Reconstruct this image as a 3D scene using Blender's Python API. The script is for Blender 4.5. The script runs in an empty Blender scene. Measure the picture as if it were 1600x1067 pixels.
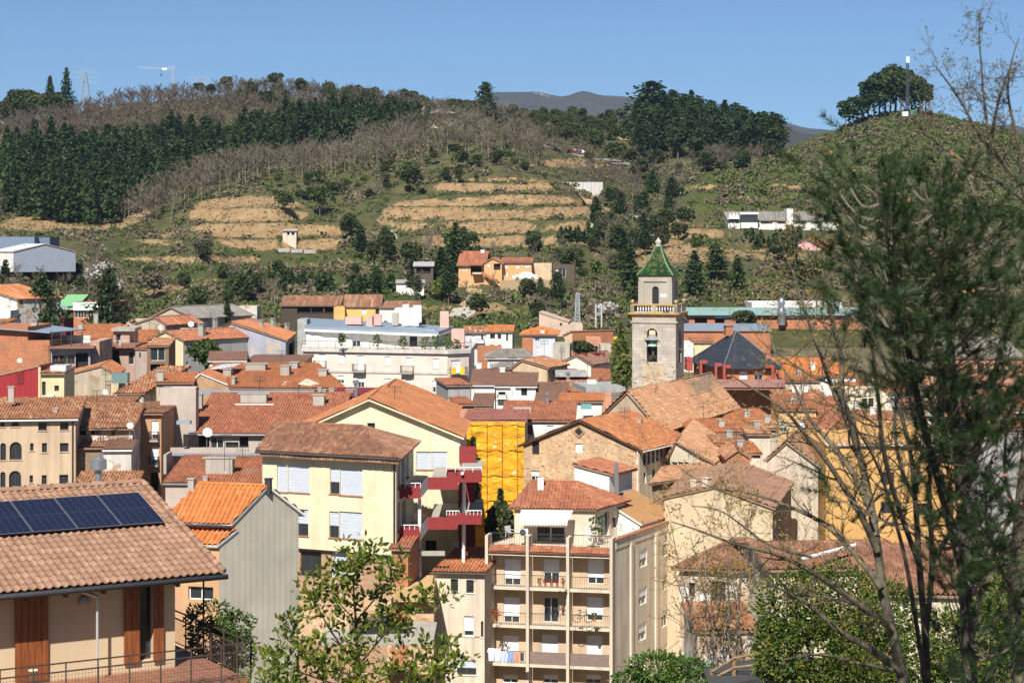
import bpy, bmesh, math, random
import numpy as np
from mathutils import Vector, Matrix, noise as mnoise
R = math.radians
rnd = random.Random(11)
F, YH, CZ = 3200.0, 370.0, 40.0          # focal length and horizon row (1600 px wide frame), eye height
S = bpy.context.scene
COL = S.collection

# ------------------------------------------------------------------ camera, sky, sun, exposure
cam_d = bpy.data.cameras.new('camera'); cam = bpy.data.objects.new('camera', cam_d); COL.objects.link(cam)
cam.location = (0, 0, CZ); cam.rotation_euler = (R(90), 0, 0)
cam_d.sensor_width = 36; cam_d.sensor_fit = 'HORIZONTAL'; cam_d.lens = F / 1600 * 36
cam_d.shift_y = -(533.5 - YH) / 1600
cam_d.clip_start = 0.5; cam_d.clip_end = 20000
cam_d.dof.use_dof = True; cam_d.dof.focus_distance = 190; cam_d.dof.aperture_fstop = 4.5
S.camera = cam
SUN_AZ, SUN_EL = 192.0, 45.0             # degrees clockwise from +Y, above the horizon
W = bpy.data.worlds.new('World'); S.world = W; W.use_nodes = True
nt = W.node_tree
sky = nt.nodes.new('ShaderNodeTexSky'); sky.sky_type = 'NISHITA'; sky.sun_disc = False
sky.sun_elevation = R(SUN_EL); sky.sun_rotation = R(SUN_AZ)
sky.air_density = 3.0; sky.dust_density = 0.0; sky.ozone_density = 4.5; sky.altitude = 12000
bg = nt.nodes['Background']; bg.inputs['Strength'].default_value = 0.06
nt.links.new(sky.outputs[0], bg.inputs['Color'])
sd = bpy.data.lights.new('sun', 'SUN'); sd.energy = 5.0; sd.angle = R(0.53); sd.color = (1.0, 0.945, 0.86)
sun = bpy.data.objects.new('sun', sd); COL.objects.link(sun)
sv = Vector((math.sin(R(SUN_AZ)) * math.cos(R(SUN_EL)), math.cos(R(SUN_AZ)) * math.cos(R(SUN_EL)), math.sin(R(SUN_EL))))
sun.rotation_euler = (-sv).to_track_quat('-Z', 'Y').to_euler(); sun.location = (-60, -60, 200)
S.view_settings.view_transform = 'Standard'; S.view_settings.look = 'None'
S.view_settings.exposure = 0.55; S.view_settings.gamma = 1.0; S.view_settings.use_curve_mapping = False
S.cycles.max_bounces = 6; S.cycles.transparent_max_bounces = 8; S.cycles.volume_bounces = 0

# ------------------------------------------------------------------ pixel helpers (author's ruler: frame pixel + distance -> place)
def P(px, py, d): return Vector(((px - 800) * d / F, d, CZ - (py - YH) * d / F))
def XY(px, d): return ((px - 800) * d / F, d)
def ZP(py, d): return CZ - (py - YH) * d / F

# ------------------------------------------------------------------ object helpers
ORG = {}
def org(o):
    return ORG.get(o.name, Vector((0, 0, 0))) if o else Vector((0, 0, 0))
def tag(o, label=None, cat=None, group=None, kind=None):
    if label: o['label'] = label
    if cat: o['category'] = cat
    if group: o['group'] = group
    if kind: o['kind'] = kind
    return o
def empty(name, loc, label=None, cat=None, group=None):
    o = bpy.data.objects.new(name, None); COL.objects.link(o); o.location = loc
    o.empty_display_size = 0.5
    ORG[o.name] = Vector(loc)
    return tag(o, label, cat, group)
class MB:
    """collects shapes given in world coordinates; build() links them as one mesh object"""
    def __init__(s): s.v = []; s.f = []; s.m = []; s.a = []
    def face(s, pts, m=0, a=(0, 0, 0)):
        i = len(s.v); s.v.extend([tuple(p) for p in pts]); s.f.append(tuple(range(i, i + len(pts)))); s.m.append(m); s.a.append(a)
    def raw(s, vs, fs, m=0, a=(0, 0, 0)):
        i = len(s.v); s.v.extend([tuple(p) for p in vs])
        for f in fs: s.f.append(tuple(i + k for k in f)); s.m.append(m); s.a.append(a)
    def obox(s, o, ax, ay, az, m=0, a=(0, 0, 0)):
        """box from corner o with edge vectors"""
        o = Vector(o); ax = Vector(ax); ay = Vector(ay); az = Vector(az)
        p = [o, o + ax, o + ax + ay, o + ay]; q = [t + az for t in p]
        fs = [(3, 2, 1, 0), (4, 5, 6, 7), (0, 1, 5, 4), (1, 2, 6, 5), (2, 3, 7, 6), (3, 0, 4, 7)]
        if ax.cross(ay).dot(az) < 0: fs = [f[::-1] for f in fs]
        s.raw(p + q, fs, m, a)
    def cbox(s, c, sx, sy, sz, ang=0.0, m=0):
        """box centred in x,y on c, standing on c.z"""
        ux = Vector((math.cos(ang), math.sin(ang), 0)); uy = Vector((-ux.y, ux.x, 0)); c = Vector(c)
        s.obox(c - ux * sx / 2 - uy * sy / 2, ux * sx, uy * sy, Vector((0, 0, sz)), m)
    def bar(s, a, b, w, h=None, m=0):
        """square bar from a to b"""
        a = Vector(a); b = Vector(b); h = h or w; d = (b - a)
        if d.length < 1e-6: return
        up = Vector((0, 0, 1)) if abs(d.normalized().z) < .95 else Vector((0, 1, 0))
        x = d.cross(up).normalized(); y = x.cross(d).normalized()
        s.obox(a - x * w / 2 - y * h / 2, x * w, y * h, d, m)
    def tube(s, pts, rs, n=6, m=0, cap=True):
        pts = [Vector(p) for p in pts]
        if not hasattr(rs, '__len__'): rs = [rs] * len(pts)
        base = len(s.v); ref = Vector((0.31, 0.17, 0.93)).normalized()
        for i, p in enumerate(pts):
            t = (pts[min(i + 1, len(pts) - 1)] - pts[max(i - 1, 0)])
            if t.length < 1e-9: t = Vector((0, 0, 1))
            t.normalize()
            r0 = ref if abs(t.dot(ref)) < .97 else Vector((1, 0, 0))
            x = t.cross(r0).normalized(); y = t.cross(x)
            for k in range(n):
                an = 2 * math.pi * k / n
                s.v.append(tuple(p + (x * math.cos(an) + y * math.sin(an)) * rs[i]))
        for i in range(len(pts) - 1):
            for k in range(n):
                a = base + i * n + k; b = base + i * n + (k + 1) % n
                s.f.append((a, a + n, b + n, b)); s.m.append(m); s.a.append((0, 0, 0))
        if cap:
            s.f.append(tuple(base + k for k in range(n))); s.m.append(m); s.a.append((0, 0, 0))
            e = base + (len(pts) - 1) * n
            s.f.append(tuple(e + k for k in range(n))[::-1]); s.m.append(m); s.a.append((0, 0, 0))
    def lathe(s, c, prof, n=16, m=0, ang=0.0):
        c = Vector(c); base = len(s.v)
        for (r, z) in prof:
            for k in range(n):
                an = 2 * math.pi * k / n + ang
                s.v.append((c.x + r * math.cos(an), c.y + r * math.sin(an), c.z + z))
        for i in range(len(prof) - 1):
            for k in range(n):
                a = base + i * n + k; b = base + i * n + (k + 1) % n
                s.f.append((a, b, b + n, a + n)); s.m.append(m); s.a.append((0, 0, 0))
    def mesh(s, name, off=Vector((0, 0, 0)), mats=(), smooth=False, attr=False):
        me = bpy.data.meshes.new(name)
        v = np.array(s.v, dtype=np.float32).reshape(-1, 3) - np.array(off, dtype=np.float32)
        me.vertices.add(len(v)); me.vertices.foreach_set('co', v.ravel())
        ls = np.array([len(f) for f in s.f], dtype=np.int32)
        me.loops.add(int(ls.sum())); me.loops.foreach_set('vertex_index', np.array([i for f in s.f for i in f], dtype=np.int32))
        me.polygons.add(len(ls)); st = np.zeros(len(ls), dtype=np.int32); st[1:] = np.cumsum(ls)[:-1]
        me.polygons.foreach_set('loop_start', st); me.polygons.foreach_set('loop_total', ls)
        for m in mats: me.materials.append(m)
        me.polygons.foreach_set('material_index', np.array(s.m, dtype=np.int32))
        me.polygons.foreach_set('use_smooth', np.full(len(ls), bool(smooth)))
        if attr:
            at = me.attributes.new('tile', 'FLOAT_VECTOR', 'FACE')
            at.data.foreach_set('vector', np.array(s.a, dtype=np.float32).ravel())
        me.update(calc_edges=True); me.validate()
        return me
    def build(s, name, mats, parent=None, smooth=False, attr=False, off=None):
        if not isinstance(mats, (list, tuple)): mats = [mats]
        o_ = off if off is not None else org(parent)
        me = s.mesh(name, o_, mats, smooth, attr)
        o = bpy.data.objects.new(name, me); COL.objects.link(o)
        if parent is not None: o.parent = parent; ORG[o.name] = o_
        elif off is not None: o.location = off; ORG[o.name] = Vector(off)
        return o

# ------------------------------------------------------------------ materials
MATS = {}
def _new(name):
    m = bpy.data.materials.new(name); m.use_nodes = True
    n = m.node_tree; b = n.nodes['Principled BSDF']; b.inputs['Specular IOR Level'].default_value = 0.25
    return m, n, b
def _noise(n, scale, detail=4, rough=.55, vec=None, sc3=None):
    t = n.nodes.new('ShaderNodeTexNoise'); t.inputs['Scale'].default_value = scale; t.inputs['Detail'].default_value = detail
    t.inputs['Roughness'].default_value = rough
    if vec is None:
        tc = n.nodes.new('ShaderNodeTexCoord'); vec = tc.outputs['Object']
    if sc3:
        mp = n.nodes.new('ShaderNodeMapping'); mp.inputs['Scale'].default_value = sc3; n.links.new(vec, mp.inputs[0]); vec = mp.outputs[0]
    n.links.new(vec, t.inputs['Vector']); return t
def _ramp(n, src, stops):
    r = n.nodes.new('ShaderNodeValToRGB'); cr = r.color_ramp
    while len(cr.elements) < len(stops): cr.elements.new(0.5)
    for e, (p, c) in zip(cr.elements, stops):
        e.position = p; e.color = (c[0], c[1], c[2], 1) if hasattr(c, '__len__') else (c, c, c, 1)
    n.links.new(src, r.inputs[0]); return r
def _mix(n, a, b, fac, mode='MIX'):
    x = n.nodes.new('ShaderNodeMix'); x.data_type = 'RGBA'; x.blend_type = mode
    if isinstance(fac, (int, float)): x.inputs[0].default_value = fac
    else: n.links.new(fac, x.inputs[0])
    for i, s in ((6, a), (7, b)):
        if hasattr(s, 'is_linked') or hasattr(s, 'links'): n.links.new(s, x.inputs[i])
        else: x.inputs[i].default_value = (s[0], s[1], s[2], 1)
    return x.outputs[2]
def _bump(n, b, src, strength=.3, dist=.02):
    bp = n.nodes.new('ShaderNodeBump'); bp.inputs['Strength'].default_value = strength; bp.inputs['Distance'].default_value = dist
    n.links.new(src, bp.inputs['Height']); n.links.new(bp.outputs[0], b.inputs['Normal'])
def plain(name, col, rough=.6, metal=0.0, spec=.25, var=.12, scale=3.0):
    if name in MATS: return MATS[name]
    m, n, b = _new(name)
    t = _noise(n, scale, 4); r = _ramp(n, t.outputs['Fac'], [(.3, [c * (1 - var) for c in col]), (.7, [min(1, c * (1 + var)) for c in col])])
    n.links.new(r.outputs[0], b.inputs['Base Color'])
    b.inputs['Roughness'].default_value = rough; b.inputs['Metallic'].default_value = metal; b.inputs['Specular IOR Level'].default_value = spec
    MATS[name] = m; return m
def stucco(name, col, stain=.6, patch=0.0, pcol=(.45, .36, .27)):
    if name in MATS: return MATS[name]
    m, n, b = _new(name)
    c2 = [c * .80 for c in col]
    t = _noise(n, .45, 6, .62); base = _ramp(n, t.outputs['Fac'], [(.3, c2), (.62, col)]).outputs[0]
    st = _noise(n, 1.0, 5, .65, sc3=(1.6, 1.6, .12)); sr = _ramp(n, st.outputs['Fac'], [(.30, [c * .55 + .03 for c in col]), (.5, (1, 1, 1))])
    sm = _ramp(n, st.outputs['Fac'], [(.36, (stain,) * 3), (.58, (0, 0, 0))])
    base = _mix(n, base, [c * .55 for c in col], sm.outputs[0])
    if patch > 0:
        pt = _noise(n, .7, 5, .6); pm = _ramp(n, pt.outputs['Fac'], [(.62 - patch * .25, (0, 0, 0)), (.66 - patch * .25, (1, 1, 1))])
        base = _mix(n, base, pcol, pm.outputs[0])
    n.links.new(base, b.inputs['Base Color']); b.inputs['Roughness'].default_value = .92
    fb = _noise(n, 14, 3); _bump(n, b, fb.outputs['Fac'], .25, .02)
    MATS[name] = m; return m
def tilemat(name, cols, lichen=.25, lcol=(.42, .36, .22), dark=.3, rough=.88):
    """clay tiles: every tile takes its own tone, with lichen and soot over it"""
    if name in MATS: return MATS[name]
    m, n, b = _new(name)
    at = n.nodes.new('ShaderNodeAttribute'); at.attribute_name = 'tile'
    wn = n.nodes.new('ShaderNodeTexWhiteNoise'); wn.noise_dimensions = '3D'; n.links.new(at.outputs['Vector'], wn.inputs['Vector'])
    k = len(cols); r = _ramp(n, wn.outputs['Value'], [(i / (k - 1), c) for i, c in enumerate(cols)])
    t = _noise(n, .55, 5, .6); dm = _ramp(n, t.outputs['Fac'], [(.42, (dark,) * 3), (.6, (0, 0, 0))])
    c1 = _mix(n, r.outputs[0], [sum(c[i] for c in cols) / k * .45 for i in range(3)], dm.outputs[0])
    t2 = _noise(n, 2.6, 6, .7); lm = _ramp(n, t2.outputs['Fac'], [(.56, (0, 0, 0)), (.68, (lichen,) * 3)])
    c2 = _mix(n, c1, lcol, lm.outputs[0])
    n.links.new(c2, b.inputs['Base Color']); b.inputs['Roughness'].default_value = rough
    fb = _noise(n, 22, 2); _bump(n, b, fb.outputs['Fac'], .2, .01)
    MATS[name] = m; return m
def rubble(name, cols, mortar, scale=2.6, msize=.06, sc3=(1, 1, 1.5)):
    if name in MATS: return MATS[name]
    m, n, b = _new(name)
    tc = n.nodes.new('ShaderNodeTexCoord'); mp = n.nodes.new('ShaderNodeMapping'); mp.inputs['Scale'].default_value = sc3
    n.links.new(tc.outputs['Object'], mp.inputs[0])
    wv = _noise(n, 2.0, 2, .5, vec=mp.outputs[0]); wm = _mix(n, mp.outputs[0], wv.outputs['Color'], .12, 'ADD')
    v = n.nodes.new('ShaderNodeTexVoronoi'); v.inputs['Scale'].default_value = scale; n.links.new(wm, v.inputs['Vector'])
    e = n.nodes.new('ShaderNodeTexVoronoi'); e.feature = 'DISTANCE_TO_EDGE'; e.inputs['Scale'].default_value = scale; n.links.new(wm, e.inputs['Vector'])
    sp = n.nodes.new('ShaderNodeSeparateColor'); n.links.new(v.outputs['Color'], sp.inputs[0])
    k = len(cols); r = _ramp(n, sp.outputs[0], [(i / (k - 1), c) for i, c in enumerate(cols)])
    em = _ramp(n, e.outputs['Distance'], [(msize * .5, (1, 1, 1)), (msize * 1.3, (0, 0, 0))])
    c = _mix(n, r.outputs[0], mortar, em.outputs[0])
    t = _noise(n, .6, 5); dm = _ramp(n, t.outputs['Fac'], [(.35, (.45,) * 3), (.6, (0, 0, 0))]); c = _mix(n, c, [x * .5 for x in mortar], dm.outputs[0])
    n.links.new(c, b.inputs['Base Color']); b.inputs['Roughness'].default_value = .95
    _bump(n, b, em.outputs[0], -.6, .05)
    MATS[name] = m; return m
def ashlar(name, cols, mortar, bw=.7, bh=.36):
    if name in MATS: return MATS[name]
    m, n, b = _new(name)
    tc = n.nodes.new('ShaderNodeTexCoord'); sx = n.nodes.new('ShaderNodeSeparateXYZ'); n.links.new(tc.outputs['Object'], sx.inputs[0])
    ad = n.nodes.new('ShaderNodeMath'); ad.operation = 'ADD'; n.links.new(sx.outputs[0], ad.inputs[0]); n.links.new(sx.outputs[1], ad.inputs[1])
    cb = n.nodes.new('ShaderNodeCombineXYZ'); n.links.new(ad.outputs[0], cb.inputs[0]); n.links.new(sx.outputs[2], cb.inputs[1])
    br = n.nodes.new('ShaderNodeTexBrick'); br.inputs['Scale'].default_value = 1; br.inputs['Brick Width'].default_value = bw; br.inputs['Row Height'].default_value = bh
    br.inputs['Mortar Size'].default_value = .02; br.inputs['Color1'].default_value = (*cols[0], 1); br.inputs['Color2'].default_value = (*cols[1], 1); br.inputs['Mortar'].default_value = (*mortar, 1)
    br.inputs['Bias'].default_value = -.1
    n.links.new(cb.outputs[0], br.inputs['Vector'])
    t = _noise(n, .8, 6, .65); dm = _ramp(n, t.outputs['Fac'], [(.40, (.55,) * 3), (.56, (0, 0, 0))])
    c = _mix(n, br.outputs['Color'], [x * .55 for x in cols[0]], dm.outputs[0])
    t2 = _noise(n, 1.3, 6, .7); lm = _ramp(n, t2.outputs['Fac'], [(.58, (0, 0, 0)), (.7, (.6,) * 3)]); c = _mix(n, c, cols[2], lm.outputs[0])
    n.links.new(c, b.inputs['Base Color']); b.inputs['Roughness'].default_value = .93
    _bump(n, b, br.outputs['Fac'], -.4, .03)
    MATS[name] = m; return m
def glassmat(name='glass', col=(.03, .035, .04), rough=.08):
    if name in MATS: return MATS[name]
    m, n, b = _new(name); b.inputs['Base Color'].default_value = (*col, 1); b.inputs['Roughness'].default_value = rough
    b.inputs['Specular IOR Level'].default_value = .6
    MATS[name] = m; return m
def leafmat(name, cols, rough=.6, trans=.25, attr=None, spec=.3):
    """foliage: tone by clump (Random per island / face attribute), a little light shining through"""
    if name in MATS: return MATS[name]
    m, n, b = _new(name)
    g = n.nodes.new('ShaderNodeNewGeometry'); k = len(cols)
    oi = n.nodes.new('ShaderNodeObjectInfo')
    r = _ramp(n, g.outputs['Random Per Island'], [(i / (k - 1), c) for i, c in enumerate(cols)])
    r2 = _ramp(n, oi.outputs['Random'], [(0, .72), (1, 1.25)])
    c = _mix(n, r.outputs[0], r2.outputs[0], 1.0, 'MULTIPLY')
    n.links.new(c, b.inputs['Base Color']); b.inputs['Roughness'].default_value = rough; b.inputs['Specular IOR Level'].default_value = spec
    if trans > 0:
        tr = n.nodes.new('ShaderNodeBsdfTranslucent'); mx = n.nodes.new('ShaderNodeMixShader'); mx.inputs[0].default_value = trans
        n.links.new(c, tr.inputs[0]); n.links.new(b.outputs[0], mx.inputs[1]); n.links.new(tr.outputs[0], mx.inputs[2])
        n.links.new(mx.outputs[0], n.nodes['Material Output'].inputs[0])
    MATS[name] = m; return m

# clay tones
T_OR = tilemat('tile_orange', [(.40, .15, .06), (.48, .19, .08), (.34, .125, .06), (.54, .25, .12), (.44, .16, .06)], .3, (.48, .36, .22), dark=.3)
T_NEW = tilemat('tile_bright', [(.54, .18, .05), (.60, .22, .07), (.46, .15, .045), (.58, .25, .09)], .15, (.5, .34, .18), dark=.2)
T_RED = tilemat('tile_red', [(.33, .12, .065), (.39, .15, .08), (.27, .10, .06), (.45, .20, .11), (.36, .13, .06)], .3, (.42, .32, .2), dark=.3)
T_OLD = tilemat('tile_old', [(.30, .12, .06), (.40, .17, .085), (.22, .10, .06), (.46, .24, .13), (.40, .15, .06), (.58, .42, .27)], .55, (.5, .42, .28), dark=.4)
T_OLD2 = tilemat('tile_weathered', [(.26, .12, .075), (.36, .17, .10), (.20, .10, .07), (.42, .26, .16), (.31, .12, .06)], .5, (.34, .29, .2), dark=.45)
T_PALE = tilemat('tile_pale', [(.44, .22, .11), (.52, .28, .15), (.37, .17, .09), (.60, .40, .25)], .5, (.5, .42, .28), dark=.25)
T_BRN = tilemat('tile_brown', [(.22, .12, .085), (.25, .14, .10), (.20, .11, .08)], .12, dark=.2)
T_SOL = tilemat('tile_solar_house', [(.30, .18, .11), (.34, .21, .13), (.27, .16, .10), (.37, .23, .145)], .15, (.38, .27, .2), dark=.2)
T_GRN = tilemat('tile_glazed_green', [(.012, .05, .014), (.018, .072, .018), (.009, .034, .012), (.05, .10, .026), (.13, .09, .04)], .3, (.24, .2, .1), dark=.35, rough=.25)
T_SLATE = tilemat('slate', [(.035, .042, .055), (.045, .052, .066), (.03, .036, .047)], .12, (.12, .11, .08), dark=.15, rough=.6)
T_GREY = tilemat('tile_grey', [(.26, .24, .21), (.30, .28, .25), (.22, .20, .18)], .2, dark=.3)
ROOFED = plain('roof_edge', (.30, .20, .14), .9)
WOODB = plain('dark_wood', (.10, .06, .035), .8)
WHITE = plain('white_paint', (.80, .79, .76), .6, var=.05)
SHUT = plain('shutter_white', (.74, .75, .77), .55, var=.04)
SHUTG = plain('shutter_grey', (.50, .54, .60), .5, var=.05)
GLASS = glassmat()
FRAMEW = plain('frame_white', (.7, .7, .68), .5, var=.05)
FRAMED = plain('frame_dark', (.06, .05, .045), .5)
FRAMEB = plain('frame_brown', (.16, .075, .04), .55)
ZINC = plain('zinc', (.36, .40, .44), .45, .3, var=.1)
METAL = plain('dark_metal', (.07, .07, .075), .5, .4)
STEEL = plain('steel', (.55, .56, .58), .32, .8, var=.06)
CONC = stucco('concrete', (.42, .39, .34), .4)
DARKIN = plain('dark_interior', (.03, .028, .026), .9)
TERRA = plain('terracotta_edge', (.40, .17, .08), .85, var=.2)
# ------------------------------------------------------------------ building kit
CR = {'c1': (0, 640, 2.498), 'c2': (380, 560, 3.5575), 'c3': (380, 800, 3.9975), 'c4': (660, 680, 2.757), 'c5': (0, 440, 3.1375),
      'c6': (260, 460, 3.2), 'c7': (700, 460, 3.5575), 'c8': (1000, 460, 2.667), 'c9': (0, 440, 7.62), 'c10': (160, 460, 7.62),
      'c11': (0, 560, 4.85), 'c12': (700, 490, 7.115), 'c13': (820, 470, 6.278), 'c14': (1060, 560, 5.929), 'c15': (1000, 680, 5.333),
      'c16': (1380, 480, 3.81), 'c17': (400, 320, 3.81), 'c18': (780, 320, 3.81), 'c19': (0, 320, 3.81), '': (0, 0, 1)}
def cx(c, x): return CR[c][0] + x / CR[c][2]
def cy(c, y): return CR[c][1] + y / CR[c][2]
def cw(c, face, kind, *r): return [(face, kind, cx(c, r[i]), cy(c, r[i + 1]), cx(c, r[i + 2]), cy(c, r[i + 3])) for i in range(0, len(r), 4)]
def rectq(xl, xr, d, rot=0, depth=8, ref='L', srot=None):
    """footprint seen from above: front-left, front-right, back-right, back-left; rot > 0 turns the right end away"""
    u = Vector((math.cos(R(rot)), math.sin(R(rot)))); sa = R(rot + 90 if srot is None else 90 - srot); v = Vector((math.cos(sa), math.sin(sa)))
    if ref == 'L':
        A = Vector(XY(xl, d)); k = (xr - 800) / F; s = (k * A.y - A.x) / (u.x - k * u.y); B = A + u * s
    else:
        B = Vector(XY(xr, d)); k = (xl - 800) / F; s = (k * B.y - B.x) / (-u.x + k * u.y); A = B - u * s
    return [A, B, B + v * depth, A + v * depth]
def pq(*pd): return [Vector(XY(px, d)) for px, d in pd]
def offset_quad(q, o):
    n = len(q); L = []
    for i in range(n):
        a, b = q[i], q[(i + 1) % n]; d = (b - a).normalized(); nn = Vector((d.y, -d.x)); L.append((a + nn * o[i], d))
    out = []
    for i in range(n):
        (p, d), (p2, d2) = L[i - 1], L[i]
        cr = d.x * d2.y - d.y * d2.x
        t = ((p2.x - p.x) * d2.y - (p2.y - p.y) * d2.x) / cr if abs(cr) > 1e-6 else 0
        out.append(p + d * t)
    return out
def V3(p, z): return Vector((p.x, p.y, z))
def roof_polys(q, ze, spec):
    typ = spec['t']; rise = spec.get('rise', 1.5); o = spec.get('o', .45); g = spec.get('g', .2); ax = spec.get('ax', 'x'); t = spec.get('m', .5)
    if typ == 'gable':
        if ax == 'y': q = [q[1], q[2], q[3], q[0]]      # ridge runs along edge 1-2
        Q = offset_quad(q, [o, g, o, g])
        dep = ((q[3] - q[0]).length + (q[2] - q[1]).length) / 2
        s1 = rise / (t * dep); s2 = rise / ((1 - t) * dep)
        r1 = q[0].lerp(q[3], t); r2 = q[1].lerp(q[2], t); rd = (r2 - r1).normalized(); r1 = r1 - rd * g; r2 = r2 + rd * g
        z1 = ze - s1 * o; z2 = ze - s2 * o; zr = ze + rise
        return [[V3(Q[0], z1), V3(Q[1], z1), V3(r2, zr), V3(r1, zr)], [V3(Q[2], z2), V3(Q[3], z2), V3(r1, zr), V3(r2, zr)]], [(V3(r1, zr), V3(r2, zr))]
    if typ == 'hip':
        if ax == 'y': q = [q[1], q[2], q[3], q[0]]
        Q = offset_quad(q, [o, o, o, o]); k1 = spec.get('k1', spec.get('k', .3)); k2 = spec.get('k2', spec.get('k', .3))
        m1 = q[0].lerp(q[3], t); m2 = q[1].lerp(q[2], t); r1 = m1.lerp(m2, k1); r2 = m2.lerp(m1, k2)
        dep = ((q[3] - q[0]).length + (q[2] - q[1]).length) / 2; z1 = ze - rise / (t * dep) * o; zr = ze + rise
        a, b, c, d = [V3(p, z1) for p in Q]; r1 = V3(r1, zr); r2 = V3(r2, zr)
        if k1 + k2 > .99:
            return [[a, b, r1], [b, c, r1], [c, d, r1], [d, a, r1]], [(r1, a), (r1, b), (r1, c), (r1, d)]
        P_ = [[a, b, r2, r1], [c, d, r1, r2]]; E_ = [(r1, r2)]
        if k2 > .01: P_.append([b, c, r2]); E_ += [(r2, b), (r2, c)]
        if k1 > .01: P_.append([d, a, r1]); E_ += [(r1, d), (r1, a)]
        return P_, E_
    if typ == 'shed':
        e = spec.get('low', 0); q = q[e:] + q[:e]; Q = offset_quad(q, [o, g, o * .4, g])
        dep = ((q[3] - q[0]).length + (q[2] - q[1]).length) / 2; s = rise / dep
        return [[V3(Q[0], ze - s * o), V3(Q[1], ze - s * o), V3(Q[2], ze + rise + s * o * .4), V3(Q[3], ze + rise + s * o * .4)]], []
    return [], []
PROF = {6: [(0, 0), (.06, .55), (.22, 1), (.46, 1), (.62, .55), (.68, 0)], 4: [(0, 0), (.12, .85), (.54, .85), (.68, 0)], 2: [(0, 0), (.5, 1)]}
def tile_mesh(mb, poly, p=.26, c=.42, amp=.095, step=.03, seg=4, m=0, seed=0):
    """barrel tiles laid in courses over a planar polygon (its first edge is the eave)"""
    o = poly[0]; e = (poly[1] - poly[0]).normalized(); nrm = Vector((0, 0, 0))
    for i in range(1, len(poly) - 1): nrm += (poly[i] - o).cross(poly[i + 1] - o)
    nrm.normalize()
    if nrm.z < 0: nrm = -nrm
    s = nrm.cross(e).normalized()
    if s.z < 0: s = -s
    pts = [((q - o).dot(e), (q - o).dot(s)) for q in poly]
    u0 = min(a for a, _ in pts); u1 = max(a for a, _ in pts); vmax = max(b for _, b in pts)
    ncol = max(1, int(round((u1 - u0) / p))); pp = (u1 - u0) / ncol; nu = ncol * seg
    nco = max(1, int(math.ceil(vmax / c)))
    base = len(mb.v); rows = 2 * nco; cols = []
    for i in range(nu + 1):
        fr_ = PROF[seg][i % seg]; u = min(u1, u0 + (i // seg + fr_[0]) * pp); uu = min(max(u, u0 + 1e-4), u1 - 1e-4); vs = []
        for k in range(len(pts)):
            (a, b), (a2, b2) = pts[k], pts[(k + 1) % len(pts)]
            if (a - uu) * (a2 - uu) <= 0 and abs(a2 - a) > 1e-9: vs.append(b + (b2 - b) * (uu - a) / (a2 - a))
        lo, hi = (min(vs), max(vs)) if vs else (0, 0)
        h = amp * fr_[1]
        rng = random.Random((i // seg) * 7 + seed); wob = rng.uniform(-.012, .012)
        for j in range(nco):
            for (v, hh) in ((j * c, step), (min((j + 1) * c, vmax), 0.0)):
                v2 = min(max(v + wob * 2, lo), hi)
                mb.v.append(tuple(o + e * u + s * v2 + nrm * (h + hh + .03 + mnoise.noise((u * .35 + seed, v2 * .35, seed)) * .07)))
        cols.append((lo, hi))
    for i in range(nu):
        lo = min(cols[i][0], cols[i + 1][0]); hi = max(cols[i][1], cols[i + 1][1]); a0 = base + i * rows; b0 = a0 + rows
        col = float(i // seg)
        for j in range(nco):
            if (j + 1) * c <= lo - 1e-4 or j * c >= hi - 1e-4: continue
            mb.f.append((a0 + 2 * j, b0 + 2 * j, b0 + 2 * j + 1, a0 + 2 * j + 1)); mb.m.append(m); mb.a.append((col, float(j), seed * 1.37))
            if step > 0 and j + 1 < nco and (j + 1) * c < hi:
                mb.f.append((a0 + 2 * j + 1, b0 + 2 * j + 1, b0 + 2 * j + 2, a0 + 2 * j + 2)); mb.m.append(m); mb.a.append((col, float(j), seed * 1.37))
def slab(mb, poly, th, m=1):
    nrm = Vector((0, 0, 0))
    for i in range(1, len(poly) - 1): nrm += (poly[i] - poly[0]).cross(poly[i + 1] - poly[0])
    nrm.normalize()
    if nrm.z < 0: nrm = -nrm; poly = poly[::-1]
    n = len(poly); q = [p - nrm * th for p in poly]
    mb.raw(list(poly) + q, [tuple(range(n)), tuple(range(2 * n - 1, n - 1, -1))] + [(i, n + i, n + (i + 1) % n, (i + 1) % n) for i in range(n)], m)
def ridge_caps(edges, mat, parent, r=.13, L=.42):
    mb = MB(); k = 0
    for a, b in edges:
        d = b - a; n = max(1, int(d.length / L)); x = d.normalized().cross(Vector((0, 0, 1))).normalized(); up = x.cross(d.normalized())
        if up.z < 0: up = -up
        for i in range(n):
            p0 = a + d * (i / n); p1 = a + d * ((i + 1.08) / n); prof = []
            for (p, rr) in ((p0, r * 1.08), (p1, r * .92)):
                prof.append([p + x * (rr * math.cos(t)) + up * (rr * math.sin(t) * .8 + .03) for t in (0, math.pi * .25, math.pi * .5, math.pi * .75, math.pi)])
            for q in range(4): mb.raw([prof[0][q], prof[0][q + 1], prof[1][q + 1], prof[1][q]], [(0, 1, 2, 3)], 0, (k, 3, 7))
            k += 1
    if mb.f: return mb.build('ridge_cap', mat, parent, attr=True)
KIND = {'d': (FRAMED, 0, SHUT), 'w': (FRAMEW, 0, SHUT), 'b': (FRAMEB, 0, SHUT), 's': (FRAMEW, 1.0, SHUT), 'sg': (FRAMED, 1.0, SHUTG), 'h': (FRAMEW, .55, SHUT),
        'hg': (FRAMED, .55, SHUTG), 'h3': (FRAMEW, .35, SHUT), 's7': (FRAMEW, .75, SHUT), 'o': (None, 0, None), 'arch': (FRAMED, 0, None), 'oarch': (None, 0, None), 'sb': (FRAMEB, 1.0, FRAMEB)}
HOUSES = []
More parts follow.
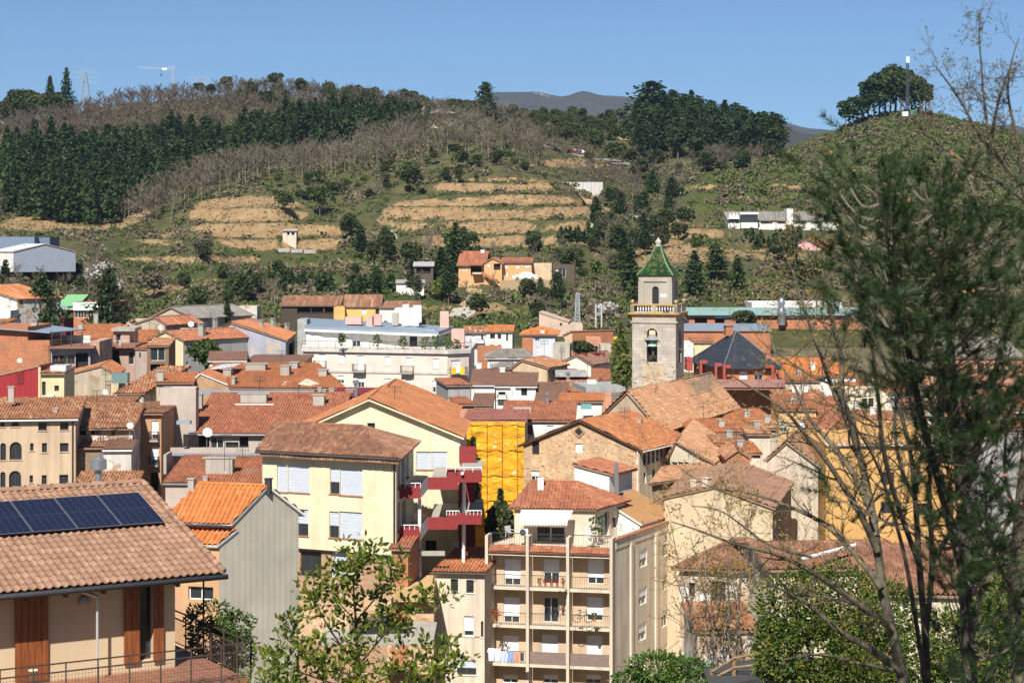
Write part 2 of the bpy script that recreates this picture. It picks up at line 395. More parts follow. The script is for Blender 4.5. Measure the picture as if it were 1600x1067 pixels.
class House:
    def __init__(s, name, label, cat, q, ye=None, ze=None, roof=None, wall=None, tile=None, wins=(), zb=None, rec=.26, edge=None, fm=None, seg=None, wallm=None, group=None, sills=None, dref=None, floor_cut=True, roofname='roof'):
        s.q = q; d = dref or q[0].y; s.ze = ZP(ye, d) if ze is None else ze; s.d = sum(p.y for p in q) / len(q)
        s.zb = zb if zb is not None else min(ground(p.x, p.y) for p in q) - .6
        ctr = sum((V3(p, 0) for p in q), Vector()) / len(q); ctr.z = s.zb
        s.root = s._host.root if name is None else empty(name, ctr, label, cat, group)
        s.roof = roof or {'t': 'flat'}; s.sills = sills
        if 'yt' in s.roof and len(q) == 4:                          # ridge row read in the photograph -> rise in metres
            r_ = s.roof; m_ = r_.get('m', .5); e_ = r_.get('low', 0); ay = r_.get('ax', 'x') == 'y'
            if r_['t'] == 'shed': yr = (q[(e_ + 2) % 4].y + q[(e_ + 3) % 4].y) / 2
            elif ay: yr = q[1].lerp(q[0], m_).y
            else: yr = (q[0].lerp(q[3], m_).y + q[1].lerp(q[2], m_).y) / 2
            r_['rise'] = max(.25, ZP(r_['yt'], yr) - s.ze)
        s.polys, s.edges = roof_polys(q, s.ze, s.roof) if len(q) == 4 else ([], [])
        s.holes = {i: [] for i in range(len(q))}; s.wn = []
        for w in wins: s.add_win(*w)
        s.rec = rec; s.build_walls(wall, wallm)
        for w in s.wn: s.build_win(*w)
        s.fm = fm
        if s.polys: s.build_roof(tile, edge, seg, roofname); HOUSES.append(s)
    # --- faces
    def fr(s, i):
        a, b = s.q[i], s.q[(i + 1) % len(s.q)]; u = (b - a); L = u.length; u = u / L; return a, u, L, Vector((u.y, -u.x))
    def hit(s, i, px, py):
        a, u, L, n = s.fr(i); dx = (px - 800) / F
        t = (a.x * n.x + a.y * n.y) / (dx * n.x + n.y); x = dx * t
        return (x - a.x) * u.x + (t - a.y) * u.y, ZP(py, t)
    def pt(s, i, uu, z, out=0.0):
        a, u, L, n = s.fr(i); p = a + u * uu + n * out; return Vector((p.x, p.y, z))
    def add_win(s, face, kind, x0, y0, x1, y1):
        xm, ym = (x0 + x1) / 2, (y0 + y1) / 2
        ua, _ = s.hit(face, x0, ym); ub, _ = s.hit(face, x1, ym); _, zt = s.hit(face, xm, y0); _, zb = s.hit(face, xm, y1)
        ua, ub = min(ua, ub), max(ua, ub); L = s.fr(face)[2]
        ua = max(ua, .05); ub = min(ub, L - .05)
        if ub - ua < .1 or zt - zb < .1: return
        s.holes[face].append((ua, ub, zb, zt, kind in ('arch', 'oarch'))); s.wn.append((face, kind, ua, ub, zb, zt))
    def build_walls(s, wall, wallm):
        bm = bmesh.new(); top = s.ze + (s.roof.get('rise', 0) if s.polys else 0) + .05
        mats = [wall] + ([m for m in wallm.values()] if wallm else []); midx = {f: k + 1 for k, f in enumerate(wallm)} if wallm else {}
        for i in range(len(s.q)):
            a, u, L, n = s.fr(i); hs = s.holes[i]; mi = midx.get(i, 0)
            us = sorted(set([0, L] + [h[0] for h in hs] + [h[1] for h in hs])); zs = sorted(set([s.zb, top] + [h[2] for h in hs] + [h[3] for h in hs]))
            def vq(pts):
                f = bm.faces.new([bm.verts.new(p) for p in pts]); f.material_index = mi
            for x0, x1 in zip(us, us[1:]):
                zrun = None
                for z0, z1 in zip(zs, zs[1:]):
                    inside = any(h[0] - 1e-4 <= x0 and x1 <= h[1] + 1e-4 and h[2] - 1e-4 <= z0 and z1 <= h[3] + 1e-4 for h in hs)
                    if not inside:
                        if zrun is None: zrun = z0
                        zend = z1
                    if (inside or z1 == zs[-1]) and zrun is not None:
                        vq([s.pt(i, x0, zrun), s.pt(i, x1, zrun), s.pt(i, x1, zend), s.pt(i, x0, zend)]); zrun = None
            for (x0, x1, z0, z1, ar) in hs:
                dp = -s.rec
                if ar:
                    r = (x1 - x0) / 2; zc = z1 - r; xc = (x0 + x1) / 2; N = 8
                    arc = [(xc - r * math.cos(math.pi * k / N), zc + r * math.sin(math.pi * k / N)) for k in range(N + 1)]
                    for k in range(N):
                        (xa, za), (xb, zb_) = arc[k], arc[k + 1]
                        vq([s.pt(i, xa, za), s.pt(i, xb, zb_), s.pt(i, xb, z1), s.pt(i, xa, z1)]) if k not in (0, N - 1) else vq([s.pt(i, xa, za), s.pt(i, xb, zb_), s.pt(i, xb, z1), s.pt(i, xa, z1)])
                        vq([s.pt(i, xb, zb_), s.pt(i, xa, za), s.pt(i, xa, za, dp), s.pt(i, xb, zb_, dp)])
                    zt = zc
                else:
                    zt = z1; vq([s.pt(i, x1, z1), s.pt(i, x0, z1), s.pt(i, x0, z1, dp), s.pt(i, x1, z1, dp)])
                vq([s.pt(i, x0, z0), s.pt(i, x1, z0), s.pt(i, x1, z0, dp), s.pt(i, x0, z0, dp)])
                vq([s.pt(i, x0, zt), s.pt(i, x0, z0), s.pt(i, x0, z0, dp), s.pt(i, x0, zt, dp)])
                vq([s.pt(i, x1, z0), s.pt(i, x1, zt), s.pt(i, x1, zt, dp), s.pt(i, x1, z0, dp)])
        if not s.polys:
            f = bm.faces.new([bm.verts.new(V3(p, s.ze - .05)) for p in s.q])
        for pl in s.polys:
            nrm = Vector((0, 0, 0))
            for k in range(1, len(pl) - 1): nrm += (pl[k] - pl[0]).cross(pl[k + 1] - pl[0])
            nrm.normalize()
            if nrm.z < 0: nrm = -nrm
            bmesh.ops.bisect_plane(bm, geom=bm.verts[:] + bm.edges[:] + bm.faces[:], plane_co=pl[0] - nrm * .04, plane_no=nrm, clear_outer=True)
        bmesh.ops.transform(bm, matrix=Matrix.Translation(-org(s.root)), verts=bm.verts)
        me = bpy.data.meshes.new('wall'); bm.to_mesh(me); bm.free()
        for m in mats: me.materials.append(m)
        o = bpy.data.objects.new('wall', me); COL.objects.link(o); o.parent = s.root; ORG[o.name] = org(s.root); s.wall = o
    def build_win(s, f, kind, u0, u1, z0, z1):
        fm, sh, sm = KIND[kind]; dp = -s.rec * .75; w = .055
        a, u, L, n = s.fr(f); u3 = Vector((u.x, u.y, 0)); n3 = Vector((n.x, n.y, 0)); up = Vector((0, 0, 1))
        def bx(mb, xa, xb, za, zb, d0, d1): mb.obox(s.pt(f, xa, za, d0), u3 * (xb - xa), up * (zb - za), n3 * (d1 - d0))
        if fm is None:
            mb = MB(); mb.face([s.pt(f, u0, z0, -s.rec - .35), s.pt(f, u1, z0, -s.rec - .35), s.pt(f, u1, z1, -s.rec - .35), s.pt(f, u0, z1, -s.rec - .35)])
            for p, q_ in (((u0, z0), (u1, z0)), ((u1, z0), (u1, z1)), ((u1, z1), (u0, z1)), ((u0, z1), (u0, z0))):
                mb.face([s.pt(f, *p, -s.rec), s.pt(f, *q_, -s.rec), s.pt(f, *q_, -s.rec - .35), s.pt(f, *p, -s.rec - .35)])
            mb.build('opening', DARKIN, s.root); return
        fr = MB(); W_ = u1 - u0; H_ = z1 - z0
        w = min(w, W_ * .12)
        bx(fr, u0, u1, z0, z0 + w, dp - .03, dp + .03); bx(fr, u0, u1, z1 - w, z1, dp - .03, dp + .03)
        bx(fr, u0, u0 + w, z0 + w, z1 - w, dp - .03, dp + .03); bx(fr, u1 - w, u1, z0 + w, z1 - w, dp - .03, dp + .03)
        nm = 1 if W_ > .75 else 0
        if W_ > 2.2: nm = 2
        for k in range(nm):
            xm = u0 + W_ * (k + 1) / (nm + 1); bx(fr, xm - w * .6, xm + w * .6, z0 + w, z1 - w, dp - .025, dp + .025)
        if kind == 'arch': bx(fr, u0 + w, u1 - w, z1 - W_ / 2 - w / 2, z1 - W_ / 2 + w / 2, dp - .025, dp + .025)
        o = fr.build('window', fm, s.root)
        g = MB(); g.face([s.pt(f, u0 + w * .5, z0 + w * .5, dp), s.pt(f, u1 - w * .5, z0 + w * .5, dp), s.pt(f, u1 - w * .5, z1 - w * .5, dp), s.pt(f, u0 + w * .5, z1 - w * .5, dp)])
        if sh < 1: g.build('pane', GLASS, o)
        if sh > 0:
            q_ = MB(); zs = z1 - H_ * sh; bx(q_, u0 + .01, u1 - .01, zs, z1, dp + .035, dp + .07)
            k = max(2, int((z1 - zs) / .22))
            for j in range(k): bx(q_, u0 + .01, u1 - .01, zs + (z1 - zs) * (j + .1) / k, zs + (z1 - zs) * (j + .9) / k, dp + .07, dp + .082)
            q_.build('roller_shutter', sm, o)
        if s.sills is not None and H_ < 2.6:
            k = MB(); bx(k, u0 - .08, u1 + .08, z0 - .07, z0, -.1, .07); k.build('sill', s.sills, o)
    def build_roof(s, tile, edge, seg, roofname):
        near = s.d < 200; far = s.d > 300
        sg = seg or (6 if s.d < 165 else 4 if s.d < 240 else 2); mb = MB(); c = .42 if s.d < 300 else 3.0; p = s.roof.get('p', .27 if s.d < 300 else .4)
        flat = s.roof.get('plain')
        for k, pl in enumerate(s.polys):
            if flat: slab(mb, [q_ + Vector((0, 0, .03)) for q_ in pl], .03, 0)
            else: tile_mesh(mb, pl, p, s.roof.get('c', c), s.roof.get('amp', .095), .03 if c < 1 else 0, sg, 0, seed=k + int(abs(s.q[0].x) * 10) % 97)
            slab(mb, pl, s.roof.get('th', .12), 1)
        s.ro = mb.build(roofname, [tile, edge or ROOFED], s.root, attr=True)
        if not flat and s.d < 330 and not s.roof.get('nocap'): ridge_caps(s.edges, tile, s.ro, .12 if s.d < 260 else .16)
    # --- things fixed to it
    def roofhit(s, px, py):
        d = Vector(((px - 800) / F, 1, -(py - YH) / F)); best = None; o = Vector((0, 0, CZ))
        for pl in s.polys:
            n = Vector((0, 0, 0))
            for k in range(1, len(pl) - 1): n += (pl[k] - pl[0]).cross(pl[k + 1] - pl[0])
            den = n.dot(d)
            if abs(den) < 1e-9: continue
            t = n.dot(pl[0] - o) / den
            if t < 1: continue
            h = o + d * t
            ok = all(((pl[(k + 1) % len(pl)] - pl[k]).cross(h - pl[k])).dot(n) > -abs(n.length) * .6 for k in range(len(pl)))
            if ok and (best is None or t < best.y): best = h
        if best is None: best = o + d * s.d
        return best
    def chimney(s, px, yt, yb, w=.6, kind='brick', mat=None, dep=None):
        h = s.roofhit(px, yb) if s.polys else P(px, yb, s.d); zt = ZP(yt, h.y); ang = math.atan2(s.fr(0)[1].y, s.fr(0)[1].x); par = s.ro if s.polys else s.root
        h.y += (dep or w) * .5
        mb = MB(); m = mat or CONC
        if kind == 'pipe':
            mb.tube([h - Vector((0, 0, .4)), Vector((h.x, h.y, zt - .25))], w / 2, 10); mb.tube([Vector((h.x, h.y, zt - .3)), Vector((h.x, h.y, zt))], w * .8, 10)
            return mb.build('flue', mat or STEEL, par)
        mb.cbox(h - Vector((0, 0, .5)), w, dep or w, zt - h.z + .35, ang)
        mb.cbox(Vector((h.x, h.y, zt - .15)), w * 1.25, (dep or w) * 1.25 if not dep else dep + .15, .07, ang)
        if kind == 'pot':
            for sx in (-1, 1):
                for sy in (-1, 1): mb.cbox(Vector((h.x + sx * w * .35, h.y + sy * w * .35, zt - .08)), w * .18, w * .18, .16, ang)
            mb.cbox(Vector((h.x, h.y, zt + .08)), w * 1.2, w * 1.2, .06, ang)
        return mb.build('chimney', m, par)
    def dish(s, px, py, d, r=.4, post=.8):
        c = P(px, py, d); mb = MB(); ax = Vector((.35, -.85, .38)).normalized(); x = ax.cross(Vector((0, 0, 1))).normalized(); y = x.cross(ax)
        rings = [(0, 0), (.35, .015), (.7, .06), (1, .13)]; N = 18; vs = []; fs = []
        for rr, dz in rings:
            for k in range(N): t = 2 * math.pi * k / N; vs.append(c + (x * math.cos(t) + y * math.sin(t)) * rr * r + ax * dz * r * 1.2)
        for i in range(3):
            for k in range(N): fs.append((i * N + k, i * N + (k + 1) % N, (i + 1) * N + (k + 1) % N, (i + 1) * N + k))
        mb.raw(vs, fs); o = mb.build('satellite_dish', WHITE, s.root, smooth=True)
        a = MB(); a.tube([c, c + ax * r * .9], .02, 5); a.tube([c - ax * .03, c - ax * .2, c - ax * .2 - Vector((0, 0, post))], .03, 5); a.build('dish_arm', STEEL, o); return o
    def antenna(s, px, yt, yb, d=None):
        h = s.roofhit(px, yb) if (d is None and s.polys) else P(px, yb, d or s.d); t = P(px, yt, h.y); mb = MB(); mb.tube([h, t], .025, 4)
        for k, zz in enumerate((.05, .45)):
            b = t - Vector((0, 0, zz)); mb.bar(b + Vector((-.5, 0, 0)), b + Vector((.6, .2, 0)), .03)
            for j in range(5): c = b + Vector((-.45 + .24 * j, .04 * j, 0)); mb.bar(c + Vector((0, 0, -.22)), c + Vector((0, 0, .22)), .02)
        return mb.build('antenna', METAL, s.ro if s.polys else s.root)
    def gutter(s, i=0, mat=None):
        pl = s.polys[i]; mb = MB(); a, b = pl[0], pl[1]; mb.tube([a + Vector((0, 0, -.06)), b + Vector((0, 0, -.06))], .075, 6); return mb.build('gutter', mat or ZINC, s.ro)
    def band(s, name, face, x0, y0, x1, y1, out, mat, inn=.0):
        """flat moulding, awning box or panel applied to a face"""
        xm, ym = (x0 + x1) / 2, (y0 + y1) / 2
        ua, _ = s.hit(face, x0, ym); ub, _ = s.hit(face, x1, ym); _, zt = s.hit(face, xm, y0); _, zb = s.hit(face, xm, y1)
        a, u, L, n = s.fr(face); mb = MB(); mb.obox(s.pt(face, ua, zb, -inn + .003), Vector((u.x, u.y, 0)) * (ub - ua), Vector((0, 0, zt - zb)), Vector((n.x, n.y, 0)) * (out + inn)); return mb.build(name, mat, s.root)
    def balcony(s, face, x0, yr, x1, ys, dep=1.0, slabm=None, railm=None, solid=None, th=.14, bars=.12):
        """slab with its railing: yr = top of the rail, ys = underside row, both read on the wall plane"""
        xm = (x0 + x1) / 2
        ua, _ = s.hit(face, x0, ys); ub, _ = s.hit(face, x1, ys); _, zr = s.hit(face, xm, yr); _, zs = s.hit(face, xm, ys)
        return s.balcony_uz(face, ua, ub, zs, zr, dep, slabm, railm, solid, th, bars)
    def balcony_uz(s, face, ua, ub, zs, zr, dep, slabm, railm, solid=None, th=.14, bars=.12, ends=(1, 1)):
        a, u, L, n = s.fr(face); u3 = Vector((u.x, u.y, 0)); n3 = Vector((n.x, n.y, 0)); up = Vector((0, 0, 1))
        mb = MB(); mb.obox(s.pt(face, ua, zs, .003), u3 * (ub - ua), up * th, n3 * dep); o = mb.build('balcony', slabm or CONC, s.root)
        r = MB(); lines = [((ua + .04, dep - .05), (ub - .04, dep - .05))]
        if ends[0]: lines.append(((ua + .04, .0), (ua + .04, dep - .05)))
        if ends[1]: lines.append(((ub - .04, .0), (ub - .04, dep - .05)))
        for (p, q_) in lines:
            A = s.pt(face, p[0], 0, p[1]); B = s.pt(face, q_[0], 0, q_[1]); Ln = (B - A).length
            if solid is not None: r.bar(A + up * (zs + th + (zr - zs - th) / 2), B + up * (zs + th + (zr - zs - th) / 2), .04, zr - zs - th - .05)
            r.bar(A + up * zr, B + up * zr, .05, .04); r.bar(A + up * (zs + th + .08), B + up * (zs + th + .08), .03, .03)
            k = max(1, int(Ln / bars))
            if solid is None:
                for j in range(k + 1): c = A.lerp(B, j / k); r.bar(c + up * (zs + th), c + up * zr, .022, .022)
        r.build('railing', solid or railm or METAL, o); return o
# ------------------------------------------------------------------ terrain
TC = [-500, -200, 0, 100, 200, 300, 400, 500, 600, 700, 800, 900, 1000, 1100, 1200, 1300, 1400, 1500, 1600, 1800, 2100]
TD = [340, 400, 460, 520, 580, 640, 700, 780, 880, 1000, 1300]
TY = {  # ground row at each distance, one list for each column
 -500: [545, 480, 415, 385, 345, 305, 275, 240, 215, 225, 260],
 -200: [545, 475, 412, 385, 340, 302, 270, 232, 205, 215, 255],
 0:    [545, 472, 412, 383, 338, 300, 266, 228, 192, 205, 250],
 100:  [545, 488, 420, 385, 345, 305, 270, 226, 182, 198, 240],
 200:  [545, 498, 440, 392, 350, 302, 280, 222, 165, 182, 230],
 300:  [542, 482, 425, 385, 338, 288, 276, 216, 158, 176, 220],
 400:  [538, 478, 430, 400, 325, 276, 268, 212, 149, 168, 215],
 500:  [535, 474, 432, 404, 345, 280, 245, 206, 155, 170, 215],
 600:  [532, 470, 425, 378, 325, 268, 224, 212, 167, 178, 215],
 700:  [530, 468, 430, 368, 305, 255, 208, 200, 184, 188, 215],
 800:  [530, 470, 432, 370, 300, 262, 215, 205, 190, 188, 215],
 900:  [528, 482, 425, 362, 310, 292, 258, 225, 196, 196, 220],
 1000: [525, 482, 440, 392, 352, 306, 270, 228, 196, 200, 225],
 1100: [520, 472, 424, 376, 330, 294, 262, 226, 204, 208, 235],
 1200: [518, 470, 430, 388, 338, 288, 255, 240, 232, 240, 260],
 1300: [518, 476, 440, 390, 328, 275, 214, 206, 225, 250, 270],
 1400: [518, 480, 445, 392, 320, 262, 184, 180, 215, 250, 280],
 1500: [520, 480, 445, 395, 325, 268, 196, 196, 220, 250, 280],
 1600: [522, 480, 445, 398, 332, 275, 215, 215, 230, 255, 280],
 1800: [522, 480, 445, 400, 340, 290, 240, 235, 245, 260, 285],
 2100: [522, 480, 445, 405, 350, 300, 260, 250, 255, 270, 290]}
_tz = np.array([[ZP(TY[c][k], TD[k]) for k in range(len(TD))] for c in TC])
def _cat(p0, p1, p2, p3, t):
    return .5 * (2 * p1 + (p2 - p0) * t + (2 * p0 - 5 * p1 + 4 * p2 - p3) * t * t + (3 * p1 - p0 - 3 * p2 + p3) * t ** 3)
def _tab(px, Y):
    px = min(max(px, TC[0] + .01), TC[-1] - .01); Y = min(max(Y, TD[0] + .01), TD[-1] - .01)
    i = next(k for k in range(len(TC) - 1) if TC[k + 1] > px); j = next(k for k in range(len(TD) - 1) if TD[k + 1] > Y)
    a = (px - TC[i]) / (TC[i + 1] - TC[i]); b = (Y - TD[j]) / (TD[j + 1] - TD[j])
    col = []
    for ii in (i - 1, i, i + 1, i + 2):
        ii = min(max(ii, 0), len(TC) - 1); z = _tz[ii]
        g = lambda k: z[min(max(k, 0), len(TD) - 1)]
        col.append(_cat(g(j - 1), g(j), g(j + 1), g(j + 2), b))
    return _cat(*col, a)
NP = [(0, 38.3), (20, 34.3), (40, 29.2), (54, 25.6), (75, 20.5), (95, 16.0), (112, 11.0), (135, 6.0), (150, 4.2), (220, 9.0), (290, 16.5), (340, 22.2)]
def _near(Y):
    for (a, za), (b, zb) in zip(NP, NP[1:]):
        if Y <= b: return za + (zb - za) * (Y - a) / (b - a)
    return NP[-1][1]
def gmask(px, py, cx_, cy_, rx, ry):
    d = ((px - cx_) / rx) ** 2 + ((py - cy_) / ry) ** 2
    return max(0.0, min(1.0, (1.25 - d) / .45))
TERR = [(790, 335, 190, 66, 3.7), (400, 385, 200, 66, 4.0), (1200, 330, 190, 60, 3.8), (1130, 450, 150, 40, 4.0), (640, 470, 200, 40, 4.0)]
def ground0(X, Y):
    if Y <= 340: z = _near(max(Y, 0)); return z + (mnoise.noise((X * .03, Y * .03, 0)) * .8 if Y > 20 else 0)
    px = 800 + F * X / Y
    if Y < 1300: z = _tab(px, Y)
    else: z = _tab(px, 1299) - (Y - 1300) * .05
    w = min(1, (Y - 340) / 80)
    return z + w * (mnoise.noise((X * .02, Y * .02, 3)) * 2.2 + mnoise.noise((X * .07, Y * .07, 8)) * 1.1 + mnoise.noise((X * .2, Y * .2, 6)) * .35)
def ground_ex(X, Y):
    """height, riser weight, terrace mask"""
    z = ground0(X, Y); rz = 0.0; tm = 0.0
    if 345 < Y < 720:
        px = 800 + F * X / Y; py = YH + (CZ - z) * F / Y
        for (a, b, rx, ry, h) in TERR:
            m = gmask(px, py, a, b, rx, ry)
            if m > 0:
                hh = h; q = z / hh + mnoise.noise((X * .012, Y * .012, h)) * .35; fl = math.floor(q); fr = q - fl
                s = min(1, max(0, (fr - .52) / .40)); s = s * s * (3 - 2 * s); z += m * (fl + s - q) * hh * .92
                rz = max(rz, m * (1 - abs(s - .5) * 2 if 0 < s < 1 else 0)); tm = max(tm, m)
    return z, rz, tm
def ground(X, Y): return ground_ex(X, Y)[0]
GRID = {}
def groundhit(px, py, d0=345, d1=1250):
    """first place on the slopes seen at that frame position"""
    i = int(np.argmin(np.abs(GRID['px'] - px))); col = GRID['py'][:, i]; ok = np.nonzero((col <= py) & (GRID['Y'] >= d0) & (GRID['Y'] <= d1))[0]
    if not len(ok): return None
    Y = float(GRID['Y'][ok[0]]); X = (px - 800) * Y / F; return Vector((X, Y, ground(X, Y)))
EARTH = [(770, 290, 90, 12, 1.0), (670, 330, 75, 16, .9), (800, 335, 130, 34, .75), (640, 345, 50, 14, .9), (770, 372, 110, 14, .9), (930, 335, 22, 30, 1), (905, 352, 40, 12, .8), (940, 365, 35, 25, .5),
         (390, 335, 95, 28, 1.0), (430, 370, 100, 22, .95), (330, 350, 40, 16, .9), (270, 372, 60, 10, .6), (500, 375, 35, 25, .7), (300, 405, 110, 6, .55), (60, 350, 60, 12, .9), (190, 335, 45, 22, .9), (130, 350, 60, 12, .8),
         (1045, 380, 34, 38, 1.0), (1015, 410, 40, 22, .8), (955, 400, 30, 20, .5), (1250, 295, 55, 8, .8), (1130, 295, 60, 6, .4), (1190, 400, 60, 10, .6), (1290, 390, 60, 14, .6), (1110, 400, 60, 14, .5), (1090, 365, 40, 14, .7), (260, 455, 40, 10, .5), (80, 205, 16, 5, 1.0),
         (20, 190, 20, 4, .9), (1400, 180, 12, 5, .8), (900, 255, 60, 8, .7), (1530, 275, 30, 5, .8), (740, 470, 12, 40, .8), (760, 480, 30, 8, .7), (985, 215, 20, 8, .5), (1370, 365, 60, 10, .5), (590, 440, 60, 6, .4), (1500, 330, 60, 5, .5)]
GRASS = [(340, 425, 150, 40, .6), (560, 420, 120, 24, .8), (640, 470, 90, 25, .8), (780, 500, 80, 25, .9), (950, 450, 60, 30, .6), (1130, 460, 130, 35, .8), (1120, 310, 80, 22, .8), (1250, 330, 120, 18, .7), (920, 245, 50, 14, .8), (1350, 250, 170, 70, .95), (1180, 290, 120, 40, .8), (1480, 470, 130, 60, .8), (1250, 540, 160, 25, 1.0), (830, 510, 60, 20, .9), (1500, 300, 90, 30, .7), (450, 480, 130, 10, .4)]
def build_terrain():
    pxs = list(range(-500, -40, 40)) + list(np.arange(-40, 1640.1, 4.0)) + list(range(1680, 2101, 40))
    Ys = list(np.arange(330, 345, 5)) + list(np.arange(345, 720, 1.5)) + list(np.arange(720, 1300, 8))
    vs = []; ce = []; nx = len(pxs); GRID['px'] = np.array(pxs); GRID['Y'] = np.array(Ys); gy = []
    for Y in Ys:
        for px in pxs:
            X = (px - 800) * Y / F; z, rz, tm = ground_ex(X, Y); vs.append((X, Y, z)); py = YH + (CZ - z) * F / Y; gy.append(py)
            e = 0.0; g = 0.0
            if 340 < Y < 1000 and -40 <= px <= 1640:
                n1 = mnoise.noise((X * .045, Y * .045, 1.5)); n2 = mnoise.noise((X * .22, Y * .22, 5))
                for (a, b, rx, ry, w) in EARTH:
                    if abs(px - a) < rx * 1.15 and abs(py - b) < ry * 1.15: e = max(e, gmask(px, py, a, b, rx, ry) * w)
                for (a, b, rx, ry, w) in GRASS:
                    if abs(px - a) < rx * 1.15 and abs(py - b) < ry * 1.15: g = max(g, gmask(px, py, a, b, rx, ry) * w)
                n3 = mnoise.noise((X * .1, Y * .1, 2)); e = max(0, min(1, e * (1 - tm * (.52 - .9 * rz)) + (n1 * .5 + n3 * .45 + n2 * .35) * min(1, e * 2.2)))
                e = max(e, rz * .5 * max(0, .5 + n1)); g = max(0, min(1, g + n1 * .5 + n2 * .2 + (0 if Y < 640 else -.1)))
            ce.append((e, g, rz, 1))
    GRID['py'] = np.array(gy).reshape(len(Ys), nx); GRID['e'] = np.array([c[0] for c in ce]).reshape(len(Ys), nx)
    fs = []
    for j in range(len(Ys) - 1):
        for i in range(nx - 1): a = j * nx + i; fs.append((a, a + 1, a + nx + 1, a + nx))
    me = bpy.data.meshes.new('hillside'); me.from_pydata(vs, [], fs)
    at = me.color_attributes.new('cover', 'FLOAT_COLOR', 'POINT'); at.data.foreach_set('color', np.array(ce, dtype=np.float32).ravel())
    me.polygons.foreach_set('use_smooth', np.ones(len(fs), dtype=bool))
    o = bpy.data.objects.new('hillside', me); COL.objects.link(o); tag(o, 'terraced hillside of bare earth, grass and scrub behind the town', None, None, 'structure')
    m, n, b = _new('hillside'); at = n.nodes.new('ShaderNodeVertexColor'); at.layer_name = 'cover'
    sp = n.nodes.new('ShaderNodeSeparateColor'); n.links.new(at.outputs[0], sp.inputs[0])
    t = _noise(n, .25, 8, .7); scrub = _ramp(n, t.outputs['Fac'], [(.3, (.075, .088, .03)), (.5, (.15, .148, .06)), (.7, (.26, .215, .11))])
    t3 = _noise(n, .8, 6, .7); gr = _ramp(n, t3.outputs['Fac'], [(.3, (.06, .092, .02)), (.55, (.11, .148, .034)), (.75, (.20, .19, .07))])
    t2 = _noise(n, .5, 8, .72); er = _ramp(n, t2.outputs['Fac'], [(.28, (.28, .165, .08)), (.5, (.54, .355, .18)), (.72, (.70, .51, .28))])
    c = _mix(n, scrub.outputs[0], gr.outputs[0], sp.outputs[1])
    ad = n.nodes.new('ShaderNodeMath'); ad.operation = 'ADD'; t4 = _noise(n, .9, 6, .75); n.links.new(sp.outputs[0], ad.inputs[0])
    s4 = n.nodes.new('ShaderNodeMath'); s4.operation = 'MULTIPLY_ADD'; s4.inputs[1].default_value = 1.7; s4.inputs[2].default_value = -.85; n.links.new(t4.outputs['Fac'], s4.inputs[0]); n.links.new(s4.outputs[0], ad.inputs[1])
    em = _ramp(n, ad.outputs[0], [(.36, (0, 0, 0)), (.52, (1, 1, 1))])
    c = _mix(n, c, er.outputs[0], em.outputs[0]); n.links.new(c, b.inputs['Base Color']); b.inputs['Roughness'].default_value = .97
    _bump(n, b, t4.outputs['Fac'], 1.0, 2.0); me.materials.append(m)
    # near slope and the ground under the town
    vs = []; fs = []; xs = list(range(-140, 141, 4)); ys = list(range(-12, 341, 4))
    for Y in ys:
        for X in xs: vs.append((X * (1 + max(0, Y) / 200), Y, ground0(X * (1 + max(0, Y) / 200), Y) - (.05 if Y > 336 else 0)))
    for j in range(len(ys) - 1):
        for i in range(len(xs) - 1): a = j * len(xs) + i; fs.append((a, a + 1, a + len(xs) + 1, a + len(xs)))
    me = bpy.data.meshes.new('ground'); me.from_pydata(vs, [], fs); me.polygons.foreach_set('use_smooth', np.ones(len(fs), dtype=bool))
    o = bpy.data.objects.new('ground', me); COL.objects.link(o); tag(o, 'sloping ground under the town and below the viewpoint', None, None, 'structure')
    m, n, b = _new('town_ground'); t = _noise(n, .3, 7, .7); r = _ramp(n, t.outputs['Fac'], [(.3, (.05, .06, .025)), (.5, (.13, .11, .06)), (.7, (.20, .17, .11))])
    n.links.new(r.outputs[0], b.inputs['Base Color']); b.inputs['Roughness'].default_value = .97; me.materials.append(m)
    # far blue hills
    for nm, D, D2, prof, base in (('hill_far', 6200, 8000, [(-500, 230), (300, 210), (600, 190), (720, 175), (780, 152), (830, 149), (870, 156), (900, 145), (930, 152), (1000, 156), (1060, 163), (1120, 178), (1170, 192), (1230, 204), (1280, 208), (1330, 213), (1420, 215), (1500, 205), (1600, 212), (1800, 215), (2100, 230)], 330),
                                  ('hill_mid', 3600, 4500, [(-500, 240), (600, 240), (760, 220), (1000, 195), (1100, 185), (1180, 197), (1240, 212), (1300, 222), (1400, 226), (1500, 214), (1600, 214), (1800, 225), (2100, 240)], 330)):
        vs = []; fs = []; pxs = list(range(-500, 2101, 10)); NR = 26
        for j in range(NR):
            a = j / (NR - 1)
            for px in pxs:
                k = next(i for i in range(len(prof) - 1) if prof[i + 1][0] >= px); (x0, y0), (x1, y1) = prof[k], prof[k + 1]; f_ = (px - x0) / (x1 - x0); f_ = f_ * f_ * (3 - 2 * f_); yt = y0 + (y1 - y0) * f_
                Y = D * .8 + (D2 - D * .8) * a; crest = .62
                zt = ZP(yt, D * .8 + (D2 - D * .8) * crest); X = (px - 800) * (D * .8 + (D2 - D * .8) * crest) / F * (Y / D)
                h = math.sin(min(1, a / crest) * math.pi / 2) if a < crest else math.cos((a - crest) / (1 - crest) * math.pi / 2)
                nn = (mnoise.noise((X * .0018, Y * .0018, 2)) * 42 + mnoise.noise((X * .006, Y * .006, 4)) * 17) * (1 - abs(a - crest) * .2) * (0.0 if abs(a - crest) < .03 else 1)
                vs.append((X, Y, 20 + (zt - 20) * h + nn * (.25 if a > crest - .1 else .8) - (12 if a > crest else 0)))
        nx = len(pxs)
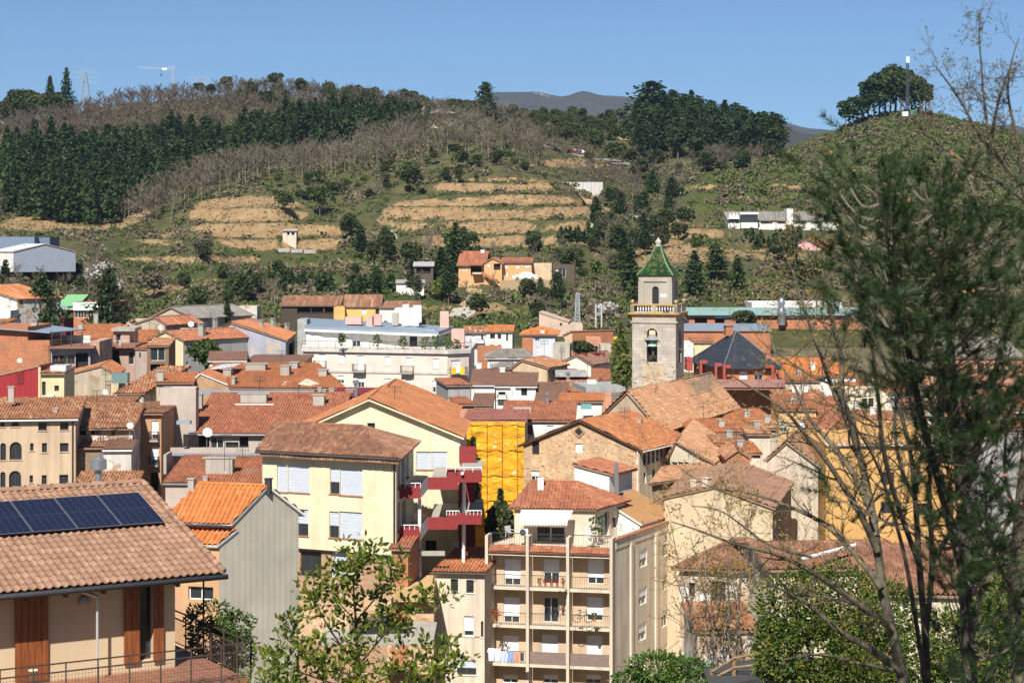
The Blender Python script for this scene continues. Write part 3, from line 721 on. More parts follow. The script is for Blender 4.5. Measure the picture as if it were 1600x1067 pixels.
        for j in range(NR - 1):
            for i in range(nx - 1): q = j * nx + i; fs.append((q, q + 1, q + nx + 1, q + nx))
        me = bpy.data.meshes.new(nm); me.from_pydata(vs, [], fs); me.polygons.foreach_set('use_smooth', np.ones(len(fs), dtype=bool))
        o = bpy.data.objects.new(nm, me); COL.objects.link(o); tag(o, 'distant wooded ridge fading blue behind the valley' if nm == 'hill_far' else 'middle wooded ridge behind the right-hand pine slope', None, None, 'structure')
        m, n, b = _new(nm); t = _noise(n, .014, 9, .75); r = _ramp(n, t.outputs['Fac'], [(.35, (.025, .04, .02)), (.5, (.085, .065, .05)), (.7, (.13, .095, .075))])
        n.links.new(r.outputs[0], b.inputs['Base Color']); b.inputs['Roughness'].default_value = 1; t2 = _noise(n, .05, 6, .8); _bump(n, b, t2.outputs['Fac'], 1, 22); me.materials.append(m)
build_terrain()
# ------------------------------------------------------------------ town: shared finishes
CREAM = stucco('wall_cream', (.70, .60, .47)); BEIGE = stucco('wall_beige', (.60, .45, .31), .45); PEACH = stucco('wall_peach', (.60, .36, .20), .2)
PINKW = stucco('wall_pink_white', (.74, .62, .54), .15); WHT = stucco('wall_white', (.74, .72, .68), .25); YEL = stucco('wall_school_yellow', (.80, .70, .48), .35)
GREYB = stucco('wall_grey_beige', (.50, .42, .36), .2); OCHRE = stucco('wall_ochre', (.62, .36, .13), .12); SALMON = stucco('wall_salmon', (.60, .30, .19), .3)
LAV = stucco('wall_lavender', (.42, .43, .50), .3, .3, (.52, .42, .30)); OLDW = stucco('wall_old_plaster', (.52, .43, .32), .7, .3, (.34, .25, .17)); PALEY = stucco('wall_pale_yellow', (.68, .57, .34), .2)
WHOLD = stucco('wall_peeling_white', (.66, .62, .56), .6, .5, (.40, .29, .20)); PINK = stucco('wall_pink', (.70, .42, .40), .1); REDP = plain('maroon_paint', (.24, .035, .035), .6, var=.1); GREYW = stucco('wall_grey', (.36, .35, .34), .3)
STONE = rubble('rubble_stone', [(.46, .25, .12), (.60, .38, .20), (.36, .19, .10), (.66, .48, .30), (.50, .30, .15)], (.58, .45, .30), 3.3)
STONE2 = rubble('rubble_stone_dark', [(.26, .15, .09), (.36, .23, .14), (.20, .12, .08), (.40, .28, .19)], (.30, .24, .18), 2.6)
BRICK = rubble('brick_red', [(.42, .13, .05), (.50, .17, .07), (.36, .11, .045), (.54, .22, .10)], (.42, .26, .17), 5.0, .05, (.7, .7, 2.2))
BRICKP = rubble('brick_pale', [(.40, .22, .12), (.46, .27, .15), (.34, .18, .10)], (.46, .36, .26), 6.0, .05, (.7, .7, 2.2))
GREYSH = plain('fibre_cement', (.33, .335, .33), .85, var=.2, scale=1.2); BLUESH = plain('blue_grey_sheet', (.25, .31, .38), .55, .1, var=.1)
def pbox(mb, x0, y0, x1, y1, d, dep, rot=0, m=0):
    a = P(x0, y1, d); w = (x1 - x0) * d / F; h = (y1 - y0) * d / F; c, s_ = math.cos(R(rot)), math.sin(R(rot))
    mb.obox(a, Vector((c, s_, 0)) * w / max(.2, c), Vector((-s_, c, 0)) * dep, Vector((0, 0, h)), m)
def pbx(name, r, d, dep, mat, parent, rot=0):
    mb = MB(); pbox(mb, *r, d, dep, rot); return mb.build(name, mat, parent)
def cb(c, x0, y0, x1, y1): return (cx(c, x0), cy(c, y0), cx(c, x1), cy(c, y1))
def corrugate(name, a, b, z0f, z1f, mat, parent, p=.25, amp=.03):
    """ribbed sheet wall from a to b; z0f, z1f give foot and head height along 0..1"""
    mb = MB(); L = (b - a).length; n = int(L / p) * 2; u = (b - a) / L; nn = Vector((u.y, -u.x)); pr = None
    for i in range(n + 1):
        t = i / n; q = a.lerp(b, t) + nn * (.02 + (amp if i % 2 else 0)); cur = (V3(q, z0f(t)), V3(q, z1f(t)))
        if pr: mb.face([pr[0], cur[0], cur[1], pr[1]])
        pr = cur
    return mb.build(name, mat, parent)
class Sub(House):
    """another volume of the same building: its pieces hang under the building's root"""
    def __init__(s, host, q, **k):
        s._host = host; House.__init__(s, None, None, None, q, **k)
# ------------------------------------------------------------------ yellow school with maroon balconies
q = rectq(410, 619, 148, -26, 11.5, 'R', srot=3.5)
sch = House('school', 'pale yellow school block with white roller shutters and maroon balconies', 'school', q, ze=ZP(713, 148), zb=ZP(868, 148), roof=dict(t='hip', yt=664, o=.5, k1=0.001, k2=.34, ax='x'), wall=YEL, tile=T_OLD2, sills=TERRA,
    wins=cw('c2', 0, 'sg', 187, 593, 245, 742, 247, 595, 368, 745, 537, 610, 662, 762, 534, 852, 660, 1002) + cw('c2', 0, 'hg', 482, 608, 535, 752, 478, 850, 532, 996, 262, 836, 362, 984) + cw('c2', 1, 'w', 858, 575, 872, 720, 880, 560, 898, 700, 905, 530, 920, 665, 858, 800, 874, 960, 882, 790, 905, 940))
sch.gutter(0, METAL)
pb = sch.q; mb = MB(); e0 = offset_quad(pb, [.6, .35, .1, .1]); zz = sch.ze - .55
for k in range(1):
    tile_mesh(mb, [V3(e0[0], zz), V3(e0[1], zz), V3(pb[1], zz + .35), V3(pb[0], zz + .35)], .27, .42, .095, .03, 4)
mb.build('eave_tiles', T_OLD2, sch.root, attr=True)
mb = MB(); c_ = sch.pt(0, sch.fr(0)[2] - .1, 0, .12); mb.tube([Vector((c_.x, c_.y, sch.ze - .3)), Vector((c_.x, c_.y, ZP(960, 148)))], .07, 8); mb.build('downpipe', METAL, sch.root)
sb = Sub(sch, [p + Vector((.0, .25)) for p in rectq(414, 617, 148.2, -26, 11, 'R', srot=3.5)], ze=ZP(869, 148), zb=4, wall=BRICKP, wallm={0: BRICKP},
    wins=cw('c3', 0, 'd', 357, 243, 488, 402) + cw('c3', 0, 'sg', 550, 250, 645, 410) + cw('c3', 0, 'o', 360, 500, 486, 700))
q2 = rectq(452, 719, 166, -4, 13, 'R', srot=1)
wg = Sub(sch, q2, ze=ZP(681, 166), zb=4, roof=dict(t='gable', ax='y', yt=623, o=.35, g=.55, m=.53), wall=YEL, tile=T_OR, edge=YEL, wins=cw('c2', 0, 'sg', 963, 517, 1046, 617, 1048, 517, 1134, 617) + cw('c2', 0, 'd', 690, 358, 733, 400) + cw('c2', 0, 'd', 1012, 1010, 1075, 1066), sills=TERRA)
wr = Sub(sch, rectq(520, 708, 180, -4, 12, 'R', srot=1), ze=ZP(652, 180), zb=10, roof=dict(t='gable', ax='y', yt=608, o=.3, g=.2, m=.56), wall=YEL, tile=T_OR, edge=WHITE)
for nm, x0, y0, x1, y1, d, dep in (('balcony_panel', 868, 705, 985, 778, 150, .12), ('balcony_panel', 1028, 660, 1130, 728, 152.0, .12), ('balcony_panel', 1130, 617, 1196, 728, 151.8, .12), ('balcony_panel', 1196, 620, 1326, 688, 151.6, .14),
                        ('balcony_panel', 864, 936, 982, 1010, 150, .12), ('balcony_panel', 1024, 882, 1130, 950, 152.0, .12), ('balcony_panel', 1130, 854, 1192, 950, 151.8, .12), ('balcony_panel', 1192, 858, 1324, 922, 151.6, .14),
                        ('stair_parapet', 1200, 488, 1292, 585, 163, .12)):
    pbx(nm, cb('c2', x0, y0, x1, y1), d, dep, REDP, sch.root)
for y0, y1, yy in ((700, 778, 660), (930, 1010, 885)):                  # grey stair flanks between the panels
    mb = MB(); a = P(cx('c2', 985), cy('c2', y1), 150); b = P(cx('c2', 1028), cy('c2', yy + 66), 152); h = .96
    mb.raw([a, b, b + Vector((0, 0, h)), a + Vector((0, 0, h)), a + Vector((0, .12, 0)), b + Vector((0, .12, 0)), b + Vector((0, .12, h)), a + Vector((0, .12, h))], [(0, 1, 2, 3), (7, 6, 5, 4), (3, 2, 6, 7), (0, 4, 5, 1)]); mb.build('stair_flank', WHITE, sch.root)
for (x0, x1, y0, d) in ((868, 985, 763, 150.2), (1030, 1196, 712, 152.2), (1196, 1322, 673, 151.8), (864, 982, 996, 150.2), (1026, 1192, 934, 152.2), (1192, 1322, 907, 151.8)): pbx('balcony_floor', cb('c2', x0, y0, x1, y0 + 10), d, 13, CONC, sch.root)
for x0, x1, y0, y1, d in ((1216, 1238, 690, 1066, 154), (972, 990, 780, 960, 151), (972, 990, 1010, 1067, 151), (1213, 1236, 925, 1067, 153.5)):
    mb = MB(); a = P(cx('c2', (x0 + x1) / 2), cy('c2', y0), d); zb_ = ZP(cy('c2', y1), d) - 3; mb.tube([Vector((a.x, a.y, zb_)), a], .13, 10); mb.build('column', WHITE, sch.root)
for (x0, x1, y0, y1, d) in ((872, 985, 692, 700, 149.9), (1130, 1326, 604, 612, 151.5), (1240, 1324, 844, 850, 151.5), (1130, 1200, 846, 852, 151.7), (868, 982, 925, 933, 149.9)):
    mb = MB(); mb.bar(P(cx('c2', x0), cy('c2', y0), d), P(cx('c2', x1), cy('c2', y0), d), .06)
    for k in range(5): a = P(cx('c2', x0 + (x1 - x0) * k / 4), cy('c2', y0), d); mb.bar(a, a - Vector((0, 0, .35)), .04)
    mb.build('handrail', WHITE, sch.root)
mb = MB(); pbox(mb, *cb('c2', 1196, 690, 1290, 1066), 163, .15); mb.build('stair_core', REDP, sch.root)
pbx('lamp', cb('c2', 1210, 632, 1225, 646), 151.3, .2, WHITE, sch.root)
# forecourt wall and stone retaining wall below the school
mb = MB(); pbox(mb, *cb('c3', 330, 520, 930, 800), 141, .8, -10); o = mb.build('stone_wall', STONE); tag(o, 'rubble stone retaining wall below the yellow school, behind the leafy bush', 'wall')
mb = MB(); pbox(mb, *cb('c3', 930, 480, 1190, 560), 146, 8, 0); o = mb.build('terrace_slab', stucco('slab_ochre', (.6, .42, .2), .5)); tag(o, 'ochre concrete terrace slab beside the cream town house', 'terrace')
mb = MB(); pbox(mb, *cb('c3', 900, 560, 1190, 1200), 147, 7, 0); o = mb.build('stone_wall', STONE); tag(o, 'stone wall under the ochre terrace slab', 'wall')
mb = MB(); pbox(mb, *cb('c3', 930, 245, 1260, 272), 150.5, .3, 0); o = mb.build('pergola_beam', CONC); tag(o, 'pale horizontal beam spanning beside the school stair columns', 'beam')
bh = House('brick_annex', 'small brick annex with red tile roof at the school corner', 'building', rectq(cx('c3', 925), cx('c3', 1030), 147, -5, 5, srot=8), ye=cy('c3', 225), roof=dict(t='shed', low=0, rise=.5, o=.3), wall=BRICK, tile=T_RED)
# black parked car behind the bush
def car(name, label, loc, ang, mat, k=1.0, group=None):
    root = empty(name, loc, label, 'car', group); ux = Vector((math.cos(ang), math.sin(ang), 0)); uy = Vector((-ux.y, ux.x, 0)); L0 = Vector(loc)
    def T(x, y, z): return L0 + (ux * x + uy * y) * k + Vector((0, 0, z * k))
    prof = [(-2.1, .35), (-2.1, .8), (-1.95, .95), (-1.55, 1.0), (-1.0, 1.42), (.35, 1.46), (1.05, 1.0), (1.85, .88), (2.1, .65), (2.1, .35)]
    mb = MB(); N = len(prof)
    for wi, (w0) in enumerate((-.85, .85)): pass
    A = [T(x, -.85 if z < 1.1 else -.68, z) for x, z in prof]; B = [T(x, .85 if z < 1.1 else .68, z) for x, z in prof]
    mb.raw(A + B, [tuple(range(N)), tuple(range(2 * N - 1, N - 1, -1))] + [(i, N + i, N + (i + 1) % N, (i + 1) % N) for i in range(N)]); body = mb.build('body', mat, root)
    g = MB()
    for s_ in (-1, 1):
        g.face([T(-1.35, s_ * .80, 1.03), T(.8, s_ * .80, 1.03), T(.3, s_ * .70, 1.40), T(-.95, s_ * .70, 1.38)][::s_])
    g.face([T(1.0, -.7, 1.05), T(1.0, .7, 1.05), T(.42, .6, 1.44), T(.42, -.6, 1.44)]); g.face([T(-1.5, .7, 1.05), T(-1.5, -.7, 1.05), T(-1.05, -.6, 1.42), T(-1.05, .6, 1.42)]); g.build('glazing', GLASS, root)
    for sx in (-1.3, 1.3):
        for sy in (-1, 1):
            w = MB(); w.tube([T(sx, sy * .70, .32), T(sx, sy * .9, .32)], .32 * k, 14); wo = w.build('wheel', METAL, root); r = MB(); r.tube([T(sx, sy * .9, .32), T(sx, sy * .915, .32)], .19 * k, 10); r.build('rim', STEEL, wo)
    for sy in (-.6, .6):
        h = MB(); h.cbox(T(2.08, sy, .66), .08 * k, .3 * k, .14 * k, ang); h.build('headlight', FRAMEW, root)
    return root
car('parked_car', 'black parked car seen behind the leafy bush, under the school', (*XY(cx('c3', 860), 139), ZP(cy('c3', 790), 139)), R(8), plain('car_black', (.02, .02, .023), .25, spec=.6))
mb = MB(); pbox(mb, *cb('c3', 480, 790, 1190, 830), 136.5, 6, 0); o = mb.build('parking_terrace', CONC); tag(o, 'concrete parking terrace carrying the black car', 'terrace')

# ------------------------------------------------------------------ house with the ribbed grey gable
q = rectq(262, 366, 104, -15, 4.5, 'R', srot=40); ze = ZP(812, 104)
gb = House('gable_house', 'peach house with bright orange roof and ribbed grey gable wall', 'house', q, ze=ze, zb=11, roof=dict(t='gable', ax='x', yt=757, o=.35, g=.12), wall=PEACH, tile=T_NEW, edge=WHITE,
    wins=cw('c1', 0, 'd', 820, 440, 883, 467) + cw('c1', 0, 'w', 790, 560, 830, 580))
a, b = gb.q[1], gb.q[2]
corrugate('cladding', a, b, lambda t: 11.5, lambda t: ze + gb.roof['rise'] * (1 - abs(t - .5) * 2) - .12, plain('ribbed_sheet', (.56, .51, .42), .75, var=.12, scale=.6), gb.root, .4, .006)
gb.gutter(0, METAL)
gd = (b - a).normalized(); fd = (gb.q[1] - gb.q[0]).normalized(); B0 = a - gd * 1.0
lo = Sub(gb, [B0 - fd * 2.7, B0, a, a - fd * 2.7], ze=ZP(848, 103.2), zb=11, roof=dict(t='shed', low=0, rise=.5, o=.25, g=.1), wall=PEACH, tile=T_NEW, wins=cw('c1', 0, 'w', 735, 690, 832, 742), edge=WHITE)
a2, b2 = lo.q[1], lo.q[2]
corrugate('cladding', a2, b2, lambda t: 11.5, lambda t: lo.ze + .5 * t - .1, MATS['ribbed_sheet'], gb.root, .4, .006)
gb.chimney(cx('c1', 747), cy('c1', 262), cy('c1', 300), .32); gb.chimney(cx('c1', 1046), cy('c1', 262), cy('c1', 292), .3, mat=METAL)
pbx('vent', cb('c1', 1132, 452, 1146, 480), 111, .3, WHITE, gb.root)

# ------------------------------------------------------------------ beige apartment house with three balcony bays
q = rectq(764, 962, 152, -12, 15, 'R', srot=25); AZ = ZP(857, 152)
ap = House('apartment_block', 'beige apartment block with three bays of railed balconies and roof terrace', 'apartment block', q, ze=AZ, zb=3.5, wall=CREAM, rec=.22, wallm={0: BEIGE},
    wins=cw('c4', 0, 's7', 353, 533, 424, 645, 350, 697, 418, 806, 712, 533, 782, 640, 708, 697, 778, 798) + cw('c4', 0, 'h', 521, 533, 590, 640, 346, 1030, 412, 1067, 520, 1030, 584, 1067, 704, 1030, 768, 1067) + cw('c4', 0, 's', 513, 858, 584, 960, 706, 862, 774, 958, 346, 862, 415, 960) + cw('c4', 0, 'w', 521, 697, 586, 805)
    + cw('c4', 1, 'h', 934, 490, 968, 566, 932, 655, 966, 728, 930, 808, 964, 882, 930, 965, 960, 1035) + cw('c4', 1, 'h3', 1036, 440, 1064, 520, 1036, 600, 1066, 664, 1030, 752, 1062, 822, 1030, 900, 1060, 965))
a, u, L, n = ap.fr(0)
fx = [0.0, .345, .655, 1.0]; un = L
U = [ap.hit(0, cx('c4', x), 950)[0] for x in (280, 468, 640, 822)]; U[0] = .12; U[3] = L - .12
ZS = [ap.hit(0, 880, cy('c4', y))[1] for y in (660, 823, 988, 1150)]; DEPB = 1.25
u3 = Vector((u.x, u.y, 0)); n3 = Vector((n.x, n.y, 0))
for k, x in enumerate(U):                                   # the fins between the bays
    mb = MB(); mb.obox(ap.pt(0, x - .11, 3.5, -.05), u3 * .22, Vector((0, 0, AZ + .9 - 3.5)), n3 * (DEPB + .2)); mb.build('fin_wall', CREAM, ap.root)
for b_ in range(3):
    for fl in range(3):
        sol = plain('balcony_slats', (.22, .16, .14), .7) if (fl == 2 and b_ > 0) else None
        ap.balcony_uz(0, U[b_] + .14, U[b_ + 1] - .14, ZS[fl], ZS[fl] + 1.12, DEPB, CREAM, METAL, sol, .22, .13, (0, 0))
    mb = MB(); mb.obox(ap.pt(0, U[b_] + .14, AZ - .55, .0), u3 * (U[b_ + 1] - U[b_] - .28), Vector((0, 0, .45)), n3 * (DEPB + .05)); mb.build('terrace_edge', CREAM, ap.root)
    mb = MB(); za = AZ - .1; p0 = ap.pt(0, U[b_] + .14, za - .16, DEPB + .25); p1 = ap.pt(0, U[b_ + 1] - .14, za - .16, DEPB + .25); p2 = ap.pt(0, U[b_ + 1] - .14, za + .22, DEPB - .5); p3 = ap.pt(0, U[b_] + .14, za + .22, DEPB - .5)
    tile_mesh(mb, [p0, p1, p2, p3], .24, .4, .05, .02, 4); slab(mb, [p0, p1, p2, p3], .06, 0); mb.build('coping_tiles', T_RED, ap.root, attr=True)
mb = MB(); 
for f_ in (1,):
    a1, u1_, L1, n1_ = ap.fr(1); mb.obox(ap.pt(1, 0, AZ - .05, -.25), Vector((u1_.x, u1_.y, 0)) * L1, Vector((0, 0, .7)), Vector((n1_.x, n1_.y, 0)) * .3)
mb.build('parapet', CREAM, ap.root)
mb = MB(); mb.obox(ap.pt(1, -.2, AZ + .64, -.35), Vector((u1_.x, u1_.y, 0)) * L1, Vector((0, 0, .07)), Vector((n1_.x, n1_.y, 0)) * .5); mb.build('coping', TERRA, ap.root)
for xx in (ap.hit(1, cx('c4', 893), 960)[0], ap.hit(1, cx('c4', 1000), 960)[0]):
    mb = MB(); mb.obox(ap.pt(1, xx, 3.5, .003), Vector((u1_.x, u1_.y, 0)) * .5, Vector((0, 0, AZ - 3.5)), Vector((n1_.x, n1_.y, 0)) * .14); mb.build('pilaster', CREAM, ap.root)
rl = MB()
for b_ in range(3):                                          # terrace railing above the coping
    p0 = ap.pt(0, U[b_] + .14, AZ + .2, DEPB - .35); p1 = ap.pt(0, U[b_ + 1] - .14, AZ + .2, DEPB - .35)
    rl.bar(p0 + Vector((0, 0, .85)), p1 + Vector((0, 0, .85)), .05)
    for k in range(16): c_ = p0.lerp(p1, k / 15); rl.bar(c_, c_ + Vector((0, 0, .85)), .022)
rl.build('terrace_railing', METAL, ap.root)
# set-back penthouse with its tiled hip
pe = Sub(ap, rectq(cx('c4', 396), cx('c4', 742), 155, -8, 5.6, 'R', srot=27), ze=ZP(cy('c4', 308), 155), zb=AZ - .3, roof=dict(t='hip', yt=cy('c4', 200), o=.35, k1=.001, k2=.42), wall=CREAM, tile=T_RED, wins=cw('c4', 0, 'd', 494, 393, 550, 455, 556, 397, 612, 458) + cw('c4', 1, 'w', 768, 330, 806, 436) + cw('c4', 1, 'd', 815, 350, 856, 395))
pe.chimney(cx('c4', 511), cy('c4', 180), cy('c4', 240), .45, mat=WHITE)
st = Sub(ap, rectq(cx('c4', 655), cx('c4', 805), 162, -8, 4.5, 'R', srot=27), ze=ZP(cy('c4', 165), 162), zb=AZ, roof=dict(t='shed', low=1, rise=.7, o=.4, g=.15), wall=WHT, tile=T_RED)
mb = MB(); c_ = P(cx('c4', 836), cy('c4', 268), 160); mb.tube([c_, P(cx('c4', 836), cy('c4', 118), 160)], .17, 10); mb.build('flue', STEEL, ap.root)
sd2 = Sub(ap, rectq(cx('c4', 780), cx('c4', 935), 158, -25, 6, 'R', srot=27), ze=ZP(cy('c4', 372), 158), zb=AZ, roof=dict(t='shed', low=1, rise=1.6, o=.3, g=.2, plain=1), wall=WHT, tile=plain('ochre_sheet', (.42, .23, .10), .8), edge=WHITE)
rb = Sub(ap, rectq(cx('c4', 905), cx('c4', 1105), 166, 18, 5, 'L', srot=30), ze=ZP(cy('c4', 385), 168), zb=3.5, roof=dict(t='shed', low=0, yt=cy('c4', 345), o=.3, g=.2), wall=CREAM, tile=T_RED)
aw = MB(); y1_, y2_ = cy('c4', 320), cy('c4', 372); e1 = P(cx('c4', 425), y1_, 154.9); e2 = P(cx('c4', 650), y1_ + 1, 154.4); f1 = P(cx('c4', 415), y2_, 153.4); f2 = P(cx('c4', 625), y2_, 152.9)
aw.face([f1, f2, e2, e1]); aw.face([f1 + Vector((0, 0, -.03)), e1 + Vector((0, 0, -.03)), e2 + Vector((0, 0, -.03)), f2 + Vector((0, 0, -.03))])
for k in range(18):
    a_ = f1.lerp(f2, k / 18); b_ = f1.lerp(f2, (k + 1) / 18); aw.face([a_, a_.lerp(b_, .5) + Vector((0, -.02, -.42)), b_]); aw.face([a_, a_ - Vector((0, 0, .25)), b_ - Vector((0, 0, .25)), b_])
aw.build('awning', plain('awning_cloth', (.66, .62, .54), .9, var=.04), ap.root)
acu = MB(); pbox(acu, *cb('c4', 416, 402, 455, 432), 153.5, .35); o = acu.build('air_conditioner', WHITE, ap.root); k_ = MB(); k_.tube([P(cx('c4', 432), cy('c4', 417), 153.5), P(cx('c4', 432), cy('c4', 417), 153.46)], .24, 14); k_.build('fan', METAL, o)
# small things on the terrace and the balconies, each on its own
PLASTW = plain('white_plastic', (.75, .75, .73), .4, var=.03)
def chair(loc, ang, label, mat=PLASTW, k=1.0):
    root = empty('garden_chair', loc, label, 'chair', 'garden chairs on the roof terrace'); L0 = Vector(loc); ux = Vector((math.cos(ang), math.sin(ang), 0)); uy = Vector((-ux.y, ux.x, 0))
    def T(x, y, z): return L0 + (ux * x + uy * y + Vector((0, 0, z))) * k
    mb = MB(); mb.obox(T(-.25, -.25, .42), ux * .5 * k, uy * .5 * k, Vector((0, 0, .04)) * k); mb.build('seat', mat, root)
    mb = MB()
    for j in range(5): mb.bar(T(-.2 + j * .1, .25, .44), T(-.22 + j * .11, .36, .9), .05 * k)
    mb.bar(T(-.26, .36, .9), T(.26, .36, .9), .06 * k); mb.build('backrest', mat, root)
    for sx in (-.23, .23):
        for sy in (-.23, .23): m2 = MB(); m2.bar(T(sx * 1.1, sy * 1.1, 0), T(sx, sy, .42), .05 * k); m2.build('leg', mat, root)
        m2 = MB(); m2.bar(T(sx * 1.1, -.24, .65), T(sx * 1.1, .3, .65), .05 * k); m2.bar(T(sx * 1.1, -.24, .65), T(sx * 1.1, -.24, .43), .04 * k); m2.build('armrest', mat, root)
def plantpot(px, py, d, label, h=.8, w=.5, cols=((.05, .09, .02), (.09, .15, .04)), pot=TERRA, group='potted plants on terraces and balconies', name='potted_plant', flower=None, leaf=.14):
    c = P(px, py, d); root = empty(name, c, label, 'plant', group); mb = MB(); r = min(.17, w * .3)
    mb.lathe(c, [(.0, 0), (r * .75, 0), (r, .26), (r * 1.1, .26), (r * 1.1, .3), (r * .9, .3), (0, .27)], 10); mb.build('pot', pot, root)
    lv = MB(); rr = random.Random(int(px * 7 + py))
    for k in range(70):
        a_ = rr.uniform(0, 6.28); t = rr.uniform(0, 1); rad = w * .5 * math.sqrt(rr.uniform(.1, 1)) * (1 - .5 * abs(t - .4)); p = c + Vector((rad * math.cos(a_), rad * math.sin(a_), .3 + t * (h - .3)))
        d1 = Vector((rr.uniform(-1, 1), rr.uniform(-1, 1), rr.uniform(-.2, 1))).normalized() * leaf; d2 = d1.cross(Vector((rr.uniform(-1, 1), rr.uniform(-1, 1), rr.uniform(-1, 1)))).normalized() * leaf * .4
        lv.face([p, p + d1 * .5 + d2, p + d1, p + d1 * .5 - d2], 1 if (flower and rr.random() < .3) else 0)
    lv.build('foliage', [leafmat('potted_leaves', [(.04, .08, .02), (.07, .13, .03), (.11, .17, .05)]), plain('petals_red', (.5, .03, .04), .6)], root)
chair(tuple(P(cx('c4', 728), cy('c4', 460), 152.6)), 2.4, 'white plastic armchair beside the plant on the roof terrace', k=1.25)
chair(tuple(P(cx('c4', 378), cy('c4', 445), 153.2)), .6, 'pale garden chair next to the air conditioner on the terrace', plain('grey_plastic', (.5, .5, .5), .5))
plantpot(cx('c4', 750), cy('c4', 436), 153.6, 'leafy green potted plant on the apartment roof terrace', 1.5, 1.5, leaf=.3)
for i_, (x, lab) in enumerate(((505, 'first flowerpot from the wall on the top middle balcony'), (530, 'second flowerpot on the top middle balcony'), (556, 'third flowerpot on the top middle balcony'), (580, 'fourth flowerpot on the top middle balcony'), (606, 'flowerpot with red blooms at the end of the top middle balcony'))):
    plantpot(cx('c4', x), cy('c4', 652), 150.55 - i_ * .05, lab, .62, .34, flower=1, leaf=.1)
plantpot(cx('c4', 314), cy('c4', 808), 150.9, 'reddish bushy plant on the middle left balcony', 1.0, .8, leaf=.18, flower=1)
plantpot(cx('c4', 740), cy('c4', 800), 150.0, 'green plant beside the bicycle on the right balcony', .6, .5)
def garment(px, py, d, w, h, col, label, legs=False):
    c = P(px, py, d); mb = MB(); n_ = 6; nm = plain('cloth_%d_%d' % (int(px), int(py)), col, .9, var=.06)
    vs = []; fs = []
    for j in range(5):
        for i in range(n_ + 1):
            t = i / n_ - .5; vs.append(c + Vector((t * w * (1 - .08 * j / 4), -.03 * math.sin(i * 1.9 + j * .6) * (.4 + j * .3), -h * j / 4)))
    for j in range(4):
        for i in range(n_): a_ = j * (n_ + 1) + i; fs.append((a_, a_ + n_ + 1, a_ + n_ + 2, a_ + 1))
    mb.raw(vs, fs); mb.raw([v + Vector((0, .02, 0)) for v in vs], [f[::-1] for f in fs])
    if not legs:
        for s_ in (-1, 1): a_ = c + Vector((s_ * w * .5, 0, 0)); mb.face([a_, a_ + Vector((s_ * w * .22, .0, -h * .3)), a_ + Vector((s_ * w * .12, .0, -h * .36)), a_ + Vector((0, 0, -h * .18))])
    o = mb.build('garment', nm, None, off=c); tag(o, label, 'laundry', 'laundry on the balcony line')
gl = 150.2
garment(cx('c4', 296), cy('c4', 915), gl, .42, .95, (.72, .74, .8), 'pale shirt at the left end of the balcony laundry'); garment(cx('c4', 322), cy('c4', 917), gl, .42, .95, (.74, .75, .8), 'white shirt second along the balcony laundry')
garment(cx('c4', 350), cy('c4', 928), gl, .5, .85, (.5, .55, .68), 'greyish blue cloth third along the balcony laundry', True); garment(cx('c4', 380), cy('c4', 930), gl, .48, .8, (.24, .34, .58), 'blue jeans hanging fourth along the balcony laundry', True)
garment(cx('c4', 406), cy('c4', 930), gl, .42, .85, (.56, .3, .17), 'orange tan cloth fifth along the balcony laundry', True); garment(cx('c4', 430), cy('c4', 935), gl, .26, .6, (.08, .07, .1), 'small dark cloth at the right end of the laundry', True)
garment(cx('c15', 160), cy('c15', 640), 168, .5, 1.1, (.06, .12, .34), 'blue patterned towel drying on the apartment roof edge', True); garment(cx('c15', 130), cy('c15', 665), 168, .3, .9, (.55, .5, .55), 'pale pink towel drying on the apartment roof edge', True)
# bicycle leaning on the middle right balcony
bc = P(cx('c4', 690), cy('c4', 806), 150.4); broot = empty('bicycle', bc, 'dark bicycle leaning behind the middle right balcony railing', 'bicycle')
for s_ in (-.42, .42):
    mb = MB(); mb.tube([bc + Vector((s_ + .3 * math.cos(t * .3927), 0, .32 + .3 * math.sin(t * .3927))) for t in range(17)], .025, 5); mb.build('wheel', METAL, broot)
mb = MB(); Q = lambda x, z: bc + Vector((x, 0, z))
for p_, q_ in ((( -.42, .32), (-.12, .32)), ((-.12, .32), (-.2, .85)), ((-.42, .32), (-.18, .75)), ((-.18, .75), (.3, .8)), ((-.12, .32), (.32, .72)), ((.28, .9), (.42, .32))): mb.bar(Q(*p_), Q(*q_), .04)
mb.build('bicycle_frame', METAL, broot); mb = MB(); mb.cbox(Q(-.21, .87), .26, .1, .06); mb.build('saddle', METAL, broot); mb = MB(); mb.bar(Q(.26, .92) + Vector((0, -.25, 0)), Q(.26, .92) + Vector((0, .25, 0)), .03); mb.build('handlebar', METAL, broot)

# ------------------------------------------------------------------ small cream house beside it
q = rectq(cx('c4', 48), cx('c4', 268), 150, -8, 9, 'R', srot=10)
ch = House('town_house', 'small cream house with new red tile roof left of the apartment block', 'house', q, ze=ZP(cy('c4', 592), 150), zb=3.5, roof=dict(t='shed', low=0, yt=cy('c4', 487), o=.3, g=.12), wall=CREAM, tile=T_OR,
    wins=cw('c4', 0, 'd', 122, 618, 154, 672, 189, 622, 221, 678) + cw('c4', 0, 's7', 178, 778, 221, 864) + cw('c4', 0, 'hg', 150, 968, 232, 1030) + cw('c4', 0, 'd', 252, 800, 262, 868), sills=WHITE)
ch.gutter(0, METAL); ch.chimney(cx('c4', 143), cy('c4', 458), cy('c4', 490), .4, mat=WHITE)
ch.band('string_course', 0, cx('c4', 50), cy('c4', 862), cx('c4', 266), cy('c4', 866), .05, TERRA)
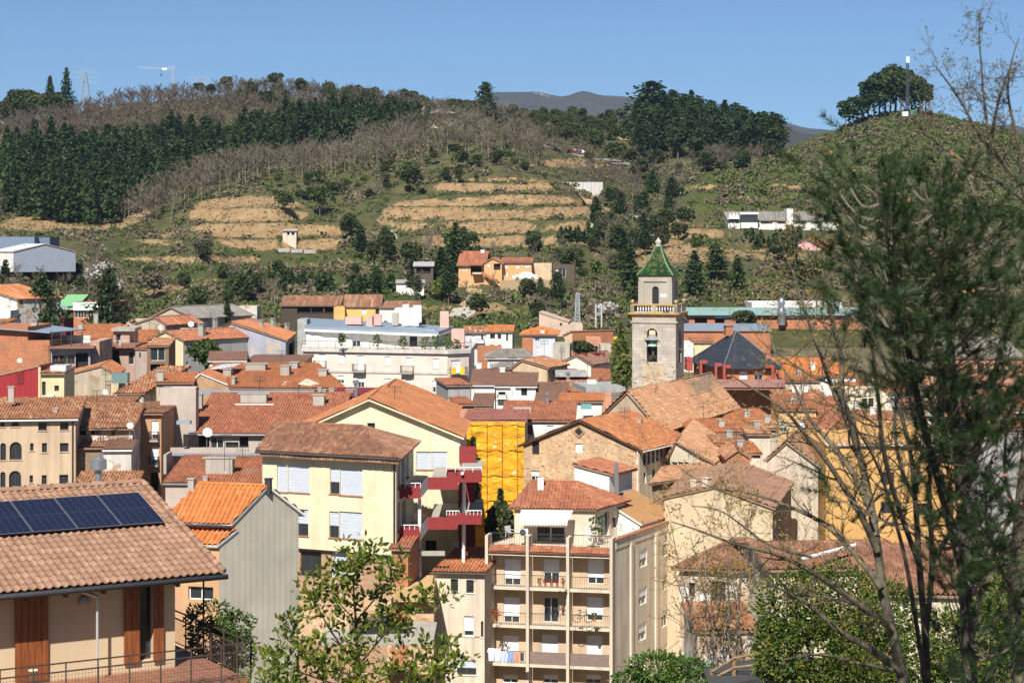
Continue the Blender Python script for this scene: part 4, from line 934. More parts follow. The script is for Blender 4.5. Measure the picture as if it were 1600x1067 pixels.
# ------------------------------------------------------------------ left edge: three-storey beige house
H = House
q = rectq(-30, 118, 178, 8, 11, 'R')
be = H('townhouse_block', 'beige three-storey house with arched windows at the left edge', 'house', q, ze=ZP(cy('c11', 455), 178), roof=dict(t='shed', low=0, yt=cy('c11', 300), o=.4, g=.25), wall=BEIGE, tile=T_OLD,
    wins=cw('c11', 0, 'd', 290, 487, 355, 546, 455, 485, 520, 543, 228, 642, 254, 698, 454, 640, 519, 706, 224, 885, 250, 940, 450, 880, 517, 948, 316, 883, 354, 952) + cw('c11', 0, 'b', 318, 640, 356, 712) + cw('c11', 0, 'arch', 73, 632, 165, 766, 2, 640, 46, 770, 68, 850, 160, 1004, 2, 858, 42, 1010, 82, 478, 150, 515, 1, 482, 36, 517), sills=BEIGE)
be.gutter(0, WHITE); be.chimney(cx('c11', 80), cy('c11', 205), cy('c11', 290), .5); be.chimney(cx('c11', 415), cy('c11', 370), cy('c11', 415), .4)
mb = MB(); c_ = be.pt(0, be.fr(0)[2] - .25, 0, .1); mb.tube([Vector((c_.x, c_.y, be.ze)), Vector((c_.x, c_.y, 8))], .06, 6); mb.build('downpipe', METAL, be.root)
# derelict house
dq = rectq(118, 207, 183, 4, 9)
de = H('derelict_house', 'run-down house with patchy mossy tiles and peeling white walls', 'house', dq, ze=ZP(cy('c11', 525), 183), roof=dict(t='shed', low=0, yt=cy('c11', 342), o=.5, g=.2), wall=WHOLD, tile=T_OLD,
    wins=cw('c11', 0, 'o', 595, 540, 655, 580, 690, 540, 760, 575, 635, 712, 660, 750) + cw('c11', 0, 'w', 838, 545, 875, 585) + cw('c11', 0, 'o', 860, 760, 880, 850))
de.antenna(cx('c11', 780), cy('c11', 410), cy('c11', 640), 181)
Sub(de, rectq(cx('c11', 785), cx('c11', 995), 178.5, 4, 4.5), ze=ZP(cy('c11', 690), 178.5), roof=dict(t='shed', low=0, yt=cy('c11', 615), o=.3, g=.1), wall=WHOLD, tile=T_BRN, edge=WHITE)
Sub(de, rectq(cx('c11', 590), cx('c11', 790), 180, 4, 3), ze=ZP(cy('c11', 675), 180), roof=dict(t='shed', low=0, yt=cy('c11', 645), o=.3, g=.1), wall=STONE2, tile=T_OLD2)
de.dish(cx('c11', 985), cy('c11', 508), 182, .3)
Sub(de, rectq(cx('c11', 560), cx('c11', 1015), 168, 3, 5), ze=ZP(cy('c11', 985), 168), roof=dict(t='shed', low=0, yt=cy('c11', 862), o=.3, g=.2), wall=WHOLD, tile=T_OLD)
# peach house at the alley
pc = H('corner_house', 'peach house with small barred balconies beside the alley', 'house', rectq(cx('c11', 975), 252, 190, -2, 9), ze=ZP(cy('c11', 415), 190), roof=dict(t='shed', low=0, yt=cy('c11', 345), o=.4, g=.2), wall=stucco('wall_peach_dark', (.50, .29, .17), .3), tile=T_OLD2,
    wins=cw('c11', 0, 's7', 1148, 472, 1202, 612, 1146, 668, 1200, 800) + cw('c11', 0, 'o', 1140, 865, 1200, 1000))
for y in (628, 815): pc.balcony(0, cx('c11', 1134), cy('c11', y - 75), cx('c11', 1206), cy('c11', y), .6)
# steel cowl flue on a stack between the roofs
mb = MB(); c_ = P(cx('c11', 747), cy('c11', 965), 120); s_ = 120 / F / 4.85; h_ = lambda y: (965 - y) * s_
mb.lathe(c_, [(28 * s_, -4), (28 * s_, h_(845)), (62 * s_, h_(838)), (62 * s_, h_(768)), (44 * s_, h_(758)), (30 * s_, h_(745)), (0, h_(742))], 28); o = mb.build('steel_flue', STEEL, None, False, off=c_); tag(o, 'shiny steel chimney flue with drum cowl behind the solar panels', 'flue')

# ------------------------------------------------------------------ grey-beige modern block
mo = H('modern_block', 'grey-beige block with weathered red roof and recessed loggia', 'apartment block', rectq(250, 306, 196, -2, 1.5), ye=606, wall=GREYB)
m2 = Sub(mo, rectq(302, 520, 196, -2, 12), ze=ZP(cy('c6', 690), 196), roof=dict(t='shed', low=0, yt=cy('c6', 492), o=.5, g=.4), wall=GREYB, tile=T_RED, wins=cw('c6', 0, 'o', 160, 708, 215, 765, 365, 712, 410, 765, 475, 712, 500, 765) + cw('c6', 0, 'w', 220, 712, 285, 768) + cw('c6', 0, 'd', 296, 738, 360, 768), edge=ZINC)
m2.gutter(0, ZINC)
pbx('valley_flashing', cb('c6', 128, 500, 150, 690), 196.5, .3, BLUESH, mo.root)
mb = MB(); mb.bar(P(cx('c6', 125), cy('c6', 690), 195.4), P(cx('c6', 150), cy('c6', 490), 207.8), .5, .08); mb.build('verge_flashing', BLUESH, mo.root)
mb = MB(); mb.bar(P(cx('c6', 145), cy('c6', 489), 208), P(cx('c6', 740), cy('c6', 489), 208), .35, .4); mb.build('ridge_flashing', BLUESH, mo.root)
for (x, yt, yb, w, dp_) in ((161, 492, 545, .66, .8), (436, 490, 545, 2.6, 1.0), (762, 497, 560, 1.1, 1.2)):
    m2.chimney(cx('c6', x), cy('c6', yt), cy('c6', yb), w, 'box', CONC, dp_)
m2.chimney(cx('c6', 440), cy('c6', 544), cy('c6', 558), 3.1, 'box', WHITE, .5)
pbx('parapet', cb('c6', 20, 766, 478, 800), 192, .3, GREYB, mo.root)
m3 = Sub(mo, rectq(cx('c6', -5), cx('c6', 475), 180, -2, 9), ze=ZP(cy('c6', 940), 180), zb=6, roof=dict(t='shed', low=0, yt=cy('c6', 808), o=.3, g=.2), wall=GREYB, tile=T_RED, edge=ZINC)
m3.chimney(cx('c6', 264), cy('c6', 812), cy('c6', 902), 2.4, 'box', CONC, 1.2); m3.chimney(cx('c6', 194), cy('c6', 905), cy('c6', 935), .4)
m3.antenna(cx('c6', 290), cy('c6', 700), cy('c6', 880), 181); pbx('gable_coping', cb('c6', 0, 795, 470, 806), 189.6, .4, BLUESH, mo.root); pbx('dormer', cb('c11', 1238, 730, 1261, 875), 184, 3, CONC, mo.root)
mo.dish(cx('c6', 204), cy('c6', 690), 189, .45, 1.5); m2.antenna(cx('c6', 466), cy('c6', 410), cy('c6', 520), 207)
pbx('roof_box', cb('c6', 50, 632, 118, 650), 193, 1.0, ZINC, mo.root); pbx('dark_opening', cb('c6', 84, 700, 112, 762), 191.8, .3, DARKIN, mo.root)

# ------------------------------------------------------------------ red metal shed, yellow annex, long plaster gable
rd = H('metal_shed', 'dark red sheet-metal building beside the beige house roof', 'building', rectq(-25, cx('c11', 296), 214, -4, 9), ze=ZP(cy('c11', 150), 214), roof=dict(t='shed', low=3, rise=1.35, o=.1, g=.1, plain=1), wall=plain('red_sheet', (.30, .03, .035), .5, var=.1), tile=T_OLD, wins=())
a, u, L, n = rd.fr(0); mb = MB()
for k in range(int(L / .55)): mb.obox(rd.pt(0, k * .55, rd.zb, .0), Vector((u.x, u.y, 0)) * .04, Vector((0, 0, rd.ze - rd.zb + 1.3 * (k * .55 / L))), Vector((n.x, n.y, 0)) * .03)
mb.build('cladding_ribs', MATS['red_sheet'], rd.root); rd.band('louvre', 0, cx('c11', 128), cy('c11', 95), cx('c11', 180), cy('c11', 195), .06, plain('maroon_louvre', (.17, .02, .02), .6)); rd.band('corner_post', 0, cx('c11', 292), cy('c11', 65), cx('c11', 310), cy('c11', 330), .1, PALEY)
ya = H('yellow_annex', 'narrow yellow house with an air conditioner beside the red shed', 'house', rectq(cx('c11', 312), cx('c11', 486), 212, 2, 6), ze=ZP(cy('c11', 112), 212), roof=dict(t='shed', low=0, yt=cy('c11', 86), o=.35, g=.1), wall=PALEY, tile=T_OLD, wins=cw('c11', 0, 'd', 318, 175, 346, 278) + cw('c11', 0, 'b', 412, 205, 447, 247))
ya.band('air_conditioner', 0, cx('c11', 360), cy('c11', 272), cx('c11', 412), cy('c11', 312), .4, WHITE)
mb = MB(); pbox(mb, *cb('c11', 380, 55, 500, 112), 213, 2.5, 0); o = mb.build('rooftop_box', plain('pale_sheet', (.55, .57, .58), .4), ya.root)
lg = H('plaster_house', 'house with long blank brown plaster gable and ribbed tile roof', 'house', rectq(cx('c11', 505), cx('c11', 870), 232, 4, 9), ze=ZP(cy('c11', 118), 232), roof=dict(t='gable', ax='y', yt=cy('c11', 54), o=.2, g=.15, m=.28), wall=OLDW, tile=T_OR)
lg.antenna(cx('c11', 800), cy('c11', 90), cy('c11', 240), 231); lg.dish(cx('c11', 796), cy('c11', 255), 231.4, .32, .4)
l2 = Sub(lg, rectq(cx('c11', 885), cx('c11', 1085), 224, 6, 10, srot=20), ze=ZP(cy('c11', 262), 224), roof=dict(t='shed', low=0, yt=cy('c11', 64), o=.3, g=.3, amp=.13, p=.36), wall=WHOLD, tile=T_OLD)
pbx('glass_lean_to', cb('c11', 845, 112, 965, 188), 226, 1.5, plain('green_glazing', (.16, .24, .24), .3), lg.root); pbx('stub_wall', cb('c11', 843, 188, 900, 290), 226, 2, PALEY, lg.root)
H('shed_house', 'low house of old curled tiles in front of the plaster gable', 'house', rectq(cx('c11', 500), cx('c11', 975), 205, 0, 6), ze=ZP(cy('c11', 345), 205), roof=dict(t='shed', low=0, yt=cy('c11', 290), o=.3, g=.2, amp=.12, p=.34), wall=OLDW, tile=T_OLD)
rs = H('side_house', 'plain beige house with tall chimney behind the modern block', 'house', rectq(cx('c11', 1185), 300, 222, 5, 8), ze=ZP(cy('c11', 185), 222), roof=dict(t='shed', low=0, yt=cy('c11', 110), o=.3, g=.2), wall=OLDW, tile=T_OR)
rs.chimney(cx('c11', 1210), cy('c11', 88), cy('c11', 175), .75)

# ------------------------------------------------------------------ brick house with covered roof terrace
bk = H('brick_house', 'orange brick house under a grey sheet roof at the left edge', 'house', rectq(-30, cx('c9', 590), 250, -2, 12), ze=ZP(cy('c9', 700), 250), wall=BRICK)
b2 = Sub(bk, rectq(-30, cx('c9', 330), 250.4, -2, 11), ze=ZP(cy('c9', 545), 250), zb=20, wall=BRICK)
mb = MB(); A_ = [P(-20, cy('c9', 545), 249.5), P(cx('c9', 590), cy('c9', 604), 249.5), P(cx('c9', 1000), cy('c9', 570), 258), P(cx('c9', 400), cy('c9', 490), 268), P(-20, cy('c9', 495), 268)]
slab(mb, A_, .12, 0); mb.build('sheet_roof', BLUESH, bk.root)
b3 = Sub(bk, rectq(cx('c9', 592), cx('c9', 1075), 250, 8, 11), ze=ZP(cy('c9', 800), 250), wall=GREYW, wins=cw('c9', 0, 'b', 620, 880, 700, 990, 705, 875, 795, 985, 800, 870, 890, 980) + cw('c9', 0, 'o', 900, 850, 1050, 1040))
pbx('terrace_slab', cb('c9', 585, 775, 1110, 800), 249, 12, plain('terrace_tiles', (.26, .13, .09), .8), bk.root, 8)
mb = MB()
for x in (615, 730, 850, 975): mb.bar(P(cx('c9', x), cy('c9', 775), 249.6), P(cx('c9', x), cy('c9', 590), 249.6), .09)
for y in (690, 735): mb.bar(P(cx('c9', 600), cy('c9', y), 249.6), P(cx('c9', 1075), cy('c9', y - 4), 250.6), .05)
mb.build('terrace_frame', METAL, bk.root); pbx('terrace_wall', cb('c9', 500, 640, 1075, 745), 258, .2, WHT, bk.root); bk.chimney(cx('c9', 403), cy('c9', 465), cy('c9', 700), .75, 'pot')
bk.dish(cx('c9', 232), cy('c9', 940), 248, .3); pbx('solar_collector', cb('c9', 600, 1000, 790, 1080), 240, 3, plain('pale_sheet', (.55, .57, .58), .4), bk.root)
mb = MB(); pbox(mb, cx('c9', 1075), cy('c9', 710), cx('c9', 1185), 590, 252, 8); o = mb.build('pinkish_house', stucco('wall_flaking_pink', (.62, .46, .38), .5, .4, (.4, .25, .17))); tag(o, 'narrow pink house with flaking plaster beside the brick house', 'house')
# row with terrace and white door
rw = H('terrace_house', 'brown-pink house with a roof terrace and white doors', 'house', rectq(cx('c10', -30), cx('c10', 390), 262, 4, 9), ze=ZP(cy('c10', 640), 262), wall=stucco('wall_brown_pink', (.46, .31, .25), .3), wins=cw('c10', 0, 'w', 312, 680, 375, 835) + cw('c10', 0, 'o', 60, 660, 200, 835) + cw('c10', 0, 'w', 15, 665, 55, 800))
pbx('terrace_slab', cb('c10', -30, 610, 390, 640), 261, 9.5, MATS['terrace_tiles'], rw.root, 4)
r2 = Sub(rw, rectq(cx('c10', 130), cx('c10', 325), 268, 4, 6, srot=0), ye=cy('c10', 435), zb=20, wall=stucco('wall_brown_pink'  , (.46, .31, .25)), wins=cw('c10', 0, 'w', 160, 465, 220, 600)); pbx('flat_roof', cb('c10', 105, 405, 385, 440), 267.5, 6.5, CONC, rw.root, 3)
mb = MB()
for x in (10, 108, 210): pbox(mb, *cb('c10', x - 10, 545, x + 10, 640), 261.2, .35)
mb.bar(P(cx('c10', 0), cy('c10', 560), 261.4), P(cx('c10', 310), cy('c10', 545), 261.4), .06); mb.build('balustrade', CREAM, rw.root)
r3 = H('tower_annex', 'grey-pink annex with one slit window beside the terrace house', 'house', rectq(cx('c10', 392), cx('c10', 530), 259, -3, 8), ze=ZP(cy('c10', 645), 259), roof=dict(t='shed', low=0, yt=cy('c10', 595), o=.2, g=.1), wall=stucco('wall_grey_pink', (.42, .33, .29), .2), tile=T_OR, wins=cw('c10', 0, 'd', 440, 692, 458, 752))
r4 = H('glazed_house', 'house with a white glazed loggia between brown brick piers', 'house', rectq(cx('c10', 530), cx('c10', 790), 257, 4, 9), ze=ZP(cy('c10', 615), 257), roof=dict(t='shed', low=0, yt=cy('c10', 520), o=.2, g=.1), wall=stucco('wall_brown', (.24, .15, .1), .4), tile=T_PALE, wins=cw('c10', 0, 'w', 572, 640, 745, 790) + cw('c10', 0, 'o', 572, 830, 745, 930))
for (x0, x1, d, rot, dep, ye_, rise, tl, wl, lab, low) in ((cx('c9', 860), cx('c9', 1350), 272, 6, 12, cy('c9', 690), cy('c9', 505), T_OR, CREAM, 'cream house with sloping orange roof behind the sheet-roofed terrace', 0), (cx('c10', 385), cx('c10', 640), 275, 8, 10, cy('c10', 600), cy('c10', 425), T_OR, WHT, 'white house with long red roof behind the glazed loggia', 0),
                                   (cx('c9', 1185), cx('c9', 1400), 285, 0, 8, cy('c9', 570), cy('c9', 550), T_PALE, CREAM, 'flat pale roofed house left of the cream gable', 0)):
    o = H('row_house', lab, 'house', rectq(x0, x1, d, rot, dep), ze=ZP(ye_, d), roof=dict(t='shed', low=low, yt=rise, o=.3, g=.2), wall=wl, tile=tl); o.chimney((x0 + x1) / 2 - 20, ye_ - 26, ye_ - 12, .6)
# cream gable house
cg = H('cream_gable_house', 'cream gable house with a grey side wall beside the green tree', 'house', rectq(cx('c10', 550), cx('c10', 962), 272, -22, 13, 'R', srot=40), ze=ZP(cy('c10', 545), 272), roof=dict(t='gable', ax='y', yt=cy('c10', 440), o=.3, g=.2, m=.5), wall=stucco('wall_cream_yellow', (.70, .58, .38), .08), tile=T_RED, wallm={1: GREYW},
    wins=cw('c10', 1, 'w', 1005, 590, 1022, 660, 1000, 800, 1025, 890) + cw('c10', 1, 'o', 1090, 560, 1140, 660))
cg.chimney(cx('c10', 1178), cy('c10', 352), cy('c10', 505), .8, 'pot'); pbx('roof_wall', cb('c10', 930, 400, 1270, 505), 286, .3, OLDW, cg.root); cg.dish(cx('c10', 1052), cy('c10', 355), 282, .42, 1.6); cg.dish(cx('c10', 685), cy('c10', 400), 280, .32)
g2 = H('gable_barn', 'brown gable house with old tiles below the grey barn', 'house', rectq(cx('c10', 390), cx('c10', 745), 297, -8, 9, 'R', srot=25), ze=ZP(cy('c10', 345), 297), roof=dict(t='gable', ax='y', yt=cy('c10', 272), o=.5, g=.2, m=.34), wall=OLDW, tile=T_RED)
bn = H('barn', 'large barn with grey fibre-cement roof at the foot of the slope', 'barn', rectq(cx('c10', 570), cx('c10', 1075), 322, -6, 16, 'R', srot=28), ze=ZP(cy('c10', 275), 322), roof=dict(t='gable', ax='y', yt=cy('c10', 152), o=.4, g=.3, p=.5, amp=.05, c=3), wall=stucco('wall_barn', (.50, .42, .33), .3), tile=T_GREY, wins=cw('c10', 0, 's', 855, 292, 935, 380) + cw('c10', 0, 'sg', 940, 290, 1070, 390), wallm={1: GREYW})
wl = H('workshop', 'pinkish low flat workshop beside the dark conifer', 'building', rectq(cx('c10', 285), cx('c10', 560), 318, 0, 8), ye=cy('c10', 315), wall=stucco('wall_workshop', (.58, .4, .36), .2))
# left back corner house and the signed hall
lb = H('corner_house', 'pale house with outside stair and red roof by the left conifer', 'house', rectq(-40, cx('c9', 210), 300, -10, 8, 'R', srot=38), ze=ZP(cy('c9', 205), 300), roof=dict(t='shed', low=1, rise=1.9, o=.3, g=.3), wall=WHOLD, tile=T_OR, wins=cw('c9', 0, 's', 122, 215, 195, 380) + cw('c9', 1, 'd', 245, 195, 270, 275))
Sub(lb, rectq(-40, cx('c9', 125), 297, -5, 4), ye=cy('c9', 345), wall=WHT)
mb = MB(); mb.bar(P(cx('c9', 90), cy('c9', 490), 295), P(cx('c9', 215), cy('c9', 390), 297), 1.2, .25); mb.build('stair', METAL, lb.root)
H('low_house', 'sliver of an orange roof at the left edge', 'house', rectq(-60, cx('c9', 60), 285, 0, 6), ye=cy('c9', 490), roof=dict(t='shed', low=0, yt=cy('c9', 448), o=.3, g=.3), wall=WHT, tile=T_OR)
sg_ = H('signed_hall', 'low hall with white lettered fascia over brick and glazing', 'building', rectq(cx('c9', 876), cx('c9', 1330), 338, -2, 12), ye=cy('c9', 250), wall=BRICK, wins=cw('c9', 0, 'w', 890, 345, 960, 430, 962, 345, 1028, 432, 1045, 345, 1110, 436, 1112, 345, 1160, 436))
sg_.band('sign_board', 0, cx('c9', 874), cy('c9', 248), cx('c9', 1330), cy('c9', 342), .25, WHITE)
GRN = plain('sign_green', (.10, .38, .18), .6)
for tx, x in (('M', 958), ('O', 1006), ('C', 1053)):
    cu = bpy.data.curves.new('letter', 'FONT'); cu.body = tx; cu.size = 1.0; cu.extrude = .03; lo_ = bpy.data.objects.new('letter', cu); COL.objects.link(lo_)
    dg = bpy.context.evaluated_depsgraph_get(); me = bpy.data.meshes.new_from_object(lo_.evaluated_get(dg)); bpy.data.objects.remove(lo_); me.materials.clear(); me.materials.append(GRN)
    u_, z_ = sg_.hit(0, cx('c9', x), cy('c9', 310)); p_ = sg_.pt(0, u_, z_, .29); k_ = .75 / max(v.co.y for v in me.vertices)
    lt = bpy.data.objects.new('letter', me); COL.objects.link(lt); lt.parent = sg_.root; lt.location = p_ - org(sg_.root); lt.rotation_euler = (R(90), 0, R(-2)); lt.scale = (k_, k_, k_)
gh = H('green_hall', 'hall with a pale green roof and maroon front beside the signed hall', 'building', rectq(cx('c9', 640), cx('c9', 872), 346, -2, 10), ze=ZP(cy('c9', 330), 346), roof=dict(t='shed', low=0, rise=2.2, o=.2, g=.2, plain=1), wall=plain('maroon_wall', (.12, .02, .03), .6), tile=plain('pale_green_sheet', (.22, .46, .22), .5)); pbx('canopy', cb('c9', 640, 300, 805, 318), 341, 4, BLUESH, gh.root)
H('maroon_hall', 'maroon and green hall half hidden behind the left conifer', 'building', rectq(cx('c9', 318), cx('c9', 560), 345, 0, 8), ye=cy('c9', 345), roof=dict(t='shed', low=0, rise=2.4, o=.2, plain=1), wall=plain('maroon_hall', (.35, .03, .06), .6), tile=plain('pale_green_sheet', (.22, .46, .22)))

# ------------------------------------------------------------------ lavender gable and the orange roof complex
lv = H('lavender_house', 'house with blank lavender-grey gable wall and orange roof', 'house', pq((cx('c6', 212), 286), (cx('c6', 596), 276), (cx('c6', 640), 296), (cx('c6', 330), 306)), ze=ZP(cy('c6', 228), 276), roof=dict(t='gable', ax='y', yt=cy('c6', 142), o=.3, g=.2, m=.7), wall=LAV, tile=T_OR, wins=cw('c6', 1, 'o', 612, 240, 640, 310))
for (x, yt, yb) in ((242, 122, 160), (477, 130, 165), (533, 122, 160), (602, 148, 180)): lv.chimney(cx('c6', x), cy('c6', yt), cy('c6', yb), .5, 'pot')
oc = H('orange_roof_block', 'low block under a broad orange tiled roof with skylights', 'house', rectq(cx('c6', 330), cx('c6', 890), 222, -4, 20, 'R', srot=-14), ze=ZP(cy('c6', 470), 222), roof=dict(t='shed', low=0, yt=cy('c6', 345), o=.3, g=.2), wall=CREAM, tile=T_OR, wins=())
o2 = Sub(oc, rectq(cx('c6', 100), cx('c6', 330), 226, 0, 14), ze=ZP(cy('c6', 458), 226), roof=dict(t='gable', ax='y', yt=cy('c6', 392), o=.3, g=.15, m=.7), wall=BRICKP, tile=T_OR, edge=WHITE)
for (x, yt, yb, w) in ((305, 368, 412, .9), (447, 342, 385, 2.3), (594, 352, 408, 1.0), (638, 335, 375, .9), (783, 372, 412, .9), (336, 410, 455, .35)): oc.chimney(cx('c6', x), cy('c6', yt), cy('c6', yb), w, 'box', CONC, 1.4)
for i_, (xa, xb, ya_) in enumerate(((520, 645, 430), (625, 760, 418))):                       # two dormers
    mb = MB(); a = P(cx('c6', xa), cy('c6', ya_ + 48), 224); b = P(cx('c6', xb), cy('c6', ya_ + 50), 222.6); t_ = P(cx('c6', xa + 62), cy('c6', ya_ + 20), 224.2); tb = t_ + Vector((0, 3, .2)); mb.face([a, b, t_]); mb.face([b, b + Vector((0, 2, .3)), tb, t_]); mb.face([a, t_, tb]); mb.build('dormer', CREAM, oc.root)
    pbx('dormer_window', (cx('c6', xa + 30), cy('c6', ya_ + 34), cx('c6', xa + 48), cy('c6', ya_ + 46)), 223.2, .2, GLASS, oc.root)
mb = MB()
for k in range(5): mb.bar(P(cx('c6', 235 + k * 22), cy('c6', 372 - k * 3), 232), P(cx('c6', 300 + k * 15), cy('c6', 350 - k), 236), .9, .06)
mb.build('solar_collector', plain('pale_sheet', (.55, .57, .58)), oc.root)
oc.antenna(cx('c6', 468), cy('c6', 410), cy('c6', 470), 222); oc.antenna(cx('c6', 575), cy('c6', 280), cy('c6', 345), 236)
bb = H('brown_roof_house', 'low house with brown tiled roof and white fascia by the tree', 'house', rectq(cx('c6', 215), cx('c6', 395), 247, 5, 6), ze=ZP(cy('c6', 330), 247), roof=dict(t='gable', ax='x', yt=cy('c6', 288), o=.3, g=.2), wall=PALEY, tile=T_BRN, edge=WHITE)
H('brown_roof_house', 'second low brown-tiled roof right of the white-edged one', 'house', rectq(cx('c6', 385), cx('c6', 680), 250, -3, 8), ze=ZP(cy('c6', 345), 250), roof=dict(t='shed', low=0, yt=cy('c6', 305), o=.3, g=.2), wall=CREAM, tile=T_BRN)
mr = H('maroon_roof_house', 'low house with dark red roof and white chimneys behind the school', 'house', rectq(cx('c6', 835), cx('c6', 1050), 208, 0, 8), ze=ZP(cy('c6', 515), 208), roof=dict(t='shed', low=0, yt=cy('c6', 470), o=.3, g=.2), wall=WHT, tile=plain('maroon_sheet', (.22, .04, .045), .6))
for (x, yt, yb, w) in ((825, 465, 515, .5), (788, 470, 520, .4), (915, 470, 525, .7), (765, 458, 520, .4)): mr.chimney(cx('c6', x), cy('c6', yt), cy('c6', yb), w, mat=CONC)
mr.chimney(cx('c6', 946), cy('c6', 430), cy('c6', 515), .4, 'pipe')

# ------------------------------------------------------------------ white apartment building with roof floor
wq = pq((cx('c6', 683), 272), (cx('c6', 1405), 266), (cx('c6', 1512), 268), (cx('c6', 1540), 286), (cx('c6', 690), 290))
wz = ZP(cy('c6', 285), 268)
wa = H('apartment_building', 'long pinkish white apartment building with planted roof terrace', 'apartment building', wq, ze=wz, wall=PINKW, wins=
    cw('c6', 0, 's', 763, 296, 793, 362, 861, 300, 888, 345, 956, 306, 988, 380, 1198, 316, 1228, 355, 1332, 320, 1362, 370, 1090, 310, 1118, 355) + cw('c6', 0, 'h', 855, 405, 887, 445, 955, 405, 988, 465, 1090, 420, 1124, 470, 1197, 425, 1226, 490, 1330, 430, 1360, 490) + cw('c6', 1, 's', 1424, 328, 1470, 368), sills=WHITE)
for (x0, x1, y) in ((742, 802, 372), (936, 1000, 388), (1176, 1240, 396)): wa.balcony(0, cx('c6', x0), cy('c6', y - 40), cx('c6', x1), cy('c6', y), .8)
wa.balcony(1, cx('c6', 1418), cy('c6', 364), cx('c6', 1494), cy('c6', 402), .8)
pbx('banner', cb('c6', 1424, 364, 1448, 398), 265.2, .05, plain('yellow_cloth', (.75, .5, .03), .8), wa.root); pbx('banner', cb('c6', 1468, 364, 1490, 398), 265.2, .05, plain('yellow_cloth', (.75, .5, .03)), wa.root); pbx('banner', cb('c6', 1449, 364, 1467, 390), 265.2, .05, WHITE, wa.root)
wa.band('string_course', 0, cx('c6', 800), cy('c6', 382), cx('c6', 1404), cy('c6', 394), .12, stucco('cornice_grey', (.60, .56, .50), .4))
mb = MB(); oq = offset_quad(wq, [.35, .35, .3, .2, .2]); lo_ = [V3(p, wz) for p in oq]; slab(mb, [v + Vector((0, 0, .25)) for v in lo_], .45, 0); mb.build('cornice', stucco('cornice_grey', (.42, .41, .38)), wa.root)
mb = MB()
for i in range(2):
    a_, b_ = lo_[i] + Vector((0, .3, .25)), lo_[i + 1] + Vector((0, .3, .25)); n_ = int((b_ - a_).length / 1.2); mb.bar(a_ + Vector((0, 0, .95)), b_ + Vector((0, 0, .95)), .06); mb.bar(a_ + Vector((0, 0, .5)), b_ + Vector((0, 0, .5)), .04)
    for k in range(n_ + 1): c_ = a_.lerp(b_, k / n_); mb.bar(c_, c_ + Vector((0, 0, .95)), .05)
mb.build('terrace_railing', METAL, wa.root)
pn = Sub(wa, rectq(cx('c6', 700), cx('c6', 1340), 276, -3.2, 12), ze=ZP(cy('c6', 178), 276), zb=wz, wall=WHT, wins=cw('c6', 0, 's', 720, 190, 740, 222, 776, 192, 815, 230) + cw('c6', 0, 'h', 930, 198, 970, 262) + cw('c6', 0, 'd', 1216, 210, 1254, 272) + cw('c6', 0, 'b', 860, 204, 892, 240))
mb = MB(); A_ = [P(cx('c6', 690), cy('c6', 160), 275.6), P(cx('c6', 1360), cy('c6', 186), 272.9), P(cx('c6', 1440), cy('c6', 160), 285), P(cx('c6', 690), cy('c6', 116), 296)]; slab(mb, A_, .35, 0); mb.build('roof', BLUESH, wa.root)
mb = MB(); slab(mb, [v - Vector((0, 0, .36)) for v in A_], .3, 0); mb.build('fascia', WHITE, wa.root)
pbx('awning', cb('c6', 1040, 182, 1196, 200), 274.3, .5, plain('yellow_cloth', (.75, .5, .03)), wa.root); pbx('stair_tower', cb('c6', 1425, 176, 1490, 285), 270, 3.5, stucco('wall_rose', (.66, .42, .36), .15), wa.root); pbx('side_wall', cb('c6', 655, 125, 702, 330), 280, 5, GREYSH, wa.root)
for (x, yt, yb, w) in ((935, 112, 150, 2.2), (1018, 110, 165, 1.0), (1052, 100, 155, 1.2), (1390, 85, 168, 1.2), (1255, 55, 140, 1.1), (1197, 50, 140, .9)):
    pbx('chimney', (cx('c6', x) - w * 5.7, cy('c6', yt), cx('c6', x) + w * 5.7, cy('c6', yb)), 280, w * .9, stucco('wall_rose', (.66, .42, .36)) if x not in (1255, 1197) else WHT, wa.root)
pbx('lift_house', cb('c6', 1140, 70, 1262, 160), 284, 4, WHT, wa.root); pbx('water_tank', cb('c6', 1128, 95, 1158, 155), 281, 1.5, CONC, wa.root)
for i_, (x, y, lab) in enumerate(((875, 258, 'potted shrub beside the wooden shutter on the white roof terrace'), (1055, 262, 'small potted plant below the yellow awning'), (1183, 275, 'palm-like potted plant left of the terrace door'), (1296, 278, 'potted plant right of the dark terrace door'), (1350, 272, 'potted plant by the penthouse corner'), (1412, 288, 'potted plant at the foot of the rose stair tower'), (1450, 288, 'last potted plant at the terrace end'))):
    plantpot(cx('c6', x), cy('c6', y), 269, lab, 1.6, 1.2, leaf=.35, group='potted plants on the white terrace')
CR.update({'k1': (1060, 440, 6.67), 'k2': (1200, 580, 5.927), 'k3': (1120, 310, 7.27), 'k4': (700, 370, 7.62)})
